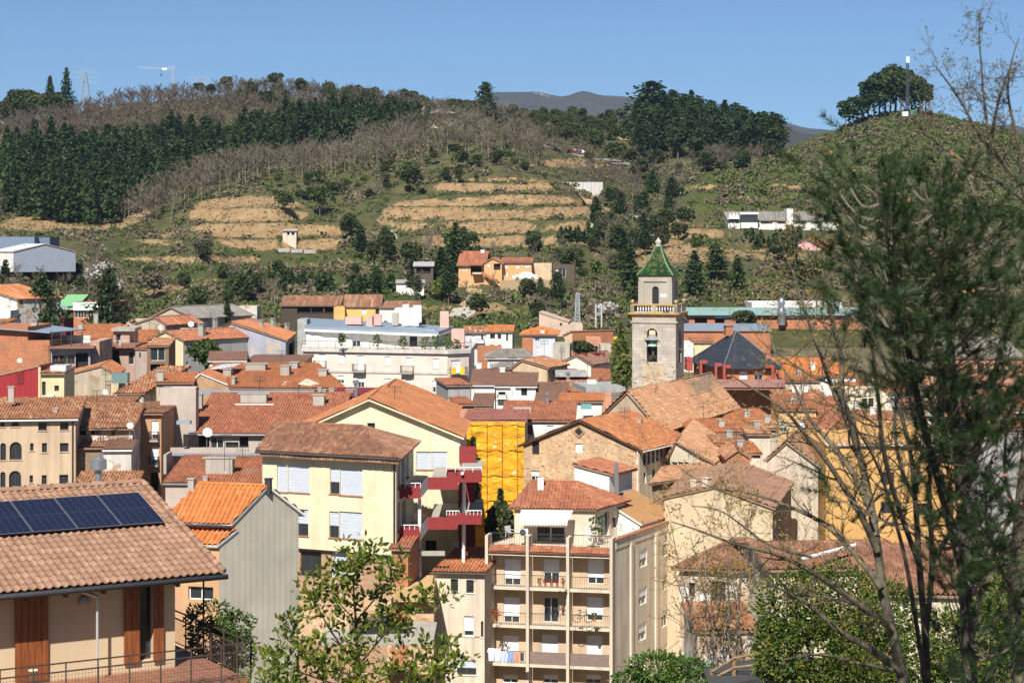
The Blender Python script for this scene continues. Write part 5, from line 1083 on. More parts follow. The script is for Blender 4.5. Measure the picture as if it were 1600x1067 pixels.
# ------------------------------------------------------------------ stone house with the arcaded side
q = rectq(818, 999, 188, -20, 11, 'R', srot=27)
sh = H('stone_house', 'rubble stone gable house with an old orange roof in the centre', 'house', q, ze=ZP(700, 188), zb=5, roof=dict(t='gable', ax='y', yt=656, o=.55, g=.35, m=.5), wall=STONE, tile=T_OR, edge=WOODB, wallm={1: CREAM},
    wins=cw('c7', 0, 'b', 467, 815, 507, 890) + cw('c7', 0, 'h3', 460, 980, 507, 1067) + cw('c7', 0, 's', 706, 828, 748, 880) + cw('c15', 1, 'd', 26, 120, 52, 250, 62, 110, 88, 240, 98, 95, 124, 228, 134, 82, 160, 216, 168, 78, 194, 205, 30, 308, 52, 400, 102, 285, 126, 362, 172, 262, 194, 332))
mb = MB(); u_, z_ = sh.hit(0, cx('c7', 728), cy('c7', 762)); p_ = sh.pt(0, u_, z_, .03); a, u, L, n = sh.fr(0); u3 = Vector((u.x, u.y, 0)); zz = Vector((0, 0, 1)); mb.face([p_ - u3 * .42, p_ - zz * .42, p_ + u3 * .42, p_ + zz * .42]); mb.build('attic_opening', DARKIN, sh.root)
for f_, k_ in ((0, 1), (1, -1)):
    mb = MB()
    for s1, s2 in (((-1, 0), (0, -1)), ((0, -1), (1, 0)), ((1, 0), (0, 1)), ((0, 1), (-1, 0))): mb.bar(p_ + u3 * s1[0] * .5 + zz * s1[1] * .5, p_ + u3 * s2[0] * .5 + zz * s2[1] * .5, .14)
mb.build('attic_surround', BRICKP, sh.root)
sh.gutter(0, WHITE); sh.chimney(cx('c7', 1066), cy('c7', 690), cy('c7', 722), .35)
mb = MB(); c_ = sh.pt(0, sh.fr(0)[2] - .15, 0, .1); mb.tube([Vector((c_.x, c_.y, sh.ze)), Vector((c_.x, c_.y, 5))], .06, 6); mb.build('downpipe', WHITE, sh.root)
# ------------------------------------------------------------------ parish church nave
q = pq((930, 212), (1033, 204), (1152, 233), (1072, 241))
na = H('church', 'church nave with long old tiled roof and plaster gable', 'church', q, ze=ZP(672, 204), zb=6, roof=dict(t='gable', ax='y', yt=612, o=.35, g=.2, m=.5), wall=stucco('wall_church', (.58, .45, .31), .5), tile=T_PALE, wallm={1: stucco('wall_church_side', (.40, .33, .27), .5)})
mb = MB(); a1, u1_, L1, n1_ = na.fr(1); mb.obox(na.pt(1, 1.5, 6, .004), Vector((u1_.x, u1_.y, 0)) * (L1 - 1.5), Vector((0, 0, 10.5)), Vector((n1_.x, n1_.y, 0)) * .25); mb.build('stone_plinth', STONE2, na.root)
for x_ in (.22, .5, .78):
    mb = MB(); mb.tube([na.pt(1, L1 * x_, 8, .35), na.pt(1, L1 * x_, na.ze - .3, .35)], .1, 8); mb.build('downpipe', STEEL, na.root)
# ------------------------------------------------------------------ bell tower
TW = 224.0
tq = rectq(988, 1056, TW, -15, 5.0, 'R')
ASH = ashlar('tower_ashlar', [(.52, .47, .40), (.40, .36, .31), (.44, .33, .20)], (.34, .30, .25))
zt = lambda y: ZP(y, TW)
twr = H('bell_tower', 'stone church bell tower with balustrade and green glazed spire', 'tower', tq, ze=zt(488), zb=7, wall=ASH, rec=.55, wins=[(0, 'oarch', 1010.4, 513, 1027, 566), (1, 'oarch', 1060.3, 514, 1064.6, 566)])
aw_ = (tq[1] - tq[0]).normalized(); cen = (tq[0] + tq[2]) / 2; half = (tq[1] - tq[0]).length / 2; ang = math.atan2(aw_.y, aw_.x)
def sq(r, z): return [V3(cen + Vector((math.cos(ang + R(45 + 90 * k)), math.sin(ang + R(45 + 90 * k)))) * r * math.sqrt(2), z) for k in (2, 3, 0, 1)]
def ring(name, mats, prof, parent=None, m=0):
    mb = MB()
    for (r0, z0), (r1, z1) in zip(prof, prof[1:]):
        A_, B_ = sq(r0, z0), sq(r1, z1)
        for k in range(4): mb.face([A_[k], A_[(k + 1) % 4], B_[(k + 1) % 4], B_[k]])
    mb.face(sq(*prof[-1])); return mb.build(name, mats, parent or twr.root)
ring('string_course', ASH, [(half, zt(506)), (half + .18, zt(505)), (half + .18, zt(503)), (half, zt(502))])
ORL = stucco('lichened_cornice', (.42, .33, .2), .5, .5, (.5, .3, .06))
ring('cornice', ORL, [(half, zt(497)), (half + .12, zt(495)), (half + .3, zt(493)), (half + .42, zt(491.5)), (half + .42, zt(489)), (half - .2, zt(488.4))])
zb0, zb1 = zt(488.4), zt(476)
ring('balustrade_rail', ORL, [(half + .12, zb1 - .16), (half + .16, zb1 - .14), (half + .16, zb1), (half - .12, zb1), (half - .12, zb1 - .16)])
for k in range(4):
    c0 = sq(half, zb0)
    a_, b_ = c0[k], c0[(k + 1) % 4]
    for j in range(17):
        p_ = a_.lerp(b_, j / 16); big = j % 8 == 0 or j in (1,)
        if big and j != 1: mb = MB(); mb.cbox(p_, .42, .34, zb1 - zb0 - .15, ang); mb.build('balustrade_pier', ASH, twr.root)
        elif j != 1: mb = MB(); mb.lathe(p_, [(.07, 0), (.07, .08), (.05, .12), (.1, .3), (.06, .55), (.05, .62), (.08, .66), (.08, zb1 - zb0 - .16)], 8); mb.build('baluster', WHT, twr.root)
    mb = MB(); r_ = .22; mb.lathe(a_ + Vector((0, 0, zb1 - zb0)), [(.0, 0), (.1, 0), (.1, .08), (r_ * .8, .15), (r_, .3), (r_ * .8, .45), (.05, .52), (0, .53)], 12); mb.build('ball_finial', ORL, twr.root, True)
ux = half * .70
up_q = [Vector((v.x, v.y)) for v in sq(ux, 0)]
GREYST = stucco('belfry_plaster', (.42, .38, .32), .3)
uh = Sub(twr, up_q, ze=zt(432), zb=zt(489), wall=GREYST, rec=.3, wins=[(0, 'arch', 1019, 447.5, 1029.4, 475), (1, 'oarch', 1048.4, 449, 1051.2, 476)])
ring('belfry_cornice', GREYST, [(ux, zt(441)), (ux + .14, zt(440.5)), (ux + .14, zt(433)), (ux + .26, zt(431.5)), (ux - .2, zt(431))])
for k in range(4):
    mb = MB(); c_ = sq(ux - .12, zt(489))[k]; mb.cbox(c_, .62, .62, zt(440.7) - zt(489), ang); mb.build('corner_pilaster', GREYST, twr.root)
sp_prof = [(ux + .34, zt(430.8)), (ux + .05, zt(426)), (ux * .74, zt(417)), (ux * .50, zt(406)), (ux * .33, zt(396)), (ux * .22, zt(389)), (.32, zt(385.5))]
mb = MB()
for i_, ((r0, z0), (r1, z1)) in enumerate(zip(sp_prof, sp_prof[1:])):
    A_, B_ = sq(r0, z0), sq(r1, z1)
    for k in range(4): tile_mesh(mb, [A_[k], A_[(k + 1) % 4], B_[(k + 1) % 4], B_[k]], .2, .3, .03, .02, 2, 0, seed=i_ * 4 + k)
spo = mb.build('spire', T_GRN, twr.root, attr=True)
mb = MB()
for k in range(4): mb.tube([sq(r, z)[k] for r, z in sp_prof], .1, 6)
mb.build('spire_hip', tilemat('hip_glazed', [(.35, .36, .2), (.05, .2, .05), (.5, .5, .4)], .2, rough=.3), spo, attr=True)
tc_ = V3(cen, 0); mb = MB(); mb.lathe(Vector((cen.x, cen.y, 0)), [(.34, zt(386)), (.38, zt(384)), (.22, zt(382)), (.36, zt(379.5)), (.34, zt(377)), (.14, zt(374)), (.1, zt(372)), (0, zt(371.8))], 14); mb.build('finial', ASH, twr.root, True)
mb = MB(); b0 = Vector((cen.x, cen.y, zt(373))); t0 = Vector((cen.x, cen.y, zt(346))); mb.tube([b0, t0], .07, 6)
hh = zt(356.5); mb.bar(Vector((cen.x - .55, cen.y, hh)), Vector((cen.x + .55, cen.y, hh)), .12)
for s_ in (-1, 1):
    mb.tube([Vector((cen.x + s_ * (.12 + .4 * math.sin(t * .5)), cen.y, zt(371) + t * .17)) for t in range(7)], .035, 5); mb.bar(Vector((cen.x + s_ * .5, cen.y, hh - .15)), Vector((cen.x + s_ * .5, cen.y, hh + .15)), .1)
mb.tube([Vector((cen.x, cen.y - .35 * math.cos(t), zt(362) + .35 * math.sin(t))) for t in [k * .55 for k in range(12)]], .03, 5); mb.build('weathervane', plain('rusty_iron', (.05, .03, .025), .8), twr.root)
mb = MB(); bcx = V3(cen, 0) - Vector((n3.x * 0, 1.9, 0)); u_, z_ = twr.hit(0, 1018.6, 540); bp = twr.pt(0, u_, 0, -.38)
mb.lathe(Vector((bp.x, bp.y, zt(541.5))), [(.62, 0), (.58, .06), (.44, .35), (.36, .7), (.3, .85), (.1, .92), (0, .93)], 20); mb.build('bell', plain('verdigris', (.34, .48, .38), .6), twr.root, True)
mb = MB(); mb.lathe(Vector((bp.x, bp.y, zt(531.5))), [(.95, 0), (.9, .05), (.42, .4), (.34, .6), (0, .62)], 12); mb.build('bell_yoke', plain('yoke_grey', (.25, .25, .27), .7), twr.root); mb = MB(); mb.cbox(Vector((bp.x, bp.y, zt(524.5))), .7, .4, .55, ang); mb.build('yoke_counterweight', PALEY, twr.root)
mb = MB(); mb.bar(Vector((bp.x - .3, bp.y, zt(542))), Vector((bp.x + .3, bp.y, zt(560))), .12); mb.bar(Vector((bp.x + .4, bp.y, zt(545))), Vector((bp.x - .4, bp.y, zt(562))), .1); mb.build('bell_mechanism', METAL, twr.root)
mb = MB(); a, u, L, n = twr.fr(0)
mb.obox(twr.pt(0, L * .24, zt(606), .004), Vector((u.x, u.y, 0)) * L * .5, Vector((0, 0, zt(569) - zt(606))), Vector((n.x, n.y, 0)) * .03); mb.build('patched_masonry', rubble('tower_patch', [(.50, .40, .26), (.58, .46, .3), (.42, .24, .14), (.5, .42, .32)], (.5, .42, .3), 2.6), twr.root)
for x_, y_ in ((1034, 461.5), (1039, 461.5)):
    mb = MB(); c_ = P(x_, y_, TW - 1.6); mb.tube([c_ + Vector((0, .5, 0)), c_, c_ + Vector((0, -.12, 0))], [.06, .12, .18], 10); mb.build('loudspeaker', WHITE, twr.root)

# ------------------------------------------------------------------ slate-roofed red villa
q = rectq(1098, 1216, 262, -14, 13, 'L', srot=12)
sl = H('slate_villa', 'red brick villa under a steep dark slate roof', 'house', pq((1084, 272), (1136, 258), (1212, 258), (1170, 278)), ze=ZP(568, 258), roof=dict(t='hip', yt=cy('k1', 520), o=.7, k=.5, p=.5, c=.5, amp=.01), wall=stucco('wall_brick_orange', (.50, .20, .09), .25), tile=T_SLATE, wins=cw('k1', 1, 's', 636, 935, 720, 1040) + cw('k1', 1, 'h3', 790, 940, 880, 1040) + cw('k1', 0, 'w', 258, 870, 285, 950, 400, 890, 420, 980), edge=METAL)
for e_ in sl.edges:
    mb = MB(); mb.tube([e_[0] + Vector((0, 0, .08)), e_[1] + Vector((0, 0, .08))], .11, 6); mb.build('hip_flashing', STEEL, sl.ro)
sl.chimney(cx('k1', 527), cy('k1', 450), cy('k1', 525), 1.0, mat=BRICK); sl.chimney(cx('k1', 936), cy('k1', 735), cy('k1', 810), .6, mat=BRICK)
VRED = plain('villa_red', (.38, .07, .05), .7)
for (x0, x1, y0, y1, d) in ((222, 248, 820, 1000, 262), (380, 405, 850, 1020, 258), (465, 492, 868, 1040, 256), (970, 1000, 880, 1040, 257), (1035, 1055, 860, 1030, 262)): pbx('porch_pillar', (cx('k1', x0), cy('k1', y0), cx('k1', x1), cy('k1', y1)), d, .5, VRED, sl.root)
for (x0, x1, y0, d) in ((222, 300, 820, 262), (380, 455, 850, 258), (465, 545, 868, 256), (905, 1000, 868, 257)): pbx('porch_beam', (cx('k1', x0), cy('k1', y0), cx('k1', x1), cy('k1', y0 + 30)), d - .02, .5, VRED, sl.root)
pbx('parapet', cb('c14', 330, 195, 985, 268), 254.5, .4, stucco('parapet_rose', (.42, .22, .19), .4), sl.root); pbx('terrace_floor', cb('c14', 330, 268, 985, 290), 254.7, 10, stucco('parapet_rose', (.42, .22, .19)), sl.root); pbx('side_wing', cb('k1', 88, 800, 150, 930), 270, 4, VRED, sl.root)
# ------------------------------------------------------------------ industrial halls behind
H('long_hall', 'long low hall with pale green roof and brick front', 'hall', rectq(cx('k1', 110), cx('k1', 2000), 346, -1, 12), ze=ZP(cy('k1', 340), 346), roof=dict(t='shed', low=0, yt=cy('k1', 272), o=.8, g=.2, plain=1), wall=BRICK, tile=plain('green_sheet', (.27, .42, .38), .5), wins=cw('k1', 0, 's', 380, 345, 560, 384, 1100, 345, 1220, 384) + cw('k1', 0, 'o', 380, 386, 480, 432, 170, 380, 300, 432), edge=BLUESH)
H('brick_hall', 'hall with blue-grey sheet roof and orange brick wall behind the slate villa', 'hall', rectq(1040, cx('k1', 960), 328, -1, 11), ze=ZP(cy('k1', 508), 328), roof=dict(t='shed', low=0, yt=cy('k1', 438), o=.3, g=.2, plain=1), wall=BRICK, tile=BLUESH)
H('white_hall', 'white blank hall behind the long green-roofed hall', 'hall', rectq(cx('k1', 765), cx('k1', 1700), 364, 0, 10), ye=cy('k1', 222), wall=WHT)
mb = MB(); c_ = P(cx('k1', 1075), cy('k1', 390), 344); k_ = 344 / F / 6.67; mb.lathe(c_, [(40 * k_, -1), (40 * k_, 40 * k_), (55 * k_, 60 * k_), (40 * k_, 100 * k_), (28 * k_, 140 * k_), (40 * k_, 160 * k_), (30 * k_, 200 * k_), (14 * k_, 225 * k_), (0, 228 * k_)], 16); o = mb.build('ventilation_stack', STEEL, None, True, off=c_); tag(o, 'silver bulbous ventilation stack on the long hall', 'stack')
lh = H('low_house', 'little cream house with a red roof at the brick hall', 'house', rectq(cx('k1', 160), cx('k1', 360), 316, 0, 7), ze=ZP(cy('k1', 632), 316), roof=dict(t='shed', low=0, yt=cy('k1', 585), o=.3, g=.2), wall=PALEY, tile=T_RED); H('low_house', 'low white house left of the slate villa roof', 'house', rectq(1068, cx('k1', 158), 315, 0, 6), ye=cy('k1', 640), wall=WHT)

# ------------------------------------------------------------------ centre: yellow-netted building and the roofs behind it
NET = bpy.data.materials.new('yellow_netting'); NET.use_nodes = True; nn_ = NET.node_tree; b_ = nn_.nodes['Principled BSDF']
t_ = _noise(nn_, 1.1, 6, .7, sc3=(1, 1, 2.2)); r_ = _ramp(nn_, t_.outputs['Fac'], [(.25, (.42, .17, .005)), (.45, (.72, .33, .008)), (.6, (.82, .45, .02)), (.7, (.85, .52, .05))]); t2_ = _noise(nn_, .9, 3, .5, sc3=(1, 1, 2.6)); m_ = _ramp(nn_, t2_.outputs['Fac'], [(.68, (0, 0, 0)), (.71, (1, 1, 1))])
nn_.links.new(_mix(nn_, r_.outputs[0], (.8, .75, .62), m_.outputs[0]), b_.inputs['Base Color']); b_.inputs['Roughness'].default_value = .8; _bump(nn_, b_, t_.outputs['Fac'], .8, .3)
nb = H('netted_building', 'building wrapped in bright yellow netting with torn white patches', 'building', rectq(cx('c7', 92), cx('c7', 428), 196, -2, 9), ze=ZP(cy('c7', 700), 196), roof=dict(t='shed', low=0, yt=cy('c7', 650), o=.2, g=.2, p=.4, amp=.05), wall=OLDW, tile=tilemat('tile_pinkish', [(.30, .12, .10), (.34, .15, .12), (.26, .10, .085)], .2))
mb = MB(); a, u, L, n = nb.fr(0); N1, N2 = 34, 44; vs = []; fs = []                             # the net: a rumpled sheet hung in bays with rope lines
for j in range(N2 + 1):
    for i in range(N1 + 1):
        U_ = L * i / N1; Z_ = nb.ze - .1 - 15 * j / N2; sag = .12 * math.sin(i * math.pi * 3 / N1) ** 2 + .08 * math.sin(j * math.pi * 9 / N2) ** 2 + mnoise.noise((U_ * 1.3, Z_ * 1.6, 2)) * .13
        vs.append(nb.pt(0, U_, Z_, .28 + sag))
for j in range(N2):
    for i in range(N1): q_ = j * (N1 + 1) + i; fs.append((q_, q_ + N1 + 1, q_ + N1 + 2, q_ + 1))
mb.raw(vs, fs); mb.build('netting', NET, nb.root, True); mb = MB()
for k in range(6): mb.tube([nb.pt(0, L * i / 12, nb.ze - .4 - 2.4 * k + .06 * math.sin(i * 2.1 + k), .5) for i in range(13)], .035, 4)
for k in range(4): mb.tube([nb.pt(0, L * (k + .5) / 4, nb.ze - .2 - i * 1.2, .5) for i in range(12)], .035, 4)
mb.build('net_ropes', plain('rope', (.35, .16, .02), .9), nb.root)
pbx('netting_return', (cx('c7', 40), cy('c7', 690), cx('c7', 92), cy('c7', 1060)), 199, .4, NET, nb.root)
ty = H('tiled_house', 'house with patched red roof of mixed tiles behind the yellow netting', 'house', rectq(cx('c7', 300), cx('c7', 700), 206, -3, 8), ze=ZP(cy('c7', 698), 206), roof=dict(t='shed', low=0, yt=cy('c7', 594), o=.3, g=.2), wall=WHT, tile=T_RED, wins=cw('c7', 0, 'sb', 436, 725, 470, 780) + cw('c7', 0, 's', 550, 728, 585, 780))
ty.chimney(cx('c7', 583), cy('c7', 648), cy('c7', 720), .45, mat=CREAM); ty.chimney(cx('c7', 514), cy('c7', 665), cy('c7', 730), .7); ty.chimney(cx('c7', 552), cy('c7', 545), cy('c7', 610), .4, 'pipe')
pbx('skylight', cb('c7', 362, 626, 460, 695), 208.5, .3, plain('pale_roof_panels', (.42, .36, .28), .8), ty.root)
for i_, (x0, x1, yt, yb, d, lab) in enumerate(((258, 522, 615, 790, 246, 'white house with brown tiled roof left of its twin'), (535, 975, 655, 805, 244, 'white house with brown roof, cluttered balcony and plants'))):
    w_ = H('white_house', lab, 'house', rectq(cx('c12', x0), cx('c12', x1), d, -2, 8), ze=ZP(cy('c12', yb), d), roof=dict(t='shed', low=0, yt=cy('c12', yt), o=.35, g=.2), wall=WHT, tile=T_BRN, edge=WHITE, wins=(cw('c12', 0, 'd', 815, 825, 880, 910) + cw('c12', 0, 'o', 560, 870, 640, 900, 560, 930, 640, 960)) if i_ else ())
    w_.chimney(cx('c12', 345 if i_ == 0 else 605), cy('c12', 545 if i_ == 0 else 595), cy('c12', 620 if i_ == 0 else 660), .6, mat=WHITE)
w_.dish(cx('c12', 722), cy('c12', 840), 242, .3); w_.balcony(0, cx('c12', 545), cy('c12', 900), cx('c12', 655), cy('c12', 945), .8, WHITE)
for (c, x0, x1, ye_, d, rot, dep, rise, tl, wl, lab) in (('c12', 275, 480, 1040, 225, -2, 7, 890, T_BRN, WHT, 'low brown-tiled roof below the left white house'), ('c12', 975, 1290, 975, 240, -4, 9, 765, T_BRN, WHT, 'wide brown roof right of the cluttered balcony'),
     ('c13', 345, 760, 985, 222, -3, 7, 905, T_OR, WHT, 'small house with a bright tile roof and blue awning before the church'), ('c13', 225, 640, 890, 250, -10, 9, 750, T_OLD, OLDW, 'old roof of mixed tan tiles behind the church'), ('c13', 690, 850, 775, 268, 0, 7, 668, T_RED, SALMON, 'salmon house with dormer near the poplar'),
     ('c12', 0, 250, 800, 238, 12, 8, 735, T_RED, GREYW, 'grey house with thin red roof under the banner balcony'), ('c12', 120, 290, 1010, 214, 10, 6, 945, T_RED, SALMON, 'salmon gable annex with wooden window'), ('c13', 340, 500, 690, 275, 0, 5, 632, T_RED, WHT, 'little red roof behind the white gable house')):
    h_ = H('town_house', lab, 'house', rectq(cx(c, x0), cx(c, x1), d, rot, dep), ze=ZP(cy(c, ye_), d), roof=dict(t='shed', low=0, yt=cy(c, rise), o=.3, g=.2), wall=wl, tile=tl)
    if lab.startswith('small house'):
        pbx('awning', cb('c13', 555, 1020, 655, 1062), 219, 1.5, plain('teal_cloth', (.16, .35, .35), .7), h_.root); pbx('window', cb('c13', 425, 1000, 485, 1066), 221.7, .2, GLASS, h_.root)
    if lab.startswith('old roof'): h_.chimney(cx(c, 425), cy(c, 700), cy(c, 790), .5, 'pipe')
    if lab.startswith('salmon gable'): pbx('window', cb('c7', 5, 612, 48, 650), 213.8, .1, FRAMEB, h_.root)
H('plaster_gable_house', 'tan plaster gable house with old tiles in the middle of town', 'house', rectq(cx('c12', 720), cx('c12', 1105), 258, -18, 8, 'R', srot=20), ze=ZP(cy('c12', 600), 258), roof=dict(t='gable', ax='y', yt=cy('c12', 515), o=.3, g=.2, m=.72), wall=stucco('wall_tan', (.60, .46, .30), .4), tile=T_OLD)
wg_ = H('white_gable_house', 'broad white gable house with brown roof and red chimneys', 'house', rectq(cx('c13', 330), cx('c13', 650), 276, -14, 11, 'R', srot=24), ze=ZP(cy('c13', 620), 276), roof=dict(t='gable', ax='y', yt=cy('c13', 535), o=.3, g=.2, m=.45), wall=stucco('wall_offwhite', (.74, .66, .57), .15), tile=T_BRN)
for x in (585, 682, 710, 757): wg_.chimney(cx('c13', x), cy('c13', 505), cy('c13', 545), .6, mat=plain('maroon_paint', (.24, .035, .035)))
H('grey_roof_house', 'white house with a grey tiled roof and satellite clutter', 'house', rectq(cx('c12', 440), cx('c12', 905), 284, 0, 8), ze=ZP(cy('c12', 488), 284), roof=dict(t='hip', yt=cy('c12', 398), o=.4, k1=.25, k2=.12), wall=WHT, tile=T_GREY, edge=WHITE)
H('grey_roof_house', 'smaller grey-roofed house just below the other grey roof', 'house', rectq(cx('c12', 520), cx('c12', 800), 270, 3, 6), ze=ZP(cy('c12', 605), 270), roof=dict(t='hip', yt=cy('c12', 548), o=.3, k=.3), wall=CREAM, tile=T_GREY)
n1 = H('white_house', 'white house with fresh orange roof and three windows at the back', 'house', rectq(cx('c12', 425), cx('c12', 715), 318, -2, 8), ze=ZP(cy('c12', 200), 318), roof=dict(t='shed', low=0, yt=cy('c12', 128), o=.3, g=.2), wall=WHT, tile=T_NEW, wins=cw('c12', 0, 'd', 468, 228, 522, 278, 553, 228, 590, 280) + cw('c12', 0, 'w', 645, 230, 670, 308, 466, 345, 508, 366, 552, 345, 588, 366))
n2 = H('white_house', 'bluish white house with balcony and old roof at the back', 'house', rectq(cx('c12', 190), cx('c12', 425), 320, 2, 8), ze=ZP(cy('c12', 208), 320), roof=dict(t='shed', low=0, yt=cy('c12', 138), o=.4, g=.2), wall=stucco('wall_cool_white', (.6, .62, .66), .2), tile=T_OLD, wins=cw('c12', 0, 's', 268, 225, 298, 300) + cw('c12', 0, 'o', 370, 235, 390, 290)); n2.balcony(0, cx('c12', 245), cy('c12', 282), cx('c12', 400), cy('c12', 325), 1.0, WHITE)
n3_ = H('white_villa', 'white house with an orange hipped roof and paired windows', 'house', rectq(cx('c12', 830), cx('c12', 1190), 316, -3, 10), ze=ZP(cy('c12', 228), 316), roof=dict(t='hip', yt=cy('c12', 146), o=.5, k=.5), wall=stucco('wall_cool_white', (.6, .62, .66)), tile=T_NEW, wins=cw('c12', 0, 'd', 970, 270, 990, 300, 996, 270, 1014, 300) + cw('c12', 0, 's', 985, 372, 1015, 392)); n3_.chimney(cx('c12', 1052), cy('c12', 180), cy('c12', 222), .6, mat=WHITE)
H('brick_wall_house', 'low bare brick wall house in front of the white houses', 'house', rectq(cx('c12', 325), cx('c12', 595), 300, 0, 4), ye=cy('c12', 372), wall=BRICK); H('brick_wall_house', 'narrow bare brick gable beside the white villa', 'house', rectq(cx('c12', 825), cx('c12', 945), 304, 0, 5), ye=cy('c12', 290), wall=BRICK)
H('tan_long_house', 'long tan windowless house with sloping top behind the town', 'house', rectq(cx('c13', 140), cx('c13', 425), 345, -5, 8), ze=ZP(cy('c13', 205), 345), roof=dict(t='shed', low=1, rise=1.6, o=.1, g=.1, plain=1), wall=stucco('wall_tan_pink', (.58, .44, .34), .3), tile=stucco('wall_tan_pink', (.58, .44, .34)), wins=cw('c13', 0, 'd', 345, 218, 365, 246)); H('tan_long_house', 'lower tan block joined right of the long tan house', 'house', rectq(cx('c13', 385), cx('c13', 570), 343, 0, 6), ye=cy('c13', 232), wall=stucco('wall_tan_pink', (.58, .44, .34)))
H('brick_gable_house', 'small house with a bare brick side near the round tree', 'house', rectq(cx('c13', 395), cx('c13', 465), 318, -10, 8, 'R', srot=55), ze=ZP(cy('c13', 335), 318), roof=dict(t='shed', low=3, rise=.6, o=.2, g=.2), wall=stucco('wall_tan', (.60, .46, .30)), tile=T_PALE, wallm={1: BRICK}); H('brick_wall_house', 'salmon brick wall right of the round dark tree', 'house', rectq(cx('c13', 600), cx('c13', 745), 314, 0, 4), ye=cy('c13', 365), wall=SALMON)
H('concrete_house', 'bare stained concrete house beside the white villa', 'house', rectq(cx('c13', 275), cx('c13', 440), 292, -4, 7), ye=cy('c13', 430), wall=stucco('wall_stained', (.50, .45, .37), .9)); H('concrete_house', 'low stained concrete garden wall block by the poplar', 'house', rectq(cx('c13', 742), cx('c13', 850), 300, 0, 5), ye=cy('c13', 435), wall=stucco('wall_stained', (.50, .45, .37)))
H('shed', 'dark shed with yellow boards behind the poplar', 'shed', rectq(cx('c13', 775), cx('c13', 870), 325, 0, 5), ye=cy('c13', 292), wall=plain('shed_dark', (.02, .02, .03), .8)); pb_ = MB(); pbox(pb_, *cb('c13', 782, 350, 980, 420), 323, .3); o = pb_.build('board_fence', plain('yellow_boards', (.6, .38, .08), .8)); tag(o, 'yellow board fence behind the poplar', 'fence')
sb_ = H('canopy_house', 'low white box house with grey slab roof below the church tower', 'house', rectq(cx('c13', 615), cx('c13', 705), 236, 0, 3), ye=cy('c13', 795), wall=WHT); pbx('slab_roof', cb('c13', 600, 850, 990, 900), 230, 9, GREYSH, sb_.root, 8); pbx('pipe_roof', cb('c13', 300, 700, 610, 745), 256, 5, GREYSH, sb_.root)
NR0 = random.Random(3)
# ------------------------------------------------------------------ right-hand town below and behind the trees
cd = H('cream_gable_end', 'cream house with glazed veranda right of the stone house', 'house', pq((cx('c15', 250), 192), (cx('c15', 610), 186), (cx('c15', 760), 200), (cx('c15', 380), 212)), ze=ZP(cy('c15', 215), 187), roof=dict(t='gable', ax='y', yt=cy('c15', 45), o=.3, g=.3, m=.86), wall=stucco('wall_ivory', (.76, .67, .48), .1), tile=T_PALE, wins=cw('c15', 0, 'b', 262, 222, 310, 300, 312, 222, 360, 300, 364, 222, 408, 290))
bs = H('rubble_row_house', 'long rubble house with a pale tiled roof and a row of chimneys', 'house', pq((cx('c15', 100), 174), (cx('c15', 730), 182), (cx('c15', 760), 190), (cx('c15', 200), 184)), ze=ZP(cy('c15', 400), 174), roof=dict(t='shed', low=0, yt=cy('c15', 290), o=.3, g=.2), wall=STONE, tile=T_PALE)
bs.chimney(cx('c15', 418), cy('c15', 275), cy('c15', 415), .75); bs.chimney(cx('c15', 250), cy('c15', 330), cy('c15', 490), .3, 'pipe', METAL)
bgq = pq((cx('c15', 205), 162), (cx('c15', 1105), 156), (cx('c15', 1260), 172), (cx('c15', 420), 180))
bg = H('blank_gable_house', 'big cream house with blank gable wall and brown ribbed roof', 'house', bgq, ze=ZP(cy('c15', 600), 156), roof=dict(t='gable', ax='y', yt=cy('c15', 425), o=.25, g=.15, m=.52), wall=stucco('wall_blank_cream', (.68, .54, .36), .35), tile=tilemat('tile_brown_pink', [(.29, .16, .105), (.33, .19, .125), (.25, .14, .09), (.38, .24, .16)], .3), wallm={1: STONE2})
for (x, yt, yb) in ((340, 420, 505), (460, 365, 432), (557, 345, 430)): o = bg.chimney(cx('c15', x), cy('c15', yt), cy('c15', yb), .5, mat=CREAM); 
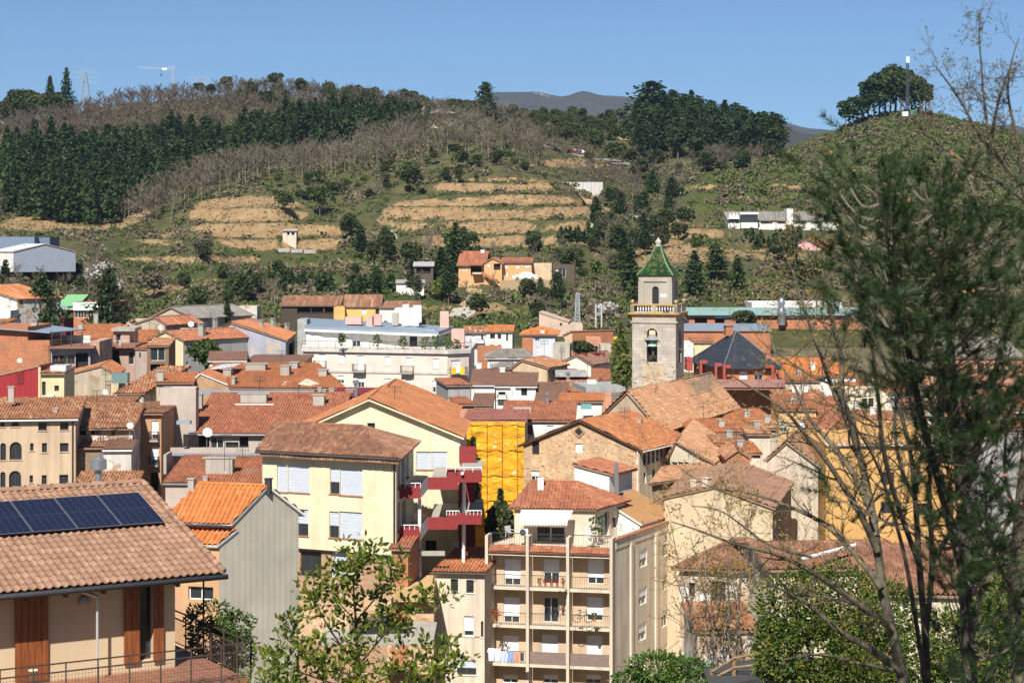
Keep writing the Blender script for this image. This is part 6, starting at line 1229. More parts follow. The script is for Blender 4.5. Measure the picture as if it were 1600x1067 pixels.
for (c, x0, x1, ye_, d, rot, dep, rise, tl, wl, lab) in (('c14', 160, 760, 690, 205, 8, 9, 562, T_OR, CREAM, 'orange roofed house right below the church wall'), ('c14', 440, 930, 600, 222, 8, 9, 470, T_OR, CREAM, 'long roof with white ridge behind the church corner'), ('c14', 450, 760, 880, 190, 0, 7, 780, T_OR, CREAM, 'mixed tile roof above the brick gable'),
     ('c14', 650, 850, 700, 198, 0, 5, 690, T_PALE, CREAM, 'small cream wall house between the orange roofs'), ('c14', 930, 1275, 470, 218, -2, 9, 340, T_RED, stucco('wall_apricot', (.66, .44, .22), .15), 'apricot house with white shutters and dark red roof'),
     ('k2', 455, 790, 660, 212, 4, 10, 270, T_RED, BRICK, 'steep red roof house right of the apricot house'), ('k2', 160, 480, 90, 262, 0, 8, 15, T_OR, CREAM, 'orange roof house with white clutter behind the villa'), ('c8', 600, 900, 340, 268, 6, 14, 265, T_NEW, WHT, 'big bright orange roofs behind the bare trees'),
     ('c8', 850, 1130, 410, 262, 0, 10, 350, T_RED, WHT, 'red roof with white chimneys seen through the branches'), ('c15', 905, 1235, 410, 176, 2, 6, 335, T_OR, CREAM, 'low orange roof beside the blank gable house'), ('c8', 1130, 1400, 380, 300, 0, 12, 330, T_PALE, CREAM, 'pale roofed block seen through the pine'),
     ('c16', 430, 838, 300, 285, -2, 14, 180, T_GREY, SALMON, 'wide tan-grey roof at the right behind the pine'), ('c16', 640, 900, 600, 240, 0, 8, 545, T_OR, WHT, 'white house with orange roof at the right edge'), ('c16', 560, 900, 720, 214, 0, 9, 625, T_OLD, GREYW, 'mossy roof house at the right edge behind the pine'),
     ('c8', 590, 790, 440, 240, 3, 7, 398, T_OLD, CREAM, 'old roof with air conditioners under the villa terrace'), ('c16', 150, 420, 590, 236, 0, 8, 545, T_OLD, CREAM, 'cream house hidden in the pine branches'), ('c15', 640, 900, 70, 196, 4, 6, 12, T_OLD, CREAM, 'curled tile roof above the brick gable'), ('c8', 780, 960, 470, 232, 2, 7, 425, T_OR, CREAM, 'small orange roof behind the steep red roof'), ('c8', 900, 1080, 525, 218, -3, 6, 485, T_OLD, WHT, 'patched roof before the ivory flats'), ('c14', 760, 930, 650, 208, -2, 6, 605, T_PALE, OLDW, 'small tan roof left of the apricot house')):
    w_ = ()
    if lab.startswith('apricot'): w_ = cw('c14', 0, 'h', 922, 585, 1010, 682, 1120, 585, 1240, 682)
    if lab.startswith('white house with orange'): w_ = cw('c16', 0, 'd', 720, 640, 760, 690) + cw('c16', 0, 's', 660, 630, 700, 690)
    if lab.startswith('wide tan'): w_ = cw('c16', 0, 'd', 560, 330, 600, 400, 700, 330, 740, 400)
    h_ = H('town_house', lab, 'house', rectq(cx(c, x0), cx(c, x1), d, rot, dep), ze=ZP(cy(c, ye_), d), roof=dict(t='shed', low=0, yt=cy(c, rise), o=.3, g=.2), wall=wl, tile=tl, wins=w_)
    xm_ = cx(c, x0 * .6 + x1 * .4); h_.chimney(xm_, h_ and cy(c, ye_) - 22, cy(c, ye_) - 8, .6, mat=WHT if wl is WHT else None)
    if lab.startswith('old roof with air'):
        for x in (1085, 1170): pbx('air_conditioner', cb('c14', x - 30, 262, x + 30, 310), 238, .4, WHITE, h_.root)
og = H('ochre_building', 'tall blank ochre building behind the bare tree trunks', 'building', rectq(cx('k2', 535), 1500, 172, 2, 14), ze=ZP(cy('k2', 690), 172), wall=OCHRE, wins=cw('c8', 0, 'd', 1003, 740, 1060, 788, 1003, 862, 1060, 912) + cw('c8', 0, 'd', 1140, 870, 1200, 920)); pbx('coping', (cx('k2', 530), cy('k2', 672), 1502, cy('k2', 692)), 171.8, .5, CREAM, og.root)
o2_ = Sub(og, rectq(cx('k2', 830), 1460, 186, 0, 9), ye=cy('k2', 545), wall=OCHRE)
H('ivory_flats', 'ivory flats with dark tall windows behind the branches', 'apartment building', rectq(cx('k2', 735), cx('k2', 1110), 228, 0, 10), ye=cy('k2', 205), wall=stucco('wall_ivory', (.76, .67, .48)), wins=cw('k2', 0, 'd', 870, 250, 920, 350, 930, 250, 978, 350) + cw('k2', 0, 's', 780, 270, 830, 350)).balcony(0, cx('k2', 780), cy('k2', 370), cx('k2', 985), cy('k2', 425), 1.2, CREAM)
ng = H('narrow_gable_house', 'narrow house with pinkish ribbed roof before the ochre building', 'house', pq((cx('c15', 1055), 178), (cx('k2', 465), 174), (cx('k2', 530), 184), (cx('c15', 1200), 192)), ze=ZP(cy('k2', 870), 174), roof=dict(t='gable', ax='y', yt=cy('k2', 650), o=.25, g=.2, m=.6), wall=CREAM, tile=tilemat('tile_brown_pink', [(.26, .15, .12), (.29, .17, .14)]), wallm={1: GREYW})  # cream walls, the right side wall grey
H('brick_gable_house', 'bare orange brick gable in the middle of the right-hand roofs', 'house', rectq(cx('c15', 720), cx('c15', 915), 183, 0, 6), ze=ZP(cy('c15', 180), 183), roof=dict(t='gable', ax='y', rise=.7, o=.2, g=.2), wall=BRICK, tile=T_OLD)
# lower right roofs
lr = H('low_tiled_house', 'white house with a broad mottled hip roof below the blank gable', 'house', rectq(1062, 1172, 128, -14, 9, 'R', srot=26), ze=ZP(cy('c15', 1060) + 10, 128), roof=dict(t='hip', yt=842, o=.4, k=.42), wall=WHOLD, tile=T_OLD2, wins=[(0, 'b', 1076, 910, 1086, 932), (0, 'b', 1110, 908, 1134, 944), (0, 'd', 1105, 970, 1125, 1000)])
lr.balcony(0, 1100, 940, 1160, 958, .9, T_PALE)
l2_ = H('low_tiled_house', 'wide mottled pink-tan roof above the evergreen mass', 'house', rectq(1205, 1420, 122, 6, 10), ze=ZP(888, 122), roof=dict(t='gable', ax='x', yt=848, o=.4, g=.3), wall=CREAM, tile=T_OLD2); 
mb = MB(); mb.bar(P(1255, 872, 120.5), P(1345, 848, 125), .25, .1); mb.bar(P(1345, 848, 125), P(1450, 905, 119), .3, .1); mb.build('white_flashing', WHITE, l2_.root)
l3_ = H('low_tiled_house', 'dark red ribbed roof crossing behind the right trunks', 'house', rectq(1350, 1520, 112, -8, 8), ze=ZP(925, 112), roof=dict(t='shed', low=0, rise=1.5, o=.3, g=.2), wall=CREAM, tile=T_OLD2)
H('garden_house', 'low garden wall house with orange coping behind the shrubs', 'house', rectq(1090, 1182, 117, 4, 5), ze=ZP(985, 117), roof=dict(t='shed', low=0, rise=.7, o=.2, g=.2), wall=WHOLD, tile=T_OLD)
H('salmon_garage', 'salmon garden garage with a green door low on the right', 'garage', rectq(1345, 1400, 96, 6, 4), ye=1022, wall=SALMON, wins=[(0, 'sg', 1366, 1036, 1384, 1060)])
# ------------------------------------------------------------------ hillside houses
DIRT_ = plain('forecourt_earth', (.36, .27, .16), .95)
kv = H('orange_villa', 'apricot hillside villa with red roofs and covered porch', 'house', rectq(cx('k4', 125), cx('k4', 430), 446, -6, 12), ze=ZP(cy('k4', 330), 446), zb=ZP(cy('k4', 600), 446), roof=dict(t='gable', ax='x', yt=cy('k4', 174), o=.6, g=.4), wall=stucco('wall_apricot_villa', (.66, .38, .18), .08), tile=T_RED, wins=cw('k4', 0, 's', 172, 352, 195, 402, 210, 355, 235, 400) + cw('k4', 0, 'o', 270, 345, 400, 430))
kv.chimney(cx('k4', 415), cy('k4', 150), cy('k4', 195), .8, mat=WHITE)
k2_ = Sub(kv, rectq(cx('k4', 430), cx('k4', 640), 442, -3, 10), ze=ZP(cy('k4', 310), 442), zb=ZP(cy('k4', 600), 442), roof=dict(t='gable', ax='y', yt=cy('k4', 250), o=.4, g=.3), wall=MATS['wall_apricot_villa'], tile=T_RED, wins=cw('k4', 0, 's', 470, 325, 495, 360) + cw('k4', 0, 'o', 545, 320, 625, 395))
k3_ = Sub(kv, rectq(cx('k4', 640), cx('k4', 995), 444, -2, 9), ze=ZP(cy('k4', 302), 444), zb=ZP(cy('k4', 600), 444), roof=dict(t='shed', low=0, yt=cy('k4', 250), o=.5, g=.3), wall=MATS['wall_apricot_villa'], tile=T_RED, wins=cw('k4', 0, 's', 678, 328, 712, 375, 810, 328, 848, 375, 918, 325, 945, 365, 948, 325, 975, 365, 678, 425, 712, 472) + cw('k4', 0, 'o', 875, 430, 950, 470))
mb = MB(); pl = [P(cx('k4', 245), cy('k4', 335), 443.5), P(cx('k4', 455), cy('k4', 335), 443.5), P(cx('k4', 430), cy('k4', 300), 446.5), P(cx('k4', 270), cy('k4', 300), 446.5)]; slab(mb, pl, .15, 0); mb.build('porch_roof', T_RED, kv.root)
pbx('porch_floor', cb('k4', 290, 425, 410, 445), 443.6, 3, CREAM, kv.root); mb = MB(); a = P(cx('k4', 410), cy('k4', 430), 441.8); b = P(cx('k4', 600), cy('k4', 545), 440); mb.bar(a, b, 1.0, .4); mb.build('outside_stair', TERRA, kv.root)
H('garage_wall', 'tan blank shed wall right of the apricot villa', 'wall', rectq(cx('k4', 1000), cx('k4', 1235), 446, 0, 5), ye=cy('k4', 318), zb=ZP(cy('k4', 560), 446), wall=stucco('wall_tan', (.60, .46, .30)))
ks = H('open_shed', 'open dark shed with white doors right of the tan wall', 'shed', rectq(cx('k4', 1245), cx('k4', 1510), 448, 0, 5), ye=cy('k4', 335), zb=ZP(cy('k4', 560), 448), wall=plain('shed_brown', (.10, .08, .06), .9), wins=cw('k4', 0, 's', 1285, 390, 1310, 490) + cw('k4', 0, 'w', 1318, 380, 1400, 480))
mb = MB(); pbox(mb, 782, 439, 872, 460, 434, 11); o = mb.build('forecourt', DIRT_); tag(o, 'earth forecourt in front of the apricot villa', 'terrace')
car('parked_van', 'white van parked in front of the apricot villa', tuple(P(cx('k4', 915), cy('k4', 520), 438)), R(180), plain('van_white', (.72, .73, .74), .35), 1.25)
# stable sheds, yellow house
H('open_stable', 'long low open stable with tiled roof above the town', 'shed', rectq(cx('c17', 150), cx('c17', 500), 362, 0, 6), ze=ZP(cy('c17', 598), 362), roof=dict(t='shed', low=0, rise=1.4, o=.4, g=.2), wall=plain('stable_dark', (.07, .055, .04), .9), tile=T_OLD2, wins=cw('c17', 0, 'o', 245, 600, 325, 650, 330, 600, 400, 650, 410, 600, 470, 650))
yh_ = H('yellow_house', 'yellow house with brown roof right of the open stable', 'house', rectq(cx('c17', 528), cx('c17', 740), 358, 0, 8), ze=ZP(cy('c17', 605), 358), roof=dict(t='gable', ax='x', rise=1.9, o=.3, g=.3), wall=stucco('wall_yellow', (.70, .48, .16), .15), tile=T_OLD2, wins=cw('c17', 0, 's', 630, 618, 655, 650) + cw('c17', 0, 'w', 710, 620, 735, 652)); Sub(yh_, rectq(cx('c17', 463), cx('c17', 528), 356, 0, 6), ye=cy('c17', 610), wall=stucco('wall_yellow', (.70, .48, .16))); Sub(yh_, rectq(cx('c17', 740), cx('c17', 970), 357, 0, 6), ze=ZP(cy('c17', 612), 357), roof=dict(t='shed', low=0, rise=.9, o=.3), wall=WHT, tile=T_OLD2)
H('white_shed', 'white tumbledown shed on the slope above the town', 'shed', rectq(cx('c17', 835), cx('c17', 1000), 408, 2, 5), ze=ZP(cy('c17', 465), 408), roof=dict(t='shed', low=0, rise=.5, o=.3, plain=1), wall=WHT, tile=GREYSH, wins=cw('c17', 0, 'o', 930, 470, 990, 500)); H('dark_shed', 'dark open shed between conifers above the white shed', 'shed', rectq(cx('c17', 940), cx('c17', 1055), 440, 0, 5), ze=ZP(cy('c17', 362), 440), roof=dict(t='gable', ax='x', rise=.8, o=.4, plain=1), wall=plain('shed_brown', (.10, .08, .06)), tile=GREYSH, wins=cw('c17', 0, 'o', 955, 370, 1040, 410))
H('garden_hut', 'tiny cream hut on the bare earth knoll', 'hut', rectq(cx('c17', 160), cx('c17', 240), 545, 0, 4), ye=cy('c17', 155), roof=dict(t='shed', low=0, rise=.5, o=.4, plain=1), wall=CREAM, tile=CONC, wins=cw('c17', 0, 'o', 185, 165, 200, 180, 212, 165, 228, 180))
H('small_shed', 'grey low shed with flat roof below the slope', 'shed', rectq(cx('c19', 1410), cx('c19', 1530), 352, 0, 5), ye=cy('c19', 605), wall=WHOLD)
# warehouses
wh = H('warehouse', 'grey warehouse with pale ribbed roof on the left slope', 'warehouse', pq((cx('c19', -60), 436), (cx('c19', 80), 430), (cx('c19', 450), 436), (cx('c19', 350), 452)), ze=ZP(cy('c19', 278), 432), zb=ZP(cy('c19', 400), 432), roof=dict(t='gable', ax='x', rise=1.6, o=.2, g=.2, plain=1, m=.5), wall=plain('grey_cladding', (.26, .29, .35), .6), tile=plain('pale_metal_roof', (.62, .62, .61), .5), wallm={0: WHT})
H('warehouse', 'flat blue-grey warehouse behind the pale-roofed one', 'warehouse', rectq(-40, cx('c19', 205), 462, 0, 14), ye=cy('c19', 192), zb=ZP(cy('c19', 330), 462), wall=plain('blue_cladding', (.17, .22, .30), .6)); H('warehouse', 'small blue-grey annex at the end of the flat warehouse', 'warehouse', rectq(cx('c19', 205), cx('c19', 296), 466, 0, 10), ye=cy('c19', 196), zb=ZP(cy('c19', 330), 466), wall=plain('slate_cladding', (.14, .18, .25), .6), wins=cw('c19', 0, 's', 232, 228, 270, 258))
# white long building, pink house, upper houses, retaining walls
lw = H('long_white_building', 'long white building with grey roof and tower on the right slope', 'building', rectq(cx('k3', 130), cx('k3', 1380), 560, 0, 11), ze=ZP(cy('k3', 250), 560), zb=ZP(cy('k3', 400), 560), roof=dict(t='shed', low=0, yt=cy('k3', 155), o=.4, g=.2, p=.6), wall=WHT, tile=T_GREY, wins=cw('k3', 0, 'w', 290, 262, 450, 275) + cw('k3', 0, 'd', 500, 262, 630, 290, 690, 262, 780, 290, 880, 262, 1020, 292, 1070, 262, 1200, 290, 900, 320, 980, 370) + cw('k3', 0, 'd', 132, 262, 155, 285, 170, 262, 195, 285, 210, 262, 250, 285))
pbx('glazed_bay', cb('k3', 275, 180, 465, 275), 557, 3, GLASS, lw.root); pbx('bay_roof', cb('k3', 265, 160, 475, 182), 556.6, 4, WHITE, lw.root); pbx('tower', cb('k3', 795, 118, 868, 300), 557, 6, WHT, lw.root); pbx('bay_wall', cb('k3', 275, 275, 465, 340), 556.8, 3, WHT, lw.root)
for k_ in range(3):
    mb = MB(); x0 = cx('k3', 135 + k_ * 40); x1 = cx('k3', 175 + k_ * 40); a = P(x0, cy('k3', 235), 559); b = P(x1, cy('k3', 235), 559); t = P((x0 + x1) / 2, cy('k3', 160), 559); mb.raw([a, b, t, a + Vector((0, 4, 0)), b + Vector((0, 4, 0)), t + Vector((0, 4, 0))], [(0, 1, 2), (1, 4, 5, 2), (0, 2, 5, 3), (3, 5, 4)]); mb.build('gablet', WHITE, lw.root)
H('pink_house', 'pink gabled house half hidden by budding branches', 'house', rectq(cx('k3', 850), cx('k3', 1180), 520, -10, 9, 'R', srot=30), ze=ZP(cy('k3', 545), 520), zb=ZP(cy('k3', 760), 520), roof=dict(t='gable', ax='y', rise=1.9, o=.5, g=.4), wall=PINK, tile=T_RED, wins=cw('k3', 0, 'w', 880, 570, 905, 600, 955, 568, 980, 598, 1030, 560, 1048, 615))
H('retaining_wall', 'long white concrete retaining wall above the earth terraces', 'wall', rectq(862, 942, 640, 0, 6), ye=285, zb=ZP(320, 640), wall=stucco('wall_concrete_white', (.62, .6, .56), .8))
H('hilltop_house', 'white house with dark windows among hilltop trees', 'house', rectq(642, 661, 800, -10, 8), ze=ZP(172, 800), zb=ZP(200, 800), roof=dict(t='gable', ax='x', rise=1.4, o=.6, plain=1), wall=WHT, tile=T_BRN, wins=[(0, 'd', 644, 172.5, 648, 177), (0, 'd', 650, 172.5, 653, 177), (0, 'd', 655, 173, 659, 176.5)]); H('hilltop_house', 'low brownish bungalow beside the white hilltop house', 'house', rectq(674, 709, 795, 5, 9), ze=ZP(176, 795), zb=ZP(205, 795), roof=dict(t='hip', rise=1.6, o=.7, k=.3, plain=1), wall=CREAM, tile=T_GREY, wins=[(0, 's', 690, 177, 697, 181)])
mb = MB()
for (x, y, d) in ((435, 388, 505), (455, 389, 505), (475, 390, 505)): pbox(mb, x, y, x + 18, y + 6, d, .5)
o = mb.build('terrace_wall', CONC); tag(o, 'grey low retaining wall on the left terraces', 'wall')
# road on the far slope, dirt tracks, and its cars
def strip(name, pts, w, mat, label, lift=.12):
    mb = MB(); V = []
    for (px, py) in pts: h = groundhit(px, py); V.append(h if h else P(px, py, 700))
    L_ = []
    for i in range(len(V)):
        t = (V[min(i + 1, len(V) - 1)] - V[max(i - 1, 0)]); t.z = 0; t.normalize(); n_ = Vector((t.y, -t.x, 0)); row = []
        for s_ in (-1, 0, 1): p = V[i] + n_ * w / 2 * s_; p.z = max(ground(p.x, p.y), V[i].z - .3) + lift; row.append(p)
        L_.append(row)
    for a, b in zip(L_, L_[1:]):
        for k in (0, 1): mb.face([a[k], b[k], b[k + 1], a[k + 1]])
    o = mb.build(name, mat); tag(o, label, None, None, 'structure'); return V
ASPH = plain('asphalt_pale', (.30, .28, .26), .9, var=.1); DIRT = plain('dirt_track', (.46, .32, .18), .95, var=.15, scale=1)
strip('road', [(858, 232), (868, 235), (880, 238), (892, 241), (905, 244), (920, 247), (940, 252), (960, 256), (976, 260)], 7, ASPH, 'pale road climbing the far slope')
strip('path', [(1008, 338), (1014, 344), (1022, 350), (1032, 353)], 7, ASPH, 'pale road bend above the bell tower')
strip('path', [(690, 505), (708, 500), (722, 492), (728, 482)], 5, CONC, 'concrete lane climbing behind the white apartment building')
strip('path', [(728, 482), (736, 470), (740, 455), (742, 445)], 3.5, DIRT, 'grassy dirt track below the apricot villa')
strip('path', [(905, 365), (925, 350), (938, 340), (930, 325), (915, 312), (895, 305)], 4, DIRT, 'sandy track winding up the earth terraces')
car('parked_car', 'white car on the far hillside road', tuple(groundhit(907, 243) + Vector((0, 0, .2))), R(170), MATS['van_white'], 1.1); car('parked_car', 'dark red car on the far hillside road', tuple(groundhit(899, 241.5) + Vector((0, 0, .2))), R(170), plain('car_red', (.2, .01, .03), .3), 1.1)
# ------------------------------------------------------------------ masts, crane, pylons
def lattice(mb, a, b, w0, w1, n, r):
    a = Vector(a); b = Vector(b)
    for i in range(n):
        for (t0, t1) in ((i / n, (i + 1) / n),):
            p, q_ = a.lerp(b, t0), a.lerp(b, t1); wa, wb = w0 + (w1 - w0) * t0, w0 + (w1 - w0) * t1
            cs = [(-1, -1), (1, -1), (1, 1), (-1, 1)]
            A_ = [p + Vector((x * wa / 2, y * wa / 2, 0)) for x, y in cs]; B_ = [q_ + Vector((x * wb / 2, y * wb / 2, 0)) for x, y in cs]
            for k in range(4): mb.bar(A_[k], B_[k], r * 1.4); mb.bar(A_[k], B_[(k + 1) % 4], r); mb.bar(B_[k], B_[(k + 1) % 4], r)
PYM = plain('galvanised', (.30, .34, .38), .6)
for (px, yt, yb, d, lab, sc) in ((133, 113, 145, 1180, 'grey lattice power pylon on the left skyline', 1.0), (312, 122, 142, 1500, 'distant lattice pylon right of the crane', 1.1), (846, 146, 158, 6300, 'faint lattice pylon on the far blue ridge', 3.6)):
    g = P(px, yb, d); t = P(px, yt, d); root = empty('power_pylon', g - Vector((0, 0, 12)), lab, 'pylon', 'power pylons'); mb = MB(); lattice(mb, g - Vector((0, 0, 12)), t, 6.5 * sc, 1.2 * sc, 9, .16 * sc); mb.build('mast', PYM, root); mb = MB()
    H_ = t.z - g.z
    for f_, w_ in ((.98, 9), (.72, 10), (.46, 9)):
        z = g.z + H_ * f_
        for s_ in (-1, 1): mb.bar(Vector((t.x, t.y, z)), Vector((t.x + s_ * w_ / 2 * sc * 1.6, t.y, z)), .22 * sc); mb.bar(Vector((t.x, t.y, z + 2.2 * sc)), Vector((t.x + s_ * w_ / 2 * sc * 1.6, t.y, z)), .18 * sc)
    mb.build('crossarm', PYM, root)
cb_ = P(270, 132, 1020); croot = empty('tower_crane', cb_ - Vector((0, 0, 14)), 'white tower crane standing on the skyline', 'crane'); CRW = plain('crane_white', (.40, .42, .44), .6)
mb = MB(); lattice(mb, cb_ - Vector((0, 0, 14)), P(270, 108.5, 1020), 1.0, 1.0, 14, .07); mb.build('mast', CRW, croot)
mb = MB(); j0 = P(272, 109.5, 1020); j1 = P(215, 106.5, 1020)
for k in range(20): a = j0.lerp(j1, k / 20); b = j0.lerp(j1, (k + 1) / 20); mb.bar(a, b, .14); mb.bar(a + Vector((0, 0, .8)), b + Vector((0, 0, .8)), .1); mb.bar(a, b + Vector((0, 0, .8)), .06)
mb.build('jib', CRW, croot); mb = MB(); mb.bar(P(270, 108, 1020), P(273, 104, 1020), .3); mb.bar(P(273, 104, 1020), P(262, 105.5, 1020), .16); mb.build('counter_jib', CRW, croot); pbx('sign_panel', (253, 106.6, 260.5, 109.6), 1019, .3, WHITE, croot); mb = MB(); mb.bar(P(252, 107.5, 1020), P(252, 118, 1020), .12); mb.cbox(P(252, 119, 1020), .7, .7, .9); mb.build('hook', METAL, croot)
mt = P(1418, 182, 690); mroot = empty('phone_mast', mt - Vector((0, 0, 2)), 'tall dark phone mast with white antennas on the right hill', 'mast'); mb = MB(); lattice(mb, mt - Vector((0, 0, 2)), P(1418, 97, 690), .95, .7, 22, .12); mb.build('mast', plain('mast_dark', (.05, .06, .08), .6), mroot)
for s_ in (-1, 0, 1): mb = MB(); mb.cbox(P(1418.5 + s_ * 1.7, 99, 689.4), .28, .25, 2.2); mb.build('panel_antenna', WHITE, mroot)
mb = MB(); mb.cbox(P(1414, 182, 687), 1.9, 1.6, 1.5); o = mb.build('equipment_cabin', WHITE); tag(o, 'white equipment cabin at the foot of the phone mast', 'cabin'); mb = MB(); mb.cbox(P(1427, 180, 690), 2.2, 1.6, 1.7); o = mb.build('green_cabin', plain('cabin_green', (.08, .2, .12), .6)); tag(o, 'green fenced cabinets beside the phone mast', 'cabin')
lm = P(902, 505, 352); lroot = empty('lattice_mast', lm, 'grey lattice radio mast behind the tan houses', 'mast'); mb = MB(); lattice(mb, lm, P(902.5, 458, 352), .9, .5, 9, .09); mb.build('mast', PYM, lroot)
tr_ = empty('power_pole', P(931, 515, 350), 'pair of wooden poles carrying a transformer', 'pole')
for x in (931, 940): mb = MB(); mb.tube([P(x, 518, 350), P(x, 475, 350)], .16, 6); mb.build('pole', plain('pole_grey', (.45, .43, .4), .8), tr_)
mb = MB(); pbox(mb, 932, 488, 939, 493, 350, .8); mb.build('transformer', plain('transformer_blue', (.2, .25, .3), .6), tr_); mb = MB(); mb.bar(P(929, 478, 350), P(942, 478, 350), .15); mb.build('crossarm', PYM, tr_)
mb = MB(); mb.tube([P(898, 445, 440), P(898, 406, 440)], .18, 6); o = mb.build('wooden_pole', WOODB); tag(o, 'wooden pole right of the open shed on the slope', 'pole')
# aerials and overhead cables over the roofs
for h_ in HOUSES:
    if 170 < h_.d < 300 and NR0.random() < .6:
        pl = h_.polys[0]; t = NR0.uniform(.2, .8); p_ = (pl[0].lerp(pl[1], t)).lerp(pl[-1].lerp(pl[2], t), .8); px = 800 + p_.x * F / p_.y; py = YH + (CZ - p_.z) * F / p_.y; h_.antenna(px, py - NR0.uniform(16, 30), py, p_.y)
for (a, b, da, db) in (((118, 652), (207, 660), 176, 181), ((207, 640), (252, 648), 181, 188), ((618, 716), (700, 760), 147, 160), ((735, 600), (812, 690), 225, 190), ((700, 900), (764, 880), 148, 150), ((1000, 720), (1046, 790), 186, 160), ((1106, 790), (1240, 740), 158, 178), ((962, 1040), (1062, 1000), 150, 130), ((860, 540), (985, 620), 300, 222), ((940, 476), (1100, 540), 350, 300), ((931, 478), (730, 540), 350, 310)):
    p_, q_ = P(*a, da), P(*b, db); mb = MB(); mb.tube([p_.lerp(q_, i / 10) - Vector((0, 0, (p_ - q_).length * .03 * math.sin(math.pi * i / 10))) for i in range(11)], .018, 3); o = mb.build('overhead_cable', METAL); tag(o, 'thin black cable strung between the houses', 'cable', 'cables between the houses')
# ------------------------------------------------------------------ foreground house with solar panels
ROT = 31.0; su = Vector((math.cos(R(ROT)), math.sin(R(ROT)))); svv = Vector((-su.y, su.x))
EC = Vector(XY(348, 56.5)); EZ = ZP(895, 56.5)                       # eave corner, right end
RUN, RISE, LEN = 6.2, 1.85, 13.5
root_s = empty('solar_house', (EC.x - 4, EC.y, 24), 'beige foreground house with brown interlocking roof tiles and wooden shutters', 'house')
def rp(u_, v_, h=0.0):
    """point on the front roof slope: u_ to the left along the eave, v_ up the slope in plan"""
    p = EC - su * u_ + svv * v_; return Vector((p.x, p.y, EZ + RISE * v_ / RUN + h))
mb = MB(); slab(mb, [rp(LEN, 0, -.03), rp(0, 0, -.03), rp(0, RUN, -.03), rp(LEN, RUN, -.03)], .14, 0); bk_ = lambda u_, v_: Vector(((EC - su * u_ + svv * (2 * RUN - v_)).x, (EC - su * u_ + svv * (2 * RUN - v_)).y, EZ + RISE * v_ / RUN - .03))
slab(mb, [bk_(0, 0), bk_(LEN, 0), bk_(LEN, RUN), bk_(0, RUN)], .14, 0); roof_s = mb.build('roof', WOODB, root_s)
# one tile, then laid course by course (each a piece of its own near the eave)
sl_ = math.atan2(RISE, RUN); SL = math.hypot(RUN, RISE); TWD, TLN = .222, .345
tm = MB(); prof = [(0, .012), (.03, .045), (.065, .062), (.10, .050), (.135, .018), (.18, .008), (.228, .016)]
A_ = [Vector((x, 0, z + .028)) for x, z in prof]; B_ = [Vector((x, TLN + .04, z)) for x, z in prof]; C_ = [Vector((x, 0, z + .004)) for x, z in prof]
for k in range(len(prof) - 1): tm.face([A_[k], A_[k + 1], B_[k + 1], B_[k]]); tm.face([C_[k], C_[k + 1], A_[k + 1], A_[k]])
tmesh = [tm.mesh('tile', mats=[m_]) for m_ in [plain('solar_tile_%d' % i, c, .85, var=.16, scale=9) for i, c in enumerate([(.30, .178, .118), (.33, .198, .133), (.27, .158, .103), (.36, .222, .148), (.29, .168, .108)])]]
ax_e = Vector((su.x, su.y, 0)); ax_s = Vector((svv.x * math.cos(sl_), svv.y * math.cos(sl_), math.sin(sl_))); ax_n = ax_e.cross(ax_s)
RM = Matrix((ax_e, ax_s, ax_n)).transposed().to_4x4()
rest = MB(); NC = int(LEN / TWD); NR_ = int(SL / TLN); rr = random.Random(4); cnt = 0; vis0 = int(7.0 / TWD)
tfs = [tuple(p.vertices) for p in tmesh[0].polygons]
for r_ in range(NR_ + 1):
    for c_ in range(NC):
        u_ = (c_ + 1) * TWD; v_ = r_ * TLN; j = Vector((rr.uniform(-.004, .004), rr.uniform(-.006, .006), rr.uniform(0, .005)))
        o_ = rp(u_, v_ * math.cos(sl_) - .03) + ax_n * j.z + ax_e * j.x + ax_s * j.y
        if cnt < 296 and c_ < vis0 + 4 and r_ < 9:
            o = bpy.data.objects.new('tile', tmesh[rr.randrange(5)]); COL.objects.link(o); o.parent = roof_s; o.matrix_local = Matrix.Translation(o_ - org(roof_s)) @ RM; cnt += 1
        else:
            k = rr.randrange(5); rest.raw([o_ + ax_e * v.co.x + ax_s * v.co.y + ax_n * v.co.z for v in tmesh[0].vertices], tfs, k)
o = rest.build('roof_tiles', [m.materials[0] for m in tmesh], roof_s); o['kind'] = 'stuff'
# ridge and verge tiles
for k in range(int(LEN / .40)):
    mb = MB(); p0, p1 = rp(k * .40 - .05, RUN, .02), rp(k * .40 + .40, RUN, .02); n_ = 7
    for i in range(n_ - 1):
        q_ = []
        for (p, rd_) in ((p0, .13), (p1, .155)):
            for t in (math.pi * i / (n_ - 1), math.pi * (i + 1) / (n_ - 1)): q_.append(p + Vector((svv.x, svv.y, 0)) * rd_ * math.cos(t) + Vector((0, 0, rd_ * .75 * math.sin(t) + (.02 if p is p1 else 0))))
        mb.face([q_[0], q_[1], q_[3], q_[2]])
    mb.build('ridge_tile', tmesh[k % 5].materials[0], roof_s, True)
for k in range(int(SL / .38)):
    mb = MB(); a_, b_ = k * .38, k * .38 + .42; pa = rp(-.02, a_ * math.cos(sl_), .07); pb2 = rp(-.02, b_ * math.cos(sl_), .045); mb.tube([pa, pb2], [.095, .075], 8); mb.build('verge_tile', tmesh[(k + 2) % 5].materials[0], roof_s, True)
mb = MB(); mb.tube([rp(-.1, -.1, -.06), rp(LEN, -.1, -.06)], .075, 8); mb.build('gutter', plain('gutter_dark', (.08, .085, .09), .4, .3), roof_s, True)
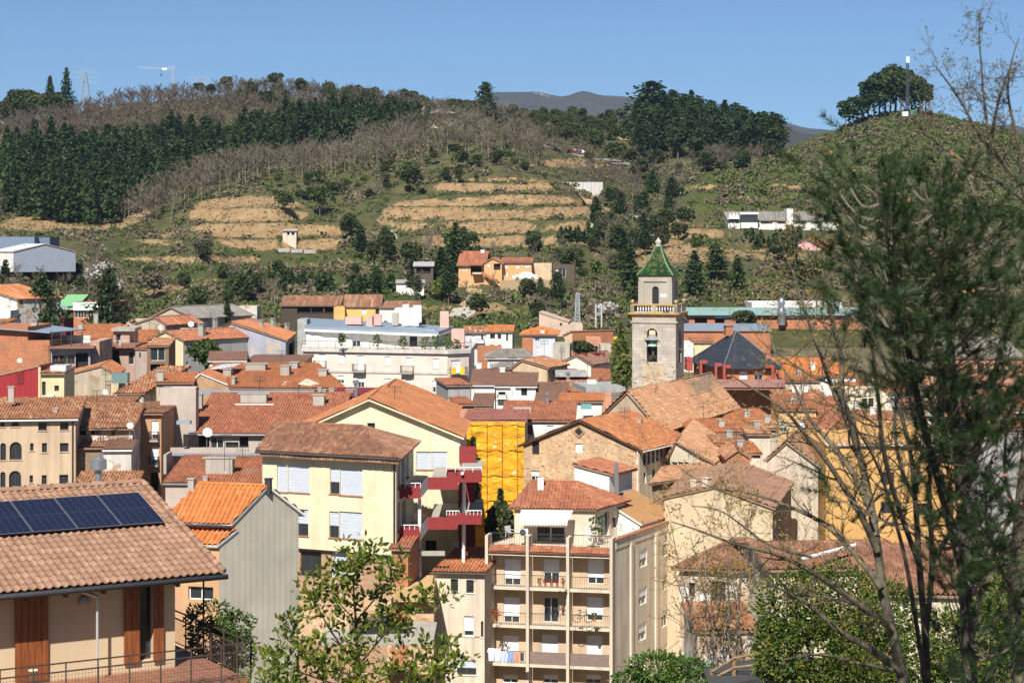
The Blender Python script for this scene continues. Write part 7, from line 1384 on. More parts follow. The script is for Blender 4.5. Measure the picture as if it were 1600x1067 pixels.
# walls
OV = .95; wz1 = EZ - .12; DK = ZP(1031, 57.6)
wr_ = EC + svv * OV - su * 1.02; wl_ = wr_ - su * (LEN - 1.4)
class _Hst: pass
hst = _Hst(); hst.root = root_s
sw = Sub(hst, [wl_, wr_, wr_ + svv * (2 * RUN - 2 * OV), wl_ + svv * (2 * RUN - 2 * OV)], ze=EZ + .2, zb=24.5, wall=stucco('wall_sand', (.60, .47, .31), .08), wins=[(0, 'd', 213, 914, 239, 1031), (0, 'd', -60, 930, -20, 1040)])
SHW = bpy.data.materials.new('shutter_wood'); SHW.use_nodes = True; n_ = SHW.node_tree; b_ = n_.nodes['Principled BSDF']; t_ = _noise(n_, 3, 6, .6, sc3=(9, 9, .6)); r_ = _ramp(n_, t_.outputs['Fac'], [(.3, (.10, .028, .008)), (.5, (.22, .065, .018)), (.7, (.30, .10, .03))]); n_.links.new(r_.outputs[0], b_.inputs['Base Color']); b_.inputs['Roughness'].default_value = .55
def shutter(x0, x1, y0, y1, out=.05, rot=0):
    u0, _ = sw.hit(0, x0, 960); u1, _ = sw.hit(0, x1, 960); xm = (x0 + x1) / 2; _, z1_ = sw.hit(0, xm, y0); _, z0_ = sw.hit(0, xm, y1); n_pl = max(2, int(round((u1 - u0) / .2))); n3_2 = Vector((sw.fr(0)[3].x, sw.fr(0)[3].y, 0))
    mb = MB(); mb.obox(sw.pt(0, u0 + .02, z0_ + .25, out - .03), ax_e * (u1 - u0 - .04), Vector((0, 0, .1)), n3_2 * .03); mb.obox(sw.pt(0, u0 + .02, z1_ - .35, out - .03), ax_e * (u1 - u0 - .04), Vector((0, 0, .1)), n3_2 * .03); par = mb.build('shutter', SHW, root_s)
    for k in range(n_pl): q_ = MB(); w_ = (u1 - u0) / n_pl; q_.obox(sw.pt(0, u0 + w_ * k + .006, z0_, out), ax_e * (w_ - .012), Vector((0, 0, z1_ - z0_)), n3_2 * .045); q_.build('plank', SHW, par)
shutter(22, 74, 924, 1062); shutter(192, 217, 914, 1036, .06); shutter(238, 254, 912, 1032, .06)
# beams under the eave
for k in range(12):
    mb = MB(); u_ = 1.3 + k * 1.05; a_ = rp(u_, .0, -.2); b_ = rp(u_, OV + .2, -.2); mb.bar(a_, b_, .11, .15); mb.build('rafter', WOODB, root_s)
mb = MB(); c_ = sw.pt(0, sw.hit(0, 130, 938)[0], sw.hit(0, 130, 938)[1], .0); nn3 = Vector((sw.fr(0)[3].x, sw.fr(0)[3].y, 0)); mb.tube([c_, c_ + nn3 * .1, c_ + nn3 * .16], [.15, .15, .08], 16); mb.build('wall_lamp', plain('lamp_grey', (.33, .31, .28), .6), root_s, True)
mb = MB(); p1 = P(152, 932, 55.0); mb.tube([P(152, 1034, 55.0), p1], .035, 8); mb.tube([p1, P(112, 918, 55.3)], .05, 8); o = mb.build('awning_arm', plain('aluminium', (.6, .6, .6), .4, .4), root_s)
# deck, railing
dcor = Vector(XY(392, 55.2)); DZ = DK - .02
mb = MB(); d0 = dcor; dl = dcor - su * 14; dep_ = 7.0
slab(mb, [V3(dl, DZ), V3(dcor, DZ), V3(dcor + svv * dep_, DZ), V3(dl + svv * dep_, DZ)], .25, 0)
DKM = bpy.data.materials.new('deck_tiles'); DKM.use_nodes = True; n_ = DKM.node_tree; b_ = n_.nodes['Principled BSDF']; tc2 = n_.nodes.new('ShaderNodeTexCoord'); mp = n_.nodes.new('ShaderNodeMapping'); mp.inputs['Rotation'].default_value = (0, 0, R(-ROT)); n_.links.new(tc2.outputs['Object'], mp.inputs[0]); br = n_.nodes.new('ShaderNodeTexBrick'); br.inputs['Scale'].default_value = 1; br.inputs['Brick Width'].default_value = .33; br.inputs['Row Height'].default_value = .33; br.inputs['Mortar Size'].default_value = .008; br.offset = 0
br.inputs['Color1'].default_value = (.24, .095, .05, 1); br.inputs['Color2'].default_value = (.30, .13, .07, 1); br.inputs['Mortar'].default_value = (.3, .24, .2, 1); n_.links.new(mp.outputs[0], br.inputs['Vector']); n_.links.new(br.outputs['Color'], b_.inputs['Base Color']); b_.inputs['Roughness'].default_value = .6
mb.build('deck', DKM, root_s)
mb = MB(); slab(mb, [V3(dl, DZ - .25), V3(dcor, DZ - .25), V3(dcor + svv * dep_, DZ - .25), V3(dl + svv * dep_, DZ - .25)], 4.0, 0); mb.build('deck_base', CONC, root_s)
rl_root = empty('terrace_railing', V3(dcor, DZ), 'dark metal terrace railing with wire mesh around the foreground deck', 'railing')
IRON = plain('rail_iron', (.085, .06, .05), .6, .3)
pts_ = [V3(dcor - su * 12, DZ), V3(dcor, DZ), V3(dcor + svv * 6.5, DZ)]
mb = MB()
for a_, b_ in zip(pts_, pts_[1:]):
    for z in (1.0, .78): mb.bar(a_ + Vector((0, 0, z)), b_ + Vector((0, 0, z)), .035)
    mb.bar(a_ + Vector((0, 0, .08)), b_ + Vector((0, 0, .08)), .025)
mb.build('rail', IRON, rl_root)
for a_, b_ in zip(pts_, pts_[1:]):
    L_ = (b_ - a_).length; n_ = int(L_ / .82)
    for k in range(n_ + 1): q_ = MB(); c_ = a_.lerp(b_, k / n_); q_.bar(c_, c_ + Vector((0, 0, 1.02)), .035); q_.build('post', IRON, rl_root)
mb = MB()
for a_, b_ in zip(pts_, pts_[1:]):
    L_ = (b_ - a_).length
    for k in range(int(L_ / .09)): c_ = a_.lerp(b_, k * .09 / L_); mb.bar(c_ + Vector((0, 0, .09)), c_ + Vector((0, 0, .77)), .006)
    for z in range(7): mb.bar(a_ + Vector((0, 0, .14 + .09 * z)), b_ + Vector((0, 0, .14 + .09 * z)), .005)
o = mb.build('wire_mesh', IRON, rl_root)
mb = MB(); p_ = sw.pt(1, .3, DZ, 1.0); p_ = P(318, 1000, 60.5); mb.tube([p_ - Vector((0, 0, 1.3)), P(318, 905, 60.5)], .03, 8); mb.build('porch_post', IRON, root_s)
pc_ = P(52, 1062, 53.2); pr = empty('flowerpot', pc_, 'small white and yellow flowerpot on the foreground deck', 'flowerpot'); mb = MB(); mb.lathe(pc_, [(0, 0), (.09, 0), (.115, .24), (.125, .24), (.125, .27), (.1, .26), (0, .2)], 16); mb.build('pot', plain('pot_white', (.7, .66, .5), .5), pr, True); mb = MB(); mb.lathe(pc_, [(.107, .12), (.114, .17)], 16); mb.build('band', plain('pot_band', (.5, .3, .1), .5), pr)
# solar panels
PVM = bpy.data.materials.new('solar_cells'); PVM.use_nodes = True; n_ = PVM.node_tree; b_ = n_.nodes['Principled BSDF']; b_.inputs['Base Color'].default_value = (.012, .016, .04, 1); b_.inputs['Roughness'].default_value = .22; b_.inputs['Specular IOR Level'].default_value = .18
PVL = plain('cell_lines', (.11, .12, .17), .4, .3, var=.02); ALU = plain('panel_frame', (.50, .51, .53), .4, .7, var=.03)
PW, PH = 1.27, 2.2
def panel(u_right, v0, label):
    o0 = rp(u_right, v0) + ax_n * .13; root = empty('solar_panel', o0); root.parent = root_s; root.location = o0 - org(root_s); root['label'] = label; ex = -ax_e; es = ax_s
    def q(a, b, h): return o0 + ex * a + es * b + ax_n * h
    mb = MB(); mb.obox(q(.0, 0, 0), ex * PW, es * PH, ax_n * .03); mb.build('cells', PVM, root)
    f = MB(); 
    for (a, b, la, lb) in ((0, 0, PW, .012), (0, PH - .012, PW, .012), (0, .012, .012, PH - .024), (PW - .012, .012, .012, PH - .024)): f.obox(q(a, b, .031), ex * la, es * lb, ax_n * .006)
    f.build('panel_frame', ALU, root); g = MB()
    for k in range(1, 6): g.obox(q(PW * k / 6, .014, .031), ex * .006, es * (PH - .028), ax_n * .0015)
    for k in range(1, 20): w = .014 if k == 10 else .004; g.obox(q(.014, PH * k / 20, .0312), ex * (PW - .028), es * w, ax_n * .0012)
    g.build('cell_lines', PVL, root)
for k, lab in enumerate(('solar panel at the right end of the row, nearest the verge', 'second solar panel from the right end of the row', 'third solar panel from the right end of the row', 'fourth solar panel, cut by the left picture edge', 'fifth solar panel beyond the left picture edge')[:5]):
    panel(.5 + k * (PW + .022), 3.1, lab)
# ------------------------------------------------------------------ vegetation kit
NR = np.random.RandomState(5)
BARK = plain('bark', (.13, .10, .075), .95, var=.3); BARKG = plain('bark_grey', (.24, .20, .165), .95, var=.25)
TWIG = leafmat('bare_twigs', [(.10, .082, .056), (.15, .122, .086), (.19, .16, .12)], .95, 0); TWIGB = leafmat('bare_twigs_brown', [(.066, .05, .037), (.095, .072, .054), (.13, .10, .077)], .95, 0)
PINEL = leafmat('pine_needles_far', [(.016, .032, .008), (.03, .054, .014), (.052, .082, .024)], .75, .12); OAKL = leafmat('evergreen_leaves_far', [(.026, .04, .012), (.052, .072, .02), (.09, .108, .033)], .7, .2)
SCRL = leafmat('scrub_leaves', [(.04, .07, .015), (.075, .115, .026), (.12, .15, .042), (.15, .13, .06), (.09, .145, .028)], .85, .2); THKL = leafmat('thicket_twigs', [(.09, .07, .045), (.145, .115, .075), (.20, .16, .105), (.11, .11, .045)], .95, .1)
SPRG = leafmat('spring_leaves', [(.09, .13, .025), (.14, .18, .04), (.19, .20, .05)], .7, .35); BLOS = leafmat('blossom', [(.50, .46, .42), (.62, .58, .55), (.30, .28, .2)], .8, .3); GORS = leafmat('gorse_yellow', [(.45, .32, .02), (.10, .12, .03), (.6, .45, .03)], .8, .2)
def unit(n): v = NR.normal(size=(n, 3)); return v / np.linalg.norm(v, axis=1)[:, None]
def cards(C, Sz, flat=0.0, elong=1.0):
    """irregular leaf-clump faces round the centres C"""
    n = len(C); a = unit(n); a[:, 2] *= (1 - flat); a /= np.linalg.norm(a, axis=1)[:, None] + 1e-9
    b = np.cross(a, unit(n)); b /= np.linalg.norm(b, axis=1)[:, None] + 1e-9
    Sz = np.asarray(Sz).reshape(-1, 1); k = NR.uniform(.6, 1.3, (n, 4, 1))
    return np.stack([C + a * Sz * elong * k[:, 0], C + b * Sz * k[:, 1], C - a * Sz * elong * k[:, 2], C - b * Sz * k[:, 3]], 1)
def slivers(A, B, w):
    """thin triangles from A (base) to B (tip)"""
    d = B - A; s = np.cross(d, unit(len(A))); s /= np.linalg.norm(s, axis=1)[:, None] + 1e-9; w = np.asarray(w).reshape(-1, 1)
    return np.stack([A - s * w, A + s * w, B], 1)
def nmesh(name, groups, mats):
    """groups: list of (array N x k x 3, material slot)"""
    V = []; L = []; T = []; M = []; o = 0
    for arr, m in groups:
        n, k, _ = arr.shape; V.append(arr.reshape(-1, 3)); L.append(np.arange(o, o + n * k)); T.append(np.full(n, k)); M.append(np.full(n, m)); o += n * k
    V = np.concatenate(V).astype(np.float32); L = np.concatenate(L).astype(np.int32); T = np.concatenate(T).astype(np.int32); M = np.concatenate(M).astype(np.int32)
    me = bpy.data.meshes.new(name); me.vertices.add(len(V)); me.vertices.foreach_set('co', V.ravel()); me.loops.add(len(L)); me.loops.foreach_set('vertex_index', L)
    me.polygons.add(len(T)); st = np.zeros(len(T), np.int32); st[1:] = np.cumsum(T)[:-1]; me.polygons.foreach_set('loop_start', st); me.polygons.foreach_set('loop_total', T)
    for m in mats: me.materials.append(m)
    me.polygons.foreach_set('material_index', M); me.polygons.foreach_set('use_smooth', np.zeros(len(T), bool)); me.update(calc_edges=True); return me
def trunkq(h, r, lean=.03, n=5, seg=4):
    """tapered trunk as quads"""
    P_ = []; off = np.cumsum(NR.uniform(-lean, lean, (seg + 1, 2)) * h / seg, 0); off[0] = 0
    for i in range(seg):
        for k in range(n):
            q = []
            for (ii, kk) in ((i, k), (i, k + 1), (i + 1, k + 1), (i + 1, k)):
                t = 2 * math.pi * kk / n; rr = r * (1 - .8 * ii / seg); q.append((off[ii, 0] + rr * math.cos(t), off[ii, 1] + rr * math.sin(t), h * ii / seg))
            P_.append(q)
    return np.array(P_), off
def conifer_mesh(h, r, base=.12, n=1300, size=.52, droop=.25, power=.8, leaf=None, dense=1.0):
    tq_, off = trunkq(h, h * .016); C = []; nb = max(14, int(h * 2.2))
    for i in range(nb):
        t = base + (1 - base) * (i + NR.uniform(0, .8)) / nb; R_ = r * (1 - t ** (1 / power)) ** power * NR.uniform(.7, 1.2) + .15; k = max(3, int(n / nb / 5)); a0 = NR.uniform(0, 6.28)
        for j in range(k):
            an = a0 + 6.283 * j / k + NR.uniform(-.3, .3); L_ = R_ * NR.uniform(.65, 1.15); m = 5
            for s_ in np.linspace(.35, 1, m): C.append((math.cos(an) * L_ * s_, math.sin(an) * L_ * s_, t * h - droop * L_ * s_ ** 1.5 + NR.uniform(-.15, .25) + .25 * L_ * (s_ > .8)))
    C = np.array(C); C += NR.normal(0, .12, C.shape); V = cards(C, size * NR.uniform(.5, 1.1, len(C)) * (1.15 - .5 * C[:, 2] / h), .45)
    return nmesh('conifer', [(tq_, 0), (V, 1)], [BARK, leaf or PINEL])
def round_mesh(h, r, n=1200, size=.5, stem=.25, leaf=None, lumps=9, bark=None, lo=.25):
    tq_, off = trunkq(h * (stem + .3), h * .022); L = []
    for i in range(lumps): a = NR.uniform(0, 6.28); q = NR.uniform(0, .62) * r; L.append((math.cos(a) * q, math.sin(a) * q, h * (stem + (1 - stem) * NR.uniform(lo, .8)), r * NR.uniform(.38, .62)))
    C = []
    for k in range(n): l = L[NR.randint(lumps)]; v = unit(1)[0]; v[2] = abs(v[2]) * .9 if NR.rand() < .65 else v[2]; rr = l[3] * NR.uniform(.75, 1.08); C.append((l[0] + v[0] * rr, l[1] + v[1] * rr, l[2] + v[2] * rr * .8))
    C = np.array(C); C[:, 2] = np.clip(C[:, 2], .1, h * 1.02); return nmesh('broadleaf', [(tq_, 0), (cards(C, size * NR.uniform(.5, 1.1, len(C)), .2), 1)], [bark or BARK, leaf or OAKL])
def bare_arrays(h, r, ntw=170, wid=.07, up=.75, limbs=13):
    tq_, off = trunkq(h * .8, h * .012, .05, 3, 3); A = []; B = []; Wd = []
    for i in range(limbs):
        t = NR.uniform(.22, .78); a = NR.uniform(0, 6.28); L_ = r * NR.uniform(.6, 1.1) * (1.25 - t * .6); b0 = np.array([0, 0, t * h]) ; b1 = b0 + np.array([math.cos(a) * L_, math.sin(a) * L_, L_ * NR.uniform(.6, 1.5) * up]); b1[2] = min(b1[2], h * 1.0); A.append(b0); B.append(b1); Wd.append(wid * 1.5)
        for j in range(ntw // limbs):
            s_ = NR.uniform(.25, 1); c0 = b0 + (b1 - b0) * s_; d_ = unit(1)[0]; d_[2] = abs(d_[2]) + .35; c1 = c0 + d_ * NR.uniform(.5, 1.3) * r * .38; A.append(c0); B.append(c1); Wd.append(wid)
    return tq_, slivers(np.array(A), np.array(B), Wd)
def bare_mesh(h, r, **k):
    tq_, sv_ = bare_arrays(h, r, **k); return nmesh('bare_tree', [(tq_, 0), (sv_, 1)], [BARKG, TWIG])
def put(name, me, p, sc, label, cat='tree', group=None, rz=None, sq_=1.0):
    o = bpy.data.objects.new(name, me); COL.objects.link(o); o.location = p; o.rotation_euler = (0, 0, NR.uniform(0, 6.28) if rz is None else rz); o.scale = (sc * sq_, sc * sq_, sc); return tag(o, label, cat, group)
def gpt(px, Y, dz=-.2): X = (px - 800) * Y / F; return Vector((X, Y, ground(X, Y) + dz))
def lerpb(band, px):
    for (a, b) in zip(band, band[1:]):
        if a[0] <= px <= b[0]: t = (px - a[0]) / (b[0] - a[0]); return a[1] + (b[1] - a[1]) * t, a[2] + (b[2] - a[2]) * t
    return band[-1][1:]
def band_pts(band, n, sep=3.5):
    out = []; tries = 0; x0, x1 = band[0][0], band[-1][0]
    while len(out) < n and tries < n * 30:
        tries += 1; px = NR.uniform(x0, x1); a, b = lerpb(band, px); Y = NR.uniform(a, b); X = (px - 800) * Y / F
        if all((X - q[0]) ** 2 + (Y - q[1]) ** 2 > sep * sep for q in out): out.append((X, Y))
    return [Vector((x, y, ground(x, y) - .3)) for x, y in out]
def zone(p, _, k, words, xr, band):
    px = 800 + F * p.x / p.y; i = min(k - 1, max(0, int((px - xr[0]) / (xr[1] - xr[0]) * k))); a, b = lerpb(band, min(max(px, band[0][0]), band[-1][0])); t = (p.y - a) / (b - a + 1e-6)
    return ('front row ' if t < .34 else 'middle ' if t < .67 else 'back row ') + words[i]
CON = [conifer_mesh(16, 3.3), conifer_mesh(15, 3.0, .2, 1200, .52), conifer_mesh(18, 3.6, .1, 1500, .55, .15, .9), conifer_mesh(14, 3.6, .35, 1100, .58, .0, .5)]
OAK = [round_mesh(9, 4.2), round_mesh(8, 3.8, lumps=7), round_mesh(10, 4.0, stem=.3)]
UMB = [round_mesh(15, 4.0, 1300, .5, .3, PINEL, 14, lo=0), round_mesh(14, 3.8, 1200, .5, .22, PINEL, 12, lo=0), round_mesh(16, 3.6, 1300, .5, .33, PINEL, 14, lo=0)]
BARE = [bare_mesh(10.5, 3.0) for k in range(5)]
# dense pine wood on the left slope
PB = [(8, 572, 728), (100, 570, 750), (160, 575, 757), (220, 602, 763), (300, 642, 768), (360, 668, 766), (400, 705, 762), (500, 716, 772), (600, 732, 785), (655, 742, 790)]
for p in band_pts(PB, 225, 3.4): put('pine_tree', CON[NR.randint(4)], p, NR.uniform(.62, .98), 'dark pine in the left wood, ' + zone(p, 60, 4, ('above the warehouses', 'above the bare earth bank', 'above the grey spur trees', 'at its tapering right end'), (8, 655), PB), 'tree', 'pines of the left wood', sq_=NR.uniform(1.2, 1.65))
for p in band_pts([(985, 700, 850), (1020, 715, 870), (1100, 720, 870), (1160, 715, 850), (1215, 710, 800)], 70, 4.2): put('pine_tree', (CON[3], CON[3], CON[1], UMB[2])[NR.randint(4)], p, NR.uniform(.8, 1.15), 'dark pine left of the mast hill, ' + zone(p, 60, 3, ('below the tallest pine', 'in the middle of the slope', 'at the slope end toward the mast'), (985, 1215), [(985, 700, 870), (1215, 700, 850)]), 'tree', 'pines left of the mast hill', sq_=1.45)
put('pine_tree', CON[3], gpt(1016, 830), 1.5, 'tallest broad dark pine standing out on the middle skyline', 'tree', None, 1, 2.0); put('pine_tree', CON[0], gpt(104, 868), 1.35, 'tall pointed pine on the left skyline beside the pylon', 'tree', None, 1, .9); put('pine_tree', CON[1], gpt(78, 872), 1.25, 'second pointed pine on the left skyline', 'tree', None, 2)
put('pine_tree', CON[3], gpt(759, 800), 1.25, 'lone pine right of the hilltop bungalow', 'tree', None, 2, 1.1)
for p in band_pts([(0, 855, 890), (60, 850, 890), (95, 860, 885)], 14, 4): put('skyline_oak', OAK[NR.randint(3)], p, NR.uniform(1.1, 1.7), 'dark evergreen crown on the left skyline', 'tree', 'evergreens on the left skyline')
for p in band_pts([(520, 800, 885), (620, 815, 885), (750, 800, 890), (850, 800, 900), (1000, 780, 900)], 175, 3.6): put('holm_oak', OAK[NR.randint(3)], p, NR.uniform(.6, 1.0) * (1 if p.x < -15 else .85), 'dark evergreen on the middle ridge, ' + zone(p, 60, 4, ('left of the hilltop houses', 'behind the hilltop houses', 'above the far road', 'left of the tallest pine'), (520, 1000), [(520, 780, 900), (1000, 780, 900)]), 'tree', 'evergreens of the middle ridge')
for p in band_pts([(300, 820, 885), (450, 800, 885), (560, 790, 880)], 16, 8): put('holm_oak', OAK[NR.randint(3)], p, NR.uniform(.7, 1.1), 'evergreen among the bare trees of the upper ridge', 'tree', 'evergreens among the bare ridge trees')
for p in band_pts([(630, 765, 788), (720, 765, 788)], 14, 3): put('holm_oak', OAK[NR.randint(3)], p, NR.uniform(.45, .7), 'low evergreen in front of the hilltop houses', 'tree', 'evergreens before the hilltop houses')
for i, (px, Y, s_) in enumerate(((1322, 700, .8), (1334, 702, .85), (1346, 705, .7), (1357, 706, 1.0), (1366, 700, 1.12), (1374, 708, 1.0), (1383, 702, 1.22), (1391, 706, 1.2), (1399, 710, 1.25), (1407, 704, 1.2), (1430, 706, 1.05), (1438, 700, 1.0), (1446, 703, .85), (1424, 712, 1.1))): put('umbrella_pine', UMB[i % 3], gpt(px, Y), s_, 'tall bare-stemmed pine in the clump beside the phone mast', 'tree', 'pines on the mast hill', sq_=1.15)
# bare wood of the near spur: each tree its own
for p in band_pts([(190, 575, 600), (300, 596, 638), (400, 628, 668), (500, 640, 690), (600, 645, 704), (700, 650, 712), (800, 650, 712), (850, 670, 705)], 285, 2.6): put('bare_tree', BARE[NR.randint(5)], p, NR.uniform(.75, 1.15), 'bare grey tree on the spur, ' + zone(p, 60, 5, ('over the bare earth bank', 'over the earth knoll', 'below the pine wood', 'below the hilltop houses', 'at the spur end above the terraces'), (190, 850), [(190, 596, 640), (400, 632, 668), (600, 645, 704), (850, 650, 712)]), 'tree', 'bare trees of the near spur')
G = []
for p in band_pts(PB, 420, 2.4):
    n = 230; t = NR.uniform(.12, 1, n); h = NR.uniform(8, 13); a = NR.uniform(0, 6.28, n); r = 2.9 * (1 - t) ** .7 * NR.uniform(.5, 1.05, n) + .15; G.append((cards(np.array(p) + np.stack([r * np.cos(a), r * np.sin(a), t * h], 1), NR.uniform(.4, .95, n), .45), 0))
o = bpy.data.objects.new('pine_wood', nmesh('pine_wood', G, [PINEL])); COL.objects.link(o); tag(o, 'close-packed younger pines filling the left wood', 'wood', None, 'stuff')
# leafless wood higher up: one mass
G = []
for p in band_pts([(-40, 775, 880), (100, 785, 880), (300, 785, 888), (500, 790, 888), (650, 800, 880), (780, 800, 870)], 900, 2.2):
    tq_, s_ = bare_arrays(NR.uniform(6.5, 9.5), 2.6, 90, .11, .7, 10); v = np.array(p); G += [(tq_ + v, 0), (s_ + v, 0)]
for p in band_pts([(-40, 560, 600), (8, 560, 585)], 20, 2.5) + band_pts([(855, 690, 740), (900, 640, 720), (1000, 640, 700)], 70, 3.5) + band_pts([(1100, 690, 720), (1200, 690, 720)], 25, 3):
    tq_, s_ = bare_arrays(NR.uniform(6, 9), 2.4, 70, .06, .7, 10); v = np.array(p); G += [(tq_ + v, 0), (s_ + v, 0)]
me = nmesh('bare_wood', G, [TWIGB]); o = bpy.data.objects.new('bare_wood', me); COL.objects.link(o); tag(o, 'brown leafless wood covering the upper ridge', 'wood', None, 'stuff')
# scrub and thickets over the slopes
def scrub(name, n, leaf, cond, smin, smax, per, label, flat=.2, el=1.0, yr=(346, 715)):
    C = []; Sz = []; cnt = 0; tries = 0
    while cnt < n and tries < n * 12:
        tries += 1; px = NR.uniform(-40, 1640); j = int(len(GRID['Y']) * NR.uniform(0, 1) ** 1.0); Y = GRID['Y'][min(j, len(GRID['Y']) - 1)]
        if not yr[0] < Y < yr[1]: continue
        i = int(np.argmin(np.abs(GRID['px'] - px))); e = GRID['e'][min(j, len(GRID['Y']) - 1), i]; py = GRID['py'][min(j, len(GRID['Y']) - 1), i]
        if not cond(px, py, Y, e): continue
        X = (px - 800) * Y / F; z = ground(X, Y); s_ = NR.uniform(smin, smax) * (.6 + .8 * NR.rand() ** 2); v = unit(per); v[:, 2] = np.abs(v[:, 2]); C.append(np.array([X, Y, z]) + v * np.array([s_, s_, s_ * .85]) * NR.uniform(.4, 1, (per, 1))); Sz.append(np.full(per, .12 + s_ * .14)); cnt += 1
    me = nmesh(name, [(cards(np.concatenate(C), np.concatenate(Sz), flat, el), 0)], [leaf]); o = bpy.data.objects.new(name, me); COL.objects.link(o); tag(o, label, 'scrub', None, 'stuff')
def free(px, py, Y, e):
    if 700 < px < 905 and 395 < py < 462 and Y < 470: return False
    if 1125 < px < 1330 and 325 < py < 368: return False
    if -40 < px < 130 and 375 < py < 425: return False
    if 850 < px < 990 and 228 < py < 262: return False
    nz = mnoise.noise((px * .02, Y * .03, 4)) - (.35 if px > 1060 and NR.rand() < .7 else 0); return NR.rand() > e * 1.5 and nz > -.25 + .5 * (e > .25)
scrub('scrub', 7000, SCRL, free, .7, 1.7, 34, 'low green and olive scrub over the hillside')
scrub('thicket', 5200, THKL, lambda a, b, Y, e: free(a, b, Y, e) and mnoise.noise((a * .012, Y * .02, 9)) > -.05, .8, 2.0, 34, 'brown leafless thickets and brambles on the banks', .1, 1.4)
scrub('hill_thicket', 1500, THKL, lambda a, b, Y, e: 1120 < a < 1640 and Y > 560, .9, 2.0, 34, 'brown leafless bushes among the green on the mast hill', .1, 1.4, (560, 714))
scrub('hill_scrub', 1700, SCRL, lambda a, b, Y, e: 1120 < a < 1640 and Y > 560, 1.0, 2.4, 40, 'green bushes covering the mast hill', .2, 1, (560, 714))
scrub('tufts', 3500, SCRL, lambda a, b, Y, e: e > .25, .2, .5, 9, 'small dry tufts dotted over the bare earth terraces')
scrub('gorse', 60, GORS, lambda a, b, Y, e: 1080 < a < 1420 and 240 < b < 310, .7, 1.5, 18, 'yellow gorse bushes on the right hill')
# single trees one can point to
SMALLC = [conifer_mesh(3.6, 1.25, .05, 260, .42, .2), conifer_mesh(3.3, 1.1, .05, 240, .4, .2)]
for (xs, y0, y1, n, lab, gr) in (((356, 520), 446, 458, 17, 'small dark conifer in the nursery row above the stable', 'nursery conifers on the left'), ((875, 942), 372, 384, 10, 'small dark conifer in the row below the sandy track', 'conifer row below the track'), ((1160, 1250), 378, 392, 14, 'young dark conifer in the row below the white building', 'conifers below the white building'), ((540, 620), 452, 462, 9, 'young conifer in the row left of the white shed', 'conifers by the white shed')):
    for k in range(n):
        h = groundhit(xs[0] + (xs[1] - xs[0]) * (k + .5) / n + NR.uniform(-2, 2), NR.uniform(y0, y1))
        if h: put('young_conifer', SMALLC[k % 2], h, NR.uniform(.8, 1.25), lab, 'tree', gr)
for (px, py, me, s_, sq_, lab) in ((643, 305, OAK[0], 1.05, 1.0, 'round dark evergreen above the earth terraces'), (545, 378, OAK[1], .95, .9, 'dark evergreen right of the bare earth knoll'), (500, 345, OAK[2], 1.0, 1.0, 'broad dark oak on the spur edge'), (445, 335, OAK[0], .7, 1, 'small dark oak at the knoll top'), (712, 440, CON[0], .8, 1.5, 'dark conifer left of the apricot villa'), (690, 452, CON[1], .6, 1.8, 'dark bushy conifer over the white shed'), (605, 415, OAK[2], .8, 1.0, 'olive tree right of the earth bank'), (640, 425, OAK[0], .75, 1.0, 'dark tree beside the open dark shed'),
    (838, 402, OAK[0], .6, .8, 'round green tree above the white van'), (985, 462, CON[2], .6, 1.6, 'large dark pine left of the bell tower'), (968, 410, CON[3], .6, 1.6, 'dark pine clump above the tower spire'), (1085, 470, CON[0], .62, 1.5, 'dark spruce right of the bell tower belfry'), (1153, 465, CON[1], .58, 1.4, 'dark spruce above the green-roofed hall'), (1120, 445, CON[3], .6, 1.5, 'dark spruce between the tower and the hall'), (1000, 335, OAK[0], .6, 1.0, 'dark evergreen in the valley bottom'),
    (700, 395, SPRG and round_mesh(6, 2.6, 400, .5, .2, SPRG), .9, 1, 'fresh green tree above the dark shed'), (450, 262, round_mesh(7, 2.6, 360, .5, .3, SPRG), 1, 1, 'pale spring-green tree beside the pine wood'), (690, 470, round_mesh(5, 2.8, 420, .5, .1, SPRG), 1, 1, 'bright green bush below the white shed'), (890, 430, OAK[1], .8, .9, 'olive tree by the wooden pole'), (930, 440, round_mesh(6, 2.5, 360, .5, .2, SPRG), .8, 1, 'yellow-green tree under the dark pines'), (1255, 480, OAK[2], .9, 1.5, 'dark round tree above the silver stack'), (1230, 430, OAK[0], .8, 1.4, 'dark evergreen left of the pink house'), (1380, 470, OAK[1], .9, 1.3, 'dark evergreen behind the pine trunks'),
    (150, 455, round_mesh(6, 3.6, 420, .45, .1, BLOS), 1, 1, 'white blossoming tree below the warehouse'), (178, 462, round_mesh(5, 2.6, 320, .4, .1, BLOS), 1, 1, 'second blossoming tree beside the first'), (240, 468, round_mesh(6, 3.6, 420, .45, .1, THKL), 1, 1.1, 'grey budding tree right of the blossom'), (955, 500, round_mesh(4, 2.4, 300, .4, .1, BLOS), .9, 1, 'white flowering bush beside the bell tower'), (1090, 402, round_mesh(6, 2.8, 380, .45, .2, SPRG), .9, 1, 'pale leafing tree right of the spire'), (610, 385, round_mesh(5, 2.4, 300, .4, .2, BLOS), .8, 1, 'grey-white blossoming tree at the slope foot'), (740, 488, round_mesh(3, 1.6, 200, .4, .1, BLOS), 1, 1, 'small blossoming bush by the dirt track'),
    (40, 340, CON[0], .75, 1.2, 'low pine at the wood edge by the earth bank'), (150, 345, CON[1], .7, 1.2, 'pine standing before the bare earth bank')):
    h = groundhit(px, py)
    if h: put('slope_tree', me, h, s_, lab, 'tree', None, None, sq_)
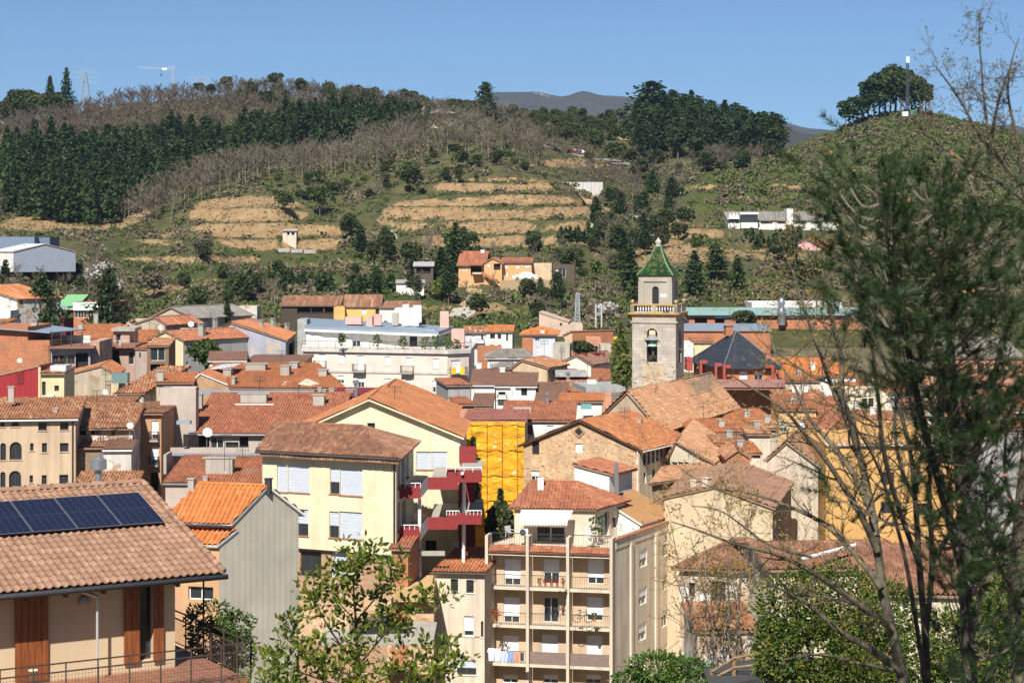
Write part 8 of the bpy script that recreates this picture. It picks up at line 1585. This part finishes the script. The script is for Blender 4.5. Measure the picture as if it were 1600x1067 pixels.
for k in range(130):
    px = NR.uniform(520, 1010); py = NR.uniform(380, 505); h = groundhit(px, py)
    if h and free(px, py, h.y, 0): put('hillside_tree', [OAK[0], OAK[1], CON[3], BARE[0], BARE[1], BARE[2]][NR.randint(6)], h, NR.uniform(.3, .6), 'small tree behind the town, ' + ('above the yellow house' if px < 680 else 'round the apricot villa' if px < 850 else 'left of the bell tower') + (' high on the bank' if py < 440 else ' low by the roofs'), 'tree', 'small trees behind the town')
for k in range(95):
    px = NR.uniform(0, 440); py = NR.uniform(408, 505); h = groundhit(px, py)
    if h and free(px, py, h.y, 0): put('hillside_tree', [OAK[0], OAK[1], BARE[3], BARE[0], BARE[1], BARE[2]][NR.randint(6)], h, NR.uniform(.35, .7), 'small tree on the left bank, ' + ('below the warehouses' if px < 130 else 'by the blossom trees' if px < 270 else 'below the grassy terraces') + (' higher up' if py < 455 else ' near the roofs'), 'tree', 'small trees on the left bank')
for (nm, band, n, lo_, hi_, kinds, lab, words, gr) in (
    ('valley_tree', [(925, 470, 560), (960, 480, 640), (1010, 500, 660), (1070, 540, 640)], 70, .35, .75, [OAK[0], OAK[1], BARE[0], BARE[1], BARE[2], CON[3]], 'tree in the wooded gully behind the spire, ', ('beside the sandy track', 'above the spire', 'toward the white building'), 'trees of the gully'),
    ('ridge_tree', [(850, 700, 770), (900, 735, 790), (1000, 680, 770), (1210, 680, 712)], 80, .45, .9, [OAK[0], OAK[1], OAK[2], BARE[0], BARE[3], BARE[4]], 'tree on the slope by the far road, ', ('left of the cars', 'right of the cars', 'under the dark pines'), 'trees by the far road'),
    ('spur_tree', [(430, 600, 628), (560, 598, 640), (700, 600, 645), (850, 610, 660)], 75, .25, .55, [OAK[0], OAK[1], OAK[2], BARE[1], BARE[4]], 'low tree on the spur flank, ', ('above the earth knoll', 'beside the round evergreen', 'above the earth terraces'), 'low trees of the spur flank')):
    for p in band_pts(band, n, 2.6): put(nm, kinds[NR.randint(len(kinds))], p, NR.uniform(lo_, hi_), lab + zone(p, 0, 3, words, (band[0][0], band[-1][0]), band), 'tree', gr, sq_=1.15)
# trees standing in the town, with trunk and crown apart
def town_tree(name, label, px, yt, yb, d, w, kind, leaf, n=1500, size=.3):
    b = P(px, yb, d); h = (yb - yt) * d / F; r = w * d / F / 2; root = empty(name, b, label, 'tree'); mb = MB(); mb.tube([b - Vector((0, 0, .5)), b + Vector((.05, 0, h * .4)), b + Vector((0, .05, h * .85))], [r * .1 + .06, r * .07 + .04, .02], 8); mb.build('trunk', BARK, root)
    if kind == 'cone': me = conifer_mesh(h, r, .04, n, size, .22)
    elif kind == 'column':
        t = NR.uniform(0.02, 1, n); rr = r * np.sqrt(NR.uniform(.15, 1, n)) * np.sin(np.clip(t * 1.1 + .12, 0, 1) * math.pi) ** .5; a = NR.uniform(0, 6.28, n); me = nmesh('crown', [(cards(np.stack([rr * np.cos(a), rr * np.sin(a), t * h], 1), NR.uniform(.5, 1.1, n) * size, -.6, 1.5), 0)], [leaf])
    else: me = round_mesh(h, r, n, size, .12, leaf, 11)
    me.materials[-1] = leaf; o = bpy.data.objects.new('crown', me); COL.objects.link(o); o.parent = root
town_tree('conifer', 'big dark conifer behind the sheet-roofed brick house', 66, 428, 522, 305, 80, 'cone', PINEL, 1900, .42); town_tree('conifer', 'big dark conifer covering the end of the white sign', 168, 424, 532, 308, 84, 'cone', PINEL, 1900, .42); town_tree('magnolia', 'glossy green tree beside the cream gable house', 322, 526, 590, 255, 56, 'round', leafmat('glossy_leaves', [(.03, .06, .015), (.06, .10, .025), (.10, .14, .04)]), 1500, .32)
town_tree('cypress', 'slim dark cypress behind the orange roofs', 355, 465, 508, 330, 9, 'column', PINEL, 500, .3); town_tree('poplar', 'ivy-green poplar standing left of the bell tower', 970, 505, 612, 236, 36, 'column', SPRG, 850, .3); town_tree('round_tree', 'dark round tree among the back roofs', 913, 535, 562, 300, 40, 'round', OAKL, 1100, .34); town_tree('courtyard_tree', 'thin green tree before the yellow netting', 740, 684, 790, 176, 24, 'column', OAKL, 300, .24)
town_tree('hedge_tree', 'green shrubs under the maroon balconies', 782, 766, 850, 168, 48, 'column', OAKL, 1100, .24); town_tree('hall_tree', 'green bush in front of the green-roofed hall', cx('k1', 690), cy('k1', 320), cy('k1', 450), 340, 44, 'round', OAKL, 900, .4); town_tree('edge_tree', 'dark conifer low on the left edge under the warehouse', 8, 408, 500, 400, 40, 'cone', PINEL, 900, .5)
# ------------------------------------------------------------------ foreground trees
def tri_tube(mb, pts, rs, n=6): mb.tube(pts, rs, n, 0, False)
LICH = bpy.data.materials.new('lichened_bark'); LICH.use_nodes = True; n_ = LICH.node_tree; b_ = n_.nodes['Principled BSDF']; t_ = _noise(n_, 5, 6, .7); r_ = _ramp(n_, t_.outputs['Fac'], [(.35, (.045, .036, .026)), (.5, (.12, .10, .07)), (.62, (.17, .15, .085)), (.72, (.30, .23, .035))]); n_.links.new(r_.outputs[0], b_.inputs['Base Color']); b_.inputs['Roughness'].default_value = .95; _bump(n_, b_, t_.outputs['Fac'], .6, .02)
DKB = plain('pine_bark', (.06, .048, .038), .95, var=.35, scale=6)
BUD = leafmat('buds', [(.30, .17, .04), (.24, .20, .05), (.40, .26, .07)], .7, .3)
def smooth_line(pts, sub=5):
    out = []
    for i in range(len(pts) - 1):
        p = [pts[max(i - 1, 0)], pts[i], pts[i + 1], pts[min(i + 2, len(pts) - 1)]]
        for k in range(sub): t = k / sub; out.append(Vector([_cat(p[0][a], p[1][a], p[2][a], p[3][a], t) for a in range(3)]))
    out.append(pts[-1]); return out
def wander(p, d, L, n, jit, rr, up=.1):
    out = [p.copy()]; v = d.normalized()
    for k in range(n): v = (v + Vector((rr.gauss(0, jit), rr.gauss(0, jit), rr.gauss(0, jit) + up))).normalized(); p = p + v * (L / n); out.append(p.copy())
    return out
class Tree:
    def __init__(s, name, label, cat='tree', base=(0, 0, 0)): s.root = empty(name, base, label, cat); s.wood = MB(); s.tw = MB(); s.buds = []; s.rr = random.Random(hash(label) % 999 if False else len(label) * 13); s.tips = []
    def limb(s, line, d0, d1, r0, r1, side=0, L=1.0, lev=2, bud=1.0, frm=.15, up=.12):
        """line in frame pixels with distance going d0 -> d1"""
        n = len(line); pts = [P(x, y, d0 + (d1 - d0) * i / (n - 1)) for i, (x, y) in enumerate(line)]; V = smooth_line(pts); m = len(V); s.wood.tube(V, [r0 + (r1 - r0) * i / (m - 1) for i in range(m)], 7, 0, False)
        for k in range(side):
            t = s.rr.uniform(frm, 1); i = min(m - 2, int(t * (m - 1))); d = (V[i + 1] - V[i]).normalized(); sd = Vector((s.rr.gauss(0, 1), s.rr.gauss(0, 1), s.rr.gauss(0, .8) + .2)).normalized(); s.branch(V[i], (d * .55 + sd).normalized(), L * s.rr.uniform(.5, 1.2), max(.004, (r0 + (r1 - r0) * t) * .42), lev, bud, up)
        return V
    def branch(s, p, d, L, r, lev, bud, up):
        V = wander(p, d, L, 6, .2, s.rr, up * .3); s.tw.tube(V, [r * (1 - .75 * i / 6) for i in range(7)], 4 if r > .008 else 3, 0, False); s.tips.append(V[-1])
        if lev > 0:
            for k in range(s.rr.randint(3, 5)): i = s.rr.randint(1, 5); sd = Vector((s.rr.gauss(0, 1), s.rr.gauss(0, 1), s.rr.gauss(0, 1) + .2)).normalized(); s.branch(V[i], ((V[i + 1] - V[i]).normalized() * .8 + sd).normalized(), L * s.rr.uniform(.35, .6), r * .55, lev - 1, bud, up)
        else:
            for i in range(2, 7):
                if s.rr.random() < bud: s.buds.append(V[i] + Vector((s.rr.gauss(0, .006), s.rr.gauss(0, .006), .008)))
    def done(s, bark, twig, budmat=BUD, bs=.012):
        s.wood.build('trunk', bark, s.root, True); s.tw.build('branches', twig, s.root)
        if s.buds: C = np.array([tuple(b) for b in s.buds]) - np.array(org(s.root)); me = nmesh('buds', [(cards(C, np.full(len(C), bs), 0, 1.4), 0)], [budmat]); o = bpy.data.objects.new('buds', me); COL.objects.link(o); o.parent = s.root; o['kind'] = 'stuff'
TWD_ = plain('twig_grey_brown', (.11, .09, .062), .95, var=.3, scale=6)
t1 = Tree('bare_alder', 'lichen-covered bare tree with forked trunk left of the pine', base=P(1415, 1160, 27))
t1.limb([(1425, 1120), (1408, 1050), (1392, 980), (1378, 920), (1371, 860), (1362, 800), (1350, 740), (1338, 695), (1318, 645), (1298, 600), (1284, 560), (1266, 510), (1252, 470), (1238, 420)], 27, 28, .085, .012, 16, 1.3, 2, .8, .35)
t1.limb([(1338, 695), (1330, 655), (1312, 615), (1316, 570), (1306, 520), (1292, 470), (1272, 430), (1262, 390)], 27.4, 26.6, .055, .008, 12, 1.1, 2, .9)
t1.limb([(1371, 860), (1348, 810), (1318, 760), (1288, 715), (1255, 675), (1225, 640), (1180, 610), (1140, 585)], 27.2, 26, .05, .007, 14, 1.2, 2, .8)
t1.limb([(1362, 800), (1330, 735), (1296, 690), (1262, 650), (1240, 600), (1215, 560), (1196, 500)], 27, 28.5, .045, .006, 11, 1.1, 2, .9)
t1.limb([(1392, 980), (1350, 950), (1300, 915), (1262, 890), (1210, 865), (1150, 850), (1090, 828), (1050, 815)], 27, 25, .05, .006, 15, 1.2, 2, .8)
t1.limb([(1408, 1050), (1362, 1015), (1310, 985), (1268, 948), (1220, 920), (1178, 908)], 27, 26, .06, .01, 9, 1.0, 2, .6)
t1.limb([(1378, 920), (1340, 870), (1290, 820), (1230, 790), (1170, 770), (1110, 760), (1062, 730)], 27, 29, .045, .005, 15, 1.1, 2, .9); t1.limb([(1268, 870), (1200, 850), (1130, 800), (1080, 790)], 26, 25.5, .02, .005, 8, .9, 2, .9)
t1.limb([(1408, 1050), (1340, 1035), (1280, 1022), (1225, 1030)], 26.6, 25, .03, .01, 3, .7, 1, .4)
t1.done(LICH, TWD_)
t2 = Tree('bare_tree', 'dark multi-stemmed bare tree in front of the ochre building', base=P(1450, 1160, 24))
for ln, r0 in (([(1450, 1130), (1446, 1000), (1436, 880), (1430, 780), (1421, 700), (1400, 620), (1380, 560), (1352, 480), (1330, 420)], .05), ([(1450, 1100), (1420, 900), (1395, 800), (1372, 730), (1345, 680), (1316, 640)], .03), ([(1446, 1000), (1456, 880), (1452, 760), (1462, 680), (1470, 600), (1490, 520), (1500, 440)], .038), ([(1436, 880), (1400, 780), (1380, 700), (1372, 620), (1362, 540), (1340, 460), (1322, 380), (1290, 330)], .035), ([(1456, 880), (1500, 800), (1530, 700), (1560, 620), (1580, 540)], .035), ([(1430, 780), (1408, 730), (1398, 650), (1420, 560), (1424, 470)], .03)):
    t2.limb(ln, 24, 24 + t2.rr.uniform(-1.5, 1.5), r0, .008, 11, 1.0, 2, .25, .3)
t2.done(DKB, plain('twig_dark', (.085, .07, .05), .95, var=.3, scale=6))
t3 = Tree('bare_tree', 'thin grey bare tree reaching into the sky at the right edge', base=P(1620, 1160, 21))
for ln in ([(1640, 420), (1600, 300), (1572, 262), (1548, 220), (1538, 160), (1533, 100), (1530, 55), (1533, 15)], [(1610, 320), (1560, 285), (1520, 262), (1480, 235), (1452, 215), (1436, 205)], [(1572, 262), (1530, 210), (1505, 165), (1478, 125), (1458, 100)], [(1600, 300), (1590, 220), (1575, 150), (1580, 100), (1592, 60)], [(1548, 220), (1560, 160), (1576, 110)], [(1640, 470), (1590, 440), (1545, 420), (1500, 370)]):
    t3.limb(ln, 21, 20.5, .022, .004, 10, .55, 2, .55, .2)
t3.limb([(1600, 1120), (1585, 950), (1592, 820), (1604, 700), (1625, 560), (1640, 420)], 21, 21, .08, .035, 8, .9, 2, .3)
for ln in ([(1600, 950), (1560, 880), (1540, 800), (1550, 720)], [(1592, 820), (1570, 740), (1575, 660), (1590, 600)]): t3.limb(ln, 21, 20, .025, .006, 8, .8, 2, .3)
t3.done(LICH, TWD_, leafmat('buds_grey', [(.12, .10, .05), (.18, .15, .06)]), .009)
# pine: stems, boughs and needle tufts
NEED = leafmat('pine_needles', [(.014, .032, .008), (.028, .055, .014), (.05, .08, .024)], .5, .15, spec=.4); CONE = plain('pine_buds', (.30, .13, .06), .8)
pr = random.Random(21); ptree = Tree('pine_tree', 'large dark pine with tufted needles filling the right side', base=P(1510, 1160, 19))
stems = [ptree.limb([(1520, 1140), (1512, 1000), (1508, 880), (1500, 760), (1492, 640), (1484, 520), (1478, 420), (1474, 330), (1470, 270)], 19, 19.5, .07, .015, 0), ptree.limb([(1508, 900), (1470, 760), (1440, 650), (1418, 540), (1400, 440), (1385, 360), (1372, 300)], 19, 18, .05, .012, 0), ptree.limb([(1500, 780), (1535, 660), (1560, 560), (1572, 470), (1578, 400)], 19, 20, .04, .012, 0)]
spine = [v for s_ in stems for v in s_]
ND = []; BD = []
def tuft(c, d, L=.34, n=100, nl=.095):
    d = d.normalized(); A = []; B = []
    for k in range(n):
        t = pr.uniform(.15, 1); b = c + d * L * t; v = Vector((pr.gauss(0, 1), pr.gauss(0, 1), pr.gauss(0, 1))); v = (v - d * v.dot(d)).normalized() * .8 + d * pr.uniform(.35, 1.1); A.append(tuple(b)); B.append(tuple(b + v.normalized() * nl * pr.uniform(.7, 1.15)))
    ND.append(slivers(np.array(A), np.array(B), np.full(n, .0032)))
poly = [((1340, 300), 46, 34, 12), ((1420, 300), 60, 36, 12), ((1350, 380), 60, 50, 16), ((1425, 390), 60, 50, 18), ((1500, 330), 50, 60, 14), ((1560, 390), 50, 60, 12), ((1490, 430), 70, 50, 22), ((1420, 470), 80, 40, 18), ((1350, 460), 40, 40, 6), ((1500, 520), 80, 50, 22), ((1575, 500), 40, 60, 9), ((1420, 560), 50, 40, 10), ((1470, 610), 70, 40, 20), ((1545, 620), 50, 50, 12), ((1480, 680), 50, 40, 12), ((1530, 720), 50, 50, 13), ((1560, 800), 40, 60, 8), ((1500, 800), 40, 50, 7), ((1520, 890), 50, 50, 7), ((1300, 760), 30, 20, 2), ((1450, 760), 40, 40, 5), ((1390, 620), 30, 30, 3), ((1480, 960), 50, 40, 5), ((1570, 880), 40, 60, 9), ((1588, 980), 30, 60, 7), ((1440, 850), 40, 60, 5), ((1535, 1010), 50, 50, 8), ((1560, 700), 40, 40, 7)]
for (c0, rx, ry, n) in poly:
    for k in range(int(n * 1.15)):
        a = pr.uniform(0, 6.28); q = math.sqrt(pr.random()); px = c0[0] + rx * q * math.cos(a); py = c0[1] + ry * q * math.sin(a); d = 19 + pr.uniform(-2.2, 2.2); c = P(px, py, d); b = min(spine, key=lambda v: (v - c).length + abs(v.z - c.z + .35) * .6); mid = b.lerp(c, .55) + Vector((0, 0, -.12)); ptree.tw.tube(smooth_line([b, mid, c], 3), [.014, .012, .011, .01, .009, .007, .006], 3, 0, False)
        out = (c - b).normalized() + Vector((pr.gauss(0, .35), pr.gauss(0, .35), .45)); tuft(c, out, pr.uniform(.25, .45), 120)
        for j in range(pr.randint(1, 3)): tuft(c + Vector((pr.gauss(0, .16), pr.gauss(0, .16), pr.gauss(0, .12))), out + Vector((pr.gauss(0, .6), pr.gauss(0, .6), pr.gauss(0, .4))), pr.uniform(.2, .35), 100)
        e = c + out.normalized() * .4; BD.append(tuple(e))
for (px, py, n) in ((1402, 478, 4), (1560, 620, 4), (1500, 905, 3), (1590, 430, 3)):
    for k in range(n): c = P(px + pr.uniform(-16, 16), py + pr.uniform(-16, 16), 9.5); tuft(c, Vector((pr.gauss(0, 1), pr.gauss(0, 1), .6)), .16, 90, .07)
ptree.done(DKB, plain('twig_pine', (.16, .13, .10), .95, var=.3, scale=6)); og_ = np.array(org(ptree.root))
o = bpy.data.objects.new('needles', nmesh('needles', [(a - og_, 0) for a in ND], [NEED])); COL.objects.link(o); o.parent = ptree.root; o['kind'] = 'stuff'
o = bpy.data.objects.new('pine_buds', nmesh('pine_buds', [(cards(np.array(BD) - og_, np.full(len(BD), .013), 0, 1.6), 0)], [CONE])); COL.objects.link(o); o.parent = ptree.root; o['kind'] = 'stuff'
# leafy bush in the lower middle
def leaves(C, D, size, mat, name, parent):
    """folded pointed leaves at C along D"""
    C = np.array(C); D = np.array(D); n = len(C); D /= np.linalg.norm(D, axis=1)[:, None]; S_ = np.cross(D, unit(n)); S_ /= np.linalg.norm(S_, axis=1)[:, None] + 1e-9; N_ = np.cross(S_, D); L = size * NR.uniform(.7, 1.2, (n, 1)); w = L * .24
    m1 = C + D * L * .3; m2 = C + D * L * .65; tip = C + D * L - N_ * L * .08
    a = np.stack([C, m1 + S_ * w + N_ * w * .35, m2 + S_ * w * .9 + N_ * w * .3, tip], 1); b = np.stack([C, tip, m2 - S_ * w * .9 + N_ * w * .3, m1 - S_ * w + N_ * w * .35], 1); og2 = np.array(org(parent))
    V = np.concatenate([np.stack([a[:, 0], a[:, 1], a[:, 2], a[:, 3]], 1), b], 0) - og2; me = nmesh(name, [(V, 0)], [mat]); o = bpy.data.objects.new(name, me); COL.objects.link(o); o.parent = parent; o['kind'] = 'stuff'
GLOSS = leafmat('bush_leaves', [(.06, .11, .014), (.12, .19, .022), (.22, .27, .035), (.36, .36, .06)], .36, .35, spec=.4)
bt = Tree('laurel_bush', 'glossy green leafy bush in the lower middle foreground', 'bush', P(556, 1120, 40)); lc = []; ld = []
def cluster(x, y, d, n, r=.13):
    c = P(x, y, d)
    for k in range(n): v = Vector((bt.rr.gauss(0, 1), bt.rr.gauss(0, 1), bt.rr.gauss(0, 1) + .4)).normalized(); lc.append(tuple(c + v * r * bt.rr.uniform(.1, 1.0))); ld.append(tuple(v + Vector((0, 0, .25))))
for ln, r0 in (([(556, 1120), (560, 1040), (556, 970), (552, 910), (553, 855)], .05), ([(560, 1040), (520, 990), (492, 940), (475, 915)], .025), ([(556, 970), (520, 930), (505, 905)], .015), ([(556, 970), (590, 930), (612, 900), (618, 880)], .02), ([(560, 1040), (610, 980), (645, 945), (690, 935)], .022), ([(556, 1060), (500, 1030), (450, 1000), (452, 975)], .025), ([(556, 1080), (470, 1050), (410, 1030)], .025), ([(558, 1080), (620, 1050), (665, 1020), (690, 1000)], .022), ([(558, 1100), (650, 1070), (700, 1050), (712, 1025)], .02), ([(540, 1090), (470, 1070), (400, 1065)], .02), ([(556, 1000), (585, 970), (640, 985)], .015), ([(552, 910), (572, 880), (580, 865)], .012), ([(552, 910), (535, 885), (524, 880)], .012)):
    d0 = 40 + bt.rr.uniform(-.6, .6); V = bt.limb(ln, d0, d0 + bt.rr.uniform(-.8, .8), r0, .006)
    for i, v in enumerate(V):
        t = i / (len(V) - 1)
        if t > .2:
            px = 800 + v.x * F / v.y; py = YH + (CZ - v.z) * F / v.y; cluster(px + bt.rr.gauss(0, 3 + 8 * t), py + bt.rr.gauss(0, 3 + 7 * t), v.y + bt.rr.gauss(0, .12), bt.rr.randint(7, 12), .16); cluster(px + bt.rr.gauss(0, 12), py + bt.rr.gauss(0, 10), v.y + bt.rr.gauss(0, .25), bt.rr.randint(6, 10), .18)
for k in range(62): x = bt.rr.gauss(505, 62); y = bt.rr.uniform(1002, 1075) + abs(x - 505) * .25; cluster(x, y, 39 + bt.rr.uniform(0, 1.5), 9, .17)
for k in range(24): cluster(bt.rr.gauss(590, 60), bt.rr.uniform(990, 1075), 39.6 + bt.rr.uniform(0, 1.2), 8, .17)
bt.done(DKB, TWD_); leaves(lc, ld, .145, GLOSS, 'crown', bt.root)
# evergreen mass, hedges and shrubs along the bottom right
def evergreen(name, label, blobs, n, size, mat, d):
    c0 = P(blobs[0][0], 1090, d); root = empty(name, c0, label, 'shrub'); C = []; D = []; w = np.array([b[2] * b[3] for b in blobs], float); w /= w.sum(); mb = MB()
    for k in range(n):
        x, y, rx, ry, dd = blobs[NR.choice(len(blobs), p=w)]; v = unit(1)[0]
        if v[1] > .35: v[1] = -v[1]
        c = np.array(P(x, y, dd)); s_ = dd / F; q = NR.uniform(.72, 1.05) + .12 * mnoise.noise((v[0] * 3 + x, v[2] * 3, v[1] * 3)) * 3; C.append(c + v * np.array([rx * s_, min(rx, ry) * s_, ry * s_]) * q); D.append(v + NR.normal(0, .6, 3) + np.array([0, 0, -.1]))
    for (x, y, rx, ry, dd) in blobs[:4]: b = P(x, y, dd); mb.tube([Vector((b.x, b.y, ground(b.x, b.y) - .5)), b], [.15, .05], 6)
    mb.build('trunk', BARK, root); leaves(C, D, size, mat, 'crown', root)
EVG = leafmat('evergreen_shrub', [(.022, .052, .008), (.045, .092, .014), (.09, .13, .02), (.22, .19, .03)], .5, .2, spec=.25)
evergreen('evergreen_tree', 'broad glossy evergreen mass behind the lichened trunk', [(1240, 950, 62, 60, 90), (1300, 940, 70, 60, 91), (1270, 1010, 80, 60, 89), (1350, 1000, 60, 70, 90), (1210, 1020, 35, 50, 89), (1385, 960, 45, 55, 92), (1330, 1060, 90, 40, 88)], 17000, .21, EVG, 90)
evergreen('evergreen_tree', 'dark green evergreen at the lower right edge', [(1540, 1000, 60, 70, 88), (1590, 960, 50, 90, 90), (1480, 1010, 40, 60, 90), (1440, 1030, 40, 40, 88)], 11000, .21, EVG, 88)
evergreen('shrub', 'bright green shrub at the foot of the apartment block', [(1030, 1045, 48, 26, 104), (1075, 1055, 40, 26, 103), (985, 1062, 26, 16, 104)], 2600, .24, leafmat('shrub_green', [(.03, .07, .01), (.06, .12, .02), (.10, .16, .03)], .5, .25), 104)
evergreen('shrub', 'green garden shrub beside the foreground deck', [(330, 962, 38, 24, 66), (365, 980, 30, 22, 66), (335, 1000, 42, 30, 65), (370, 1015, 30, 30, 65)], 3000, .14, leafmat('shrub_green', [(.05, .1, .02)]), 66)
b1 = Tree('budding_tree', 'budding yellow-brown shrub tree right of the apartment block', base=P(1110, 1090, 112))
for k in range(15):
    x0 = 1085 + k * 7 + NR.uniform(-6, 6); x1 = x0 + NR.uniform(-70, 55); yt = NR.uniform(810, 930); b1.limb([(x0, 1080), ((x0 * 2 + x1) / 3 + NR.uniform(-8, 8), 1080 - (1080 - yt) * .4), ((x0 + x1 * 2) / 3, 1080 - (1080 - yt) * .75), (x1, yt)], 112, 112 + NR.uniform(-3, 3), .07, .015, 9, 2.0, 1, .9, .25)
b1.done(BARKG, TWD_, leafmat('buds_yellow', [(.25, .18, .04), (.32, .25, .06), (.2, .15, .06)]), .055)
# path with wooden fence at the bottom
strip_ = MB(); pl = [P(1110, 1075, 93), P(1180, 1060, 95), P(1290, 1055, 97), P(1420, 1060, 97)]
for a, b in zip(pl, pl[1:]): strip_.face([a, b, b + Vector((0, 3.5, .15)), a + Vector((0, 3.5, .15))]); strip_.face([a - Vector((0, 0, .6)), b - Vector((0, 0, .6)), b, a])
o = strip_.build('path', plain('asphalt_dark', (.06, .06, .06), .9)); tag(o, 'dark asphalt path along the bottom right', None, None, 'structure')
fr_ = empty('wooden_fence', P(1150, 1060, 96), 'weathered wooden post-and-rail fence along the asphalt path', 'fence'); FW = plain('fence_wood', (.26, .17, .09), .85, var=.25); tops = []
for (x, yt, yb) in ((1112, 1045, 1075), (1147, 1023, 1062), (1190, 1014, 1060), (1232, 1012, 1058), (1290, 1020, 1056)): mb = MB(); a = P(x, yb + 6, 95.5); b = P(x, yt, 95.5); mb.tube([a, b], .1, 8); mb.build('post', FW, fr_); tops.append((x, yt, yb))
for (a, b) in zip(tops, tops[1:]):
    for f_ in (.12, .5): mb = MB(); mb.tube([P(a[0], a[1] + (a[2] - a[1]) * f_, 95.4), P(b[0], b[1] + (b[2] - b[1]) * f_, 95.4)], .055, 8); mb.build('rail', FW, fr_)
# ------------------------------------------------------------------ air between here and the far ridges
hz = MB(); hz.obox((-6500, -40, -60), (13000, 0, 0), (0, 8400, 0), (0, 0, 760)); o = hz.build('haze', bpy.data.materials.new('haze')); tag(o, 'thin blue haze filling the valley air', None, None, 'stuff')
hm = o.data.materials[0]; hm.use_nodes = True; n_ = hm.node_tree; n_.nodes.remove(n_.nodes['Principled BSDF']); pv = n_.nodes.new('ShaderNodeVolumePrincipled'); pv.inputs['Color'].default_value = (.5, .75, 1, 1); pv.inputs['Density'].default_value = .000045; pv.inputs['Anisotropy'].default_value = 0.0; n_.links.new(pv.outputs[0], n_.nodes['Material Output'].inputs['Volume'])
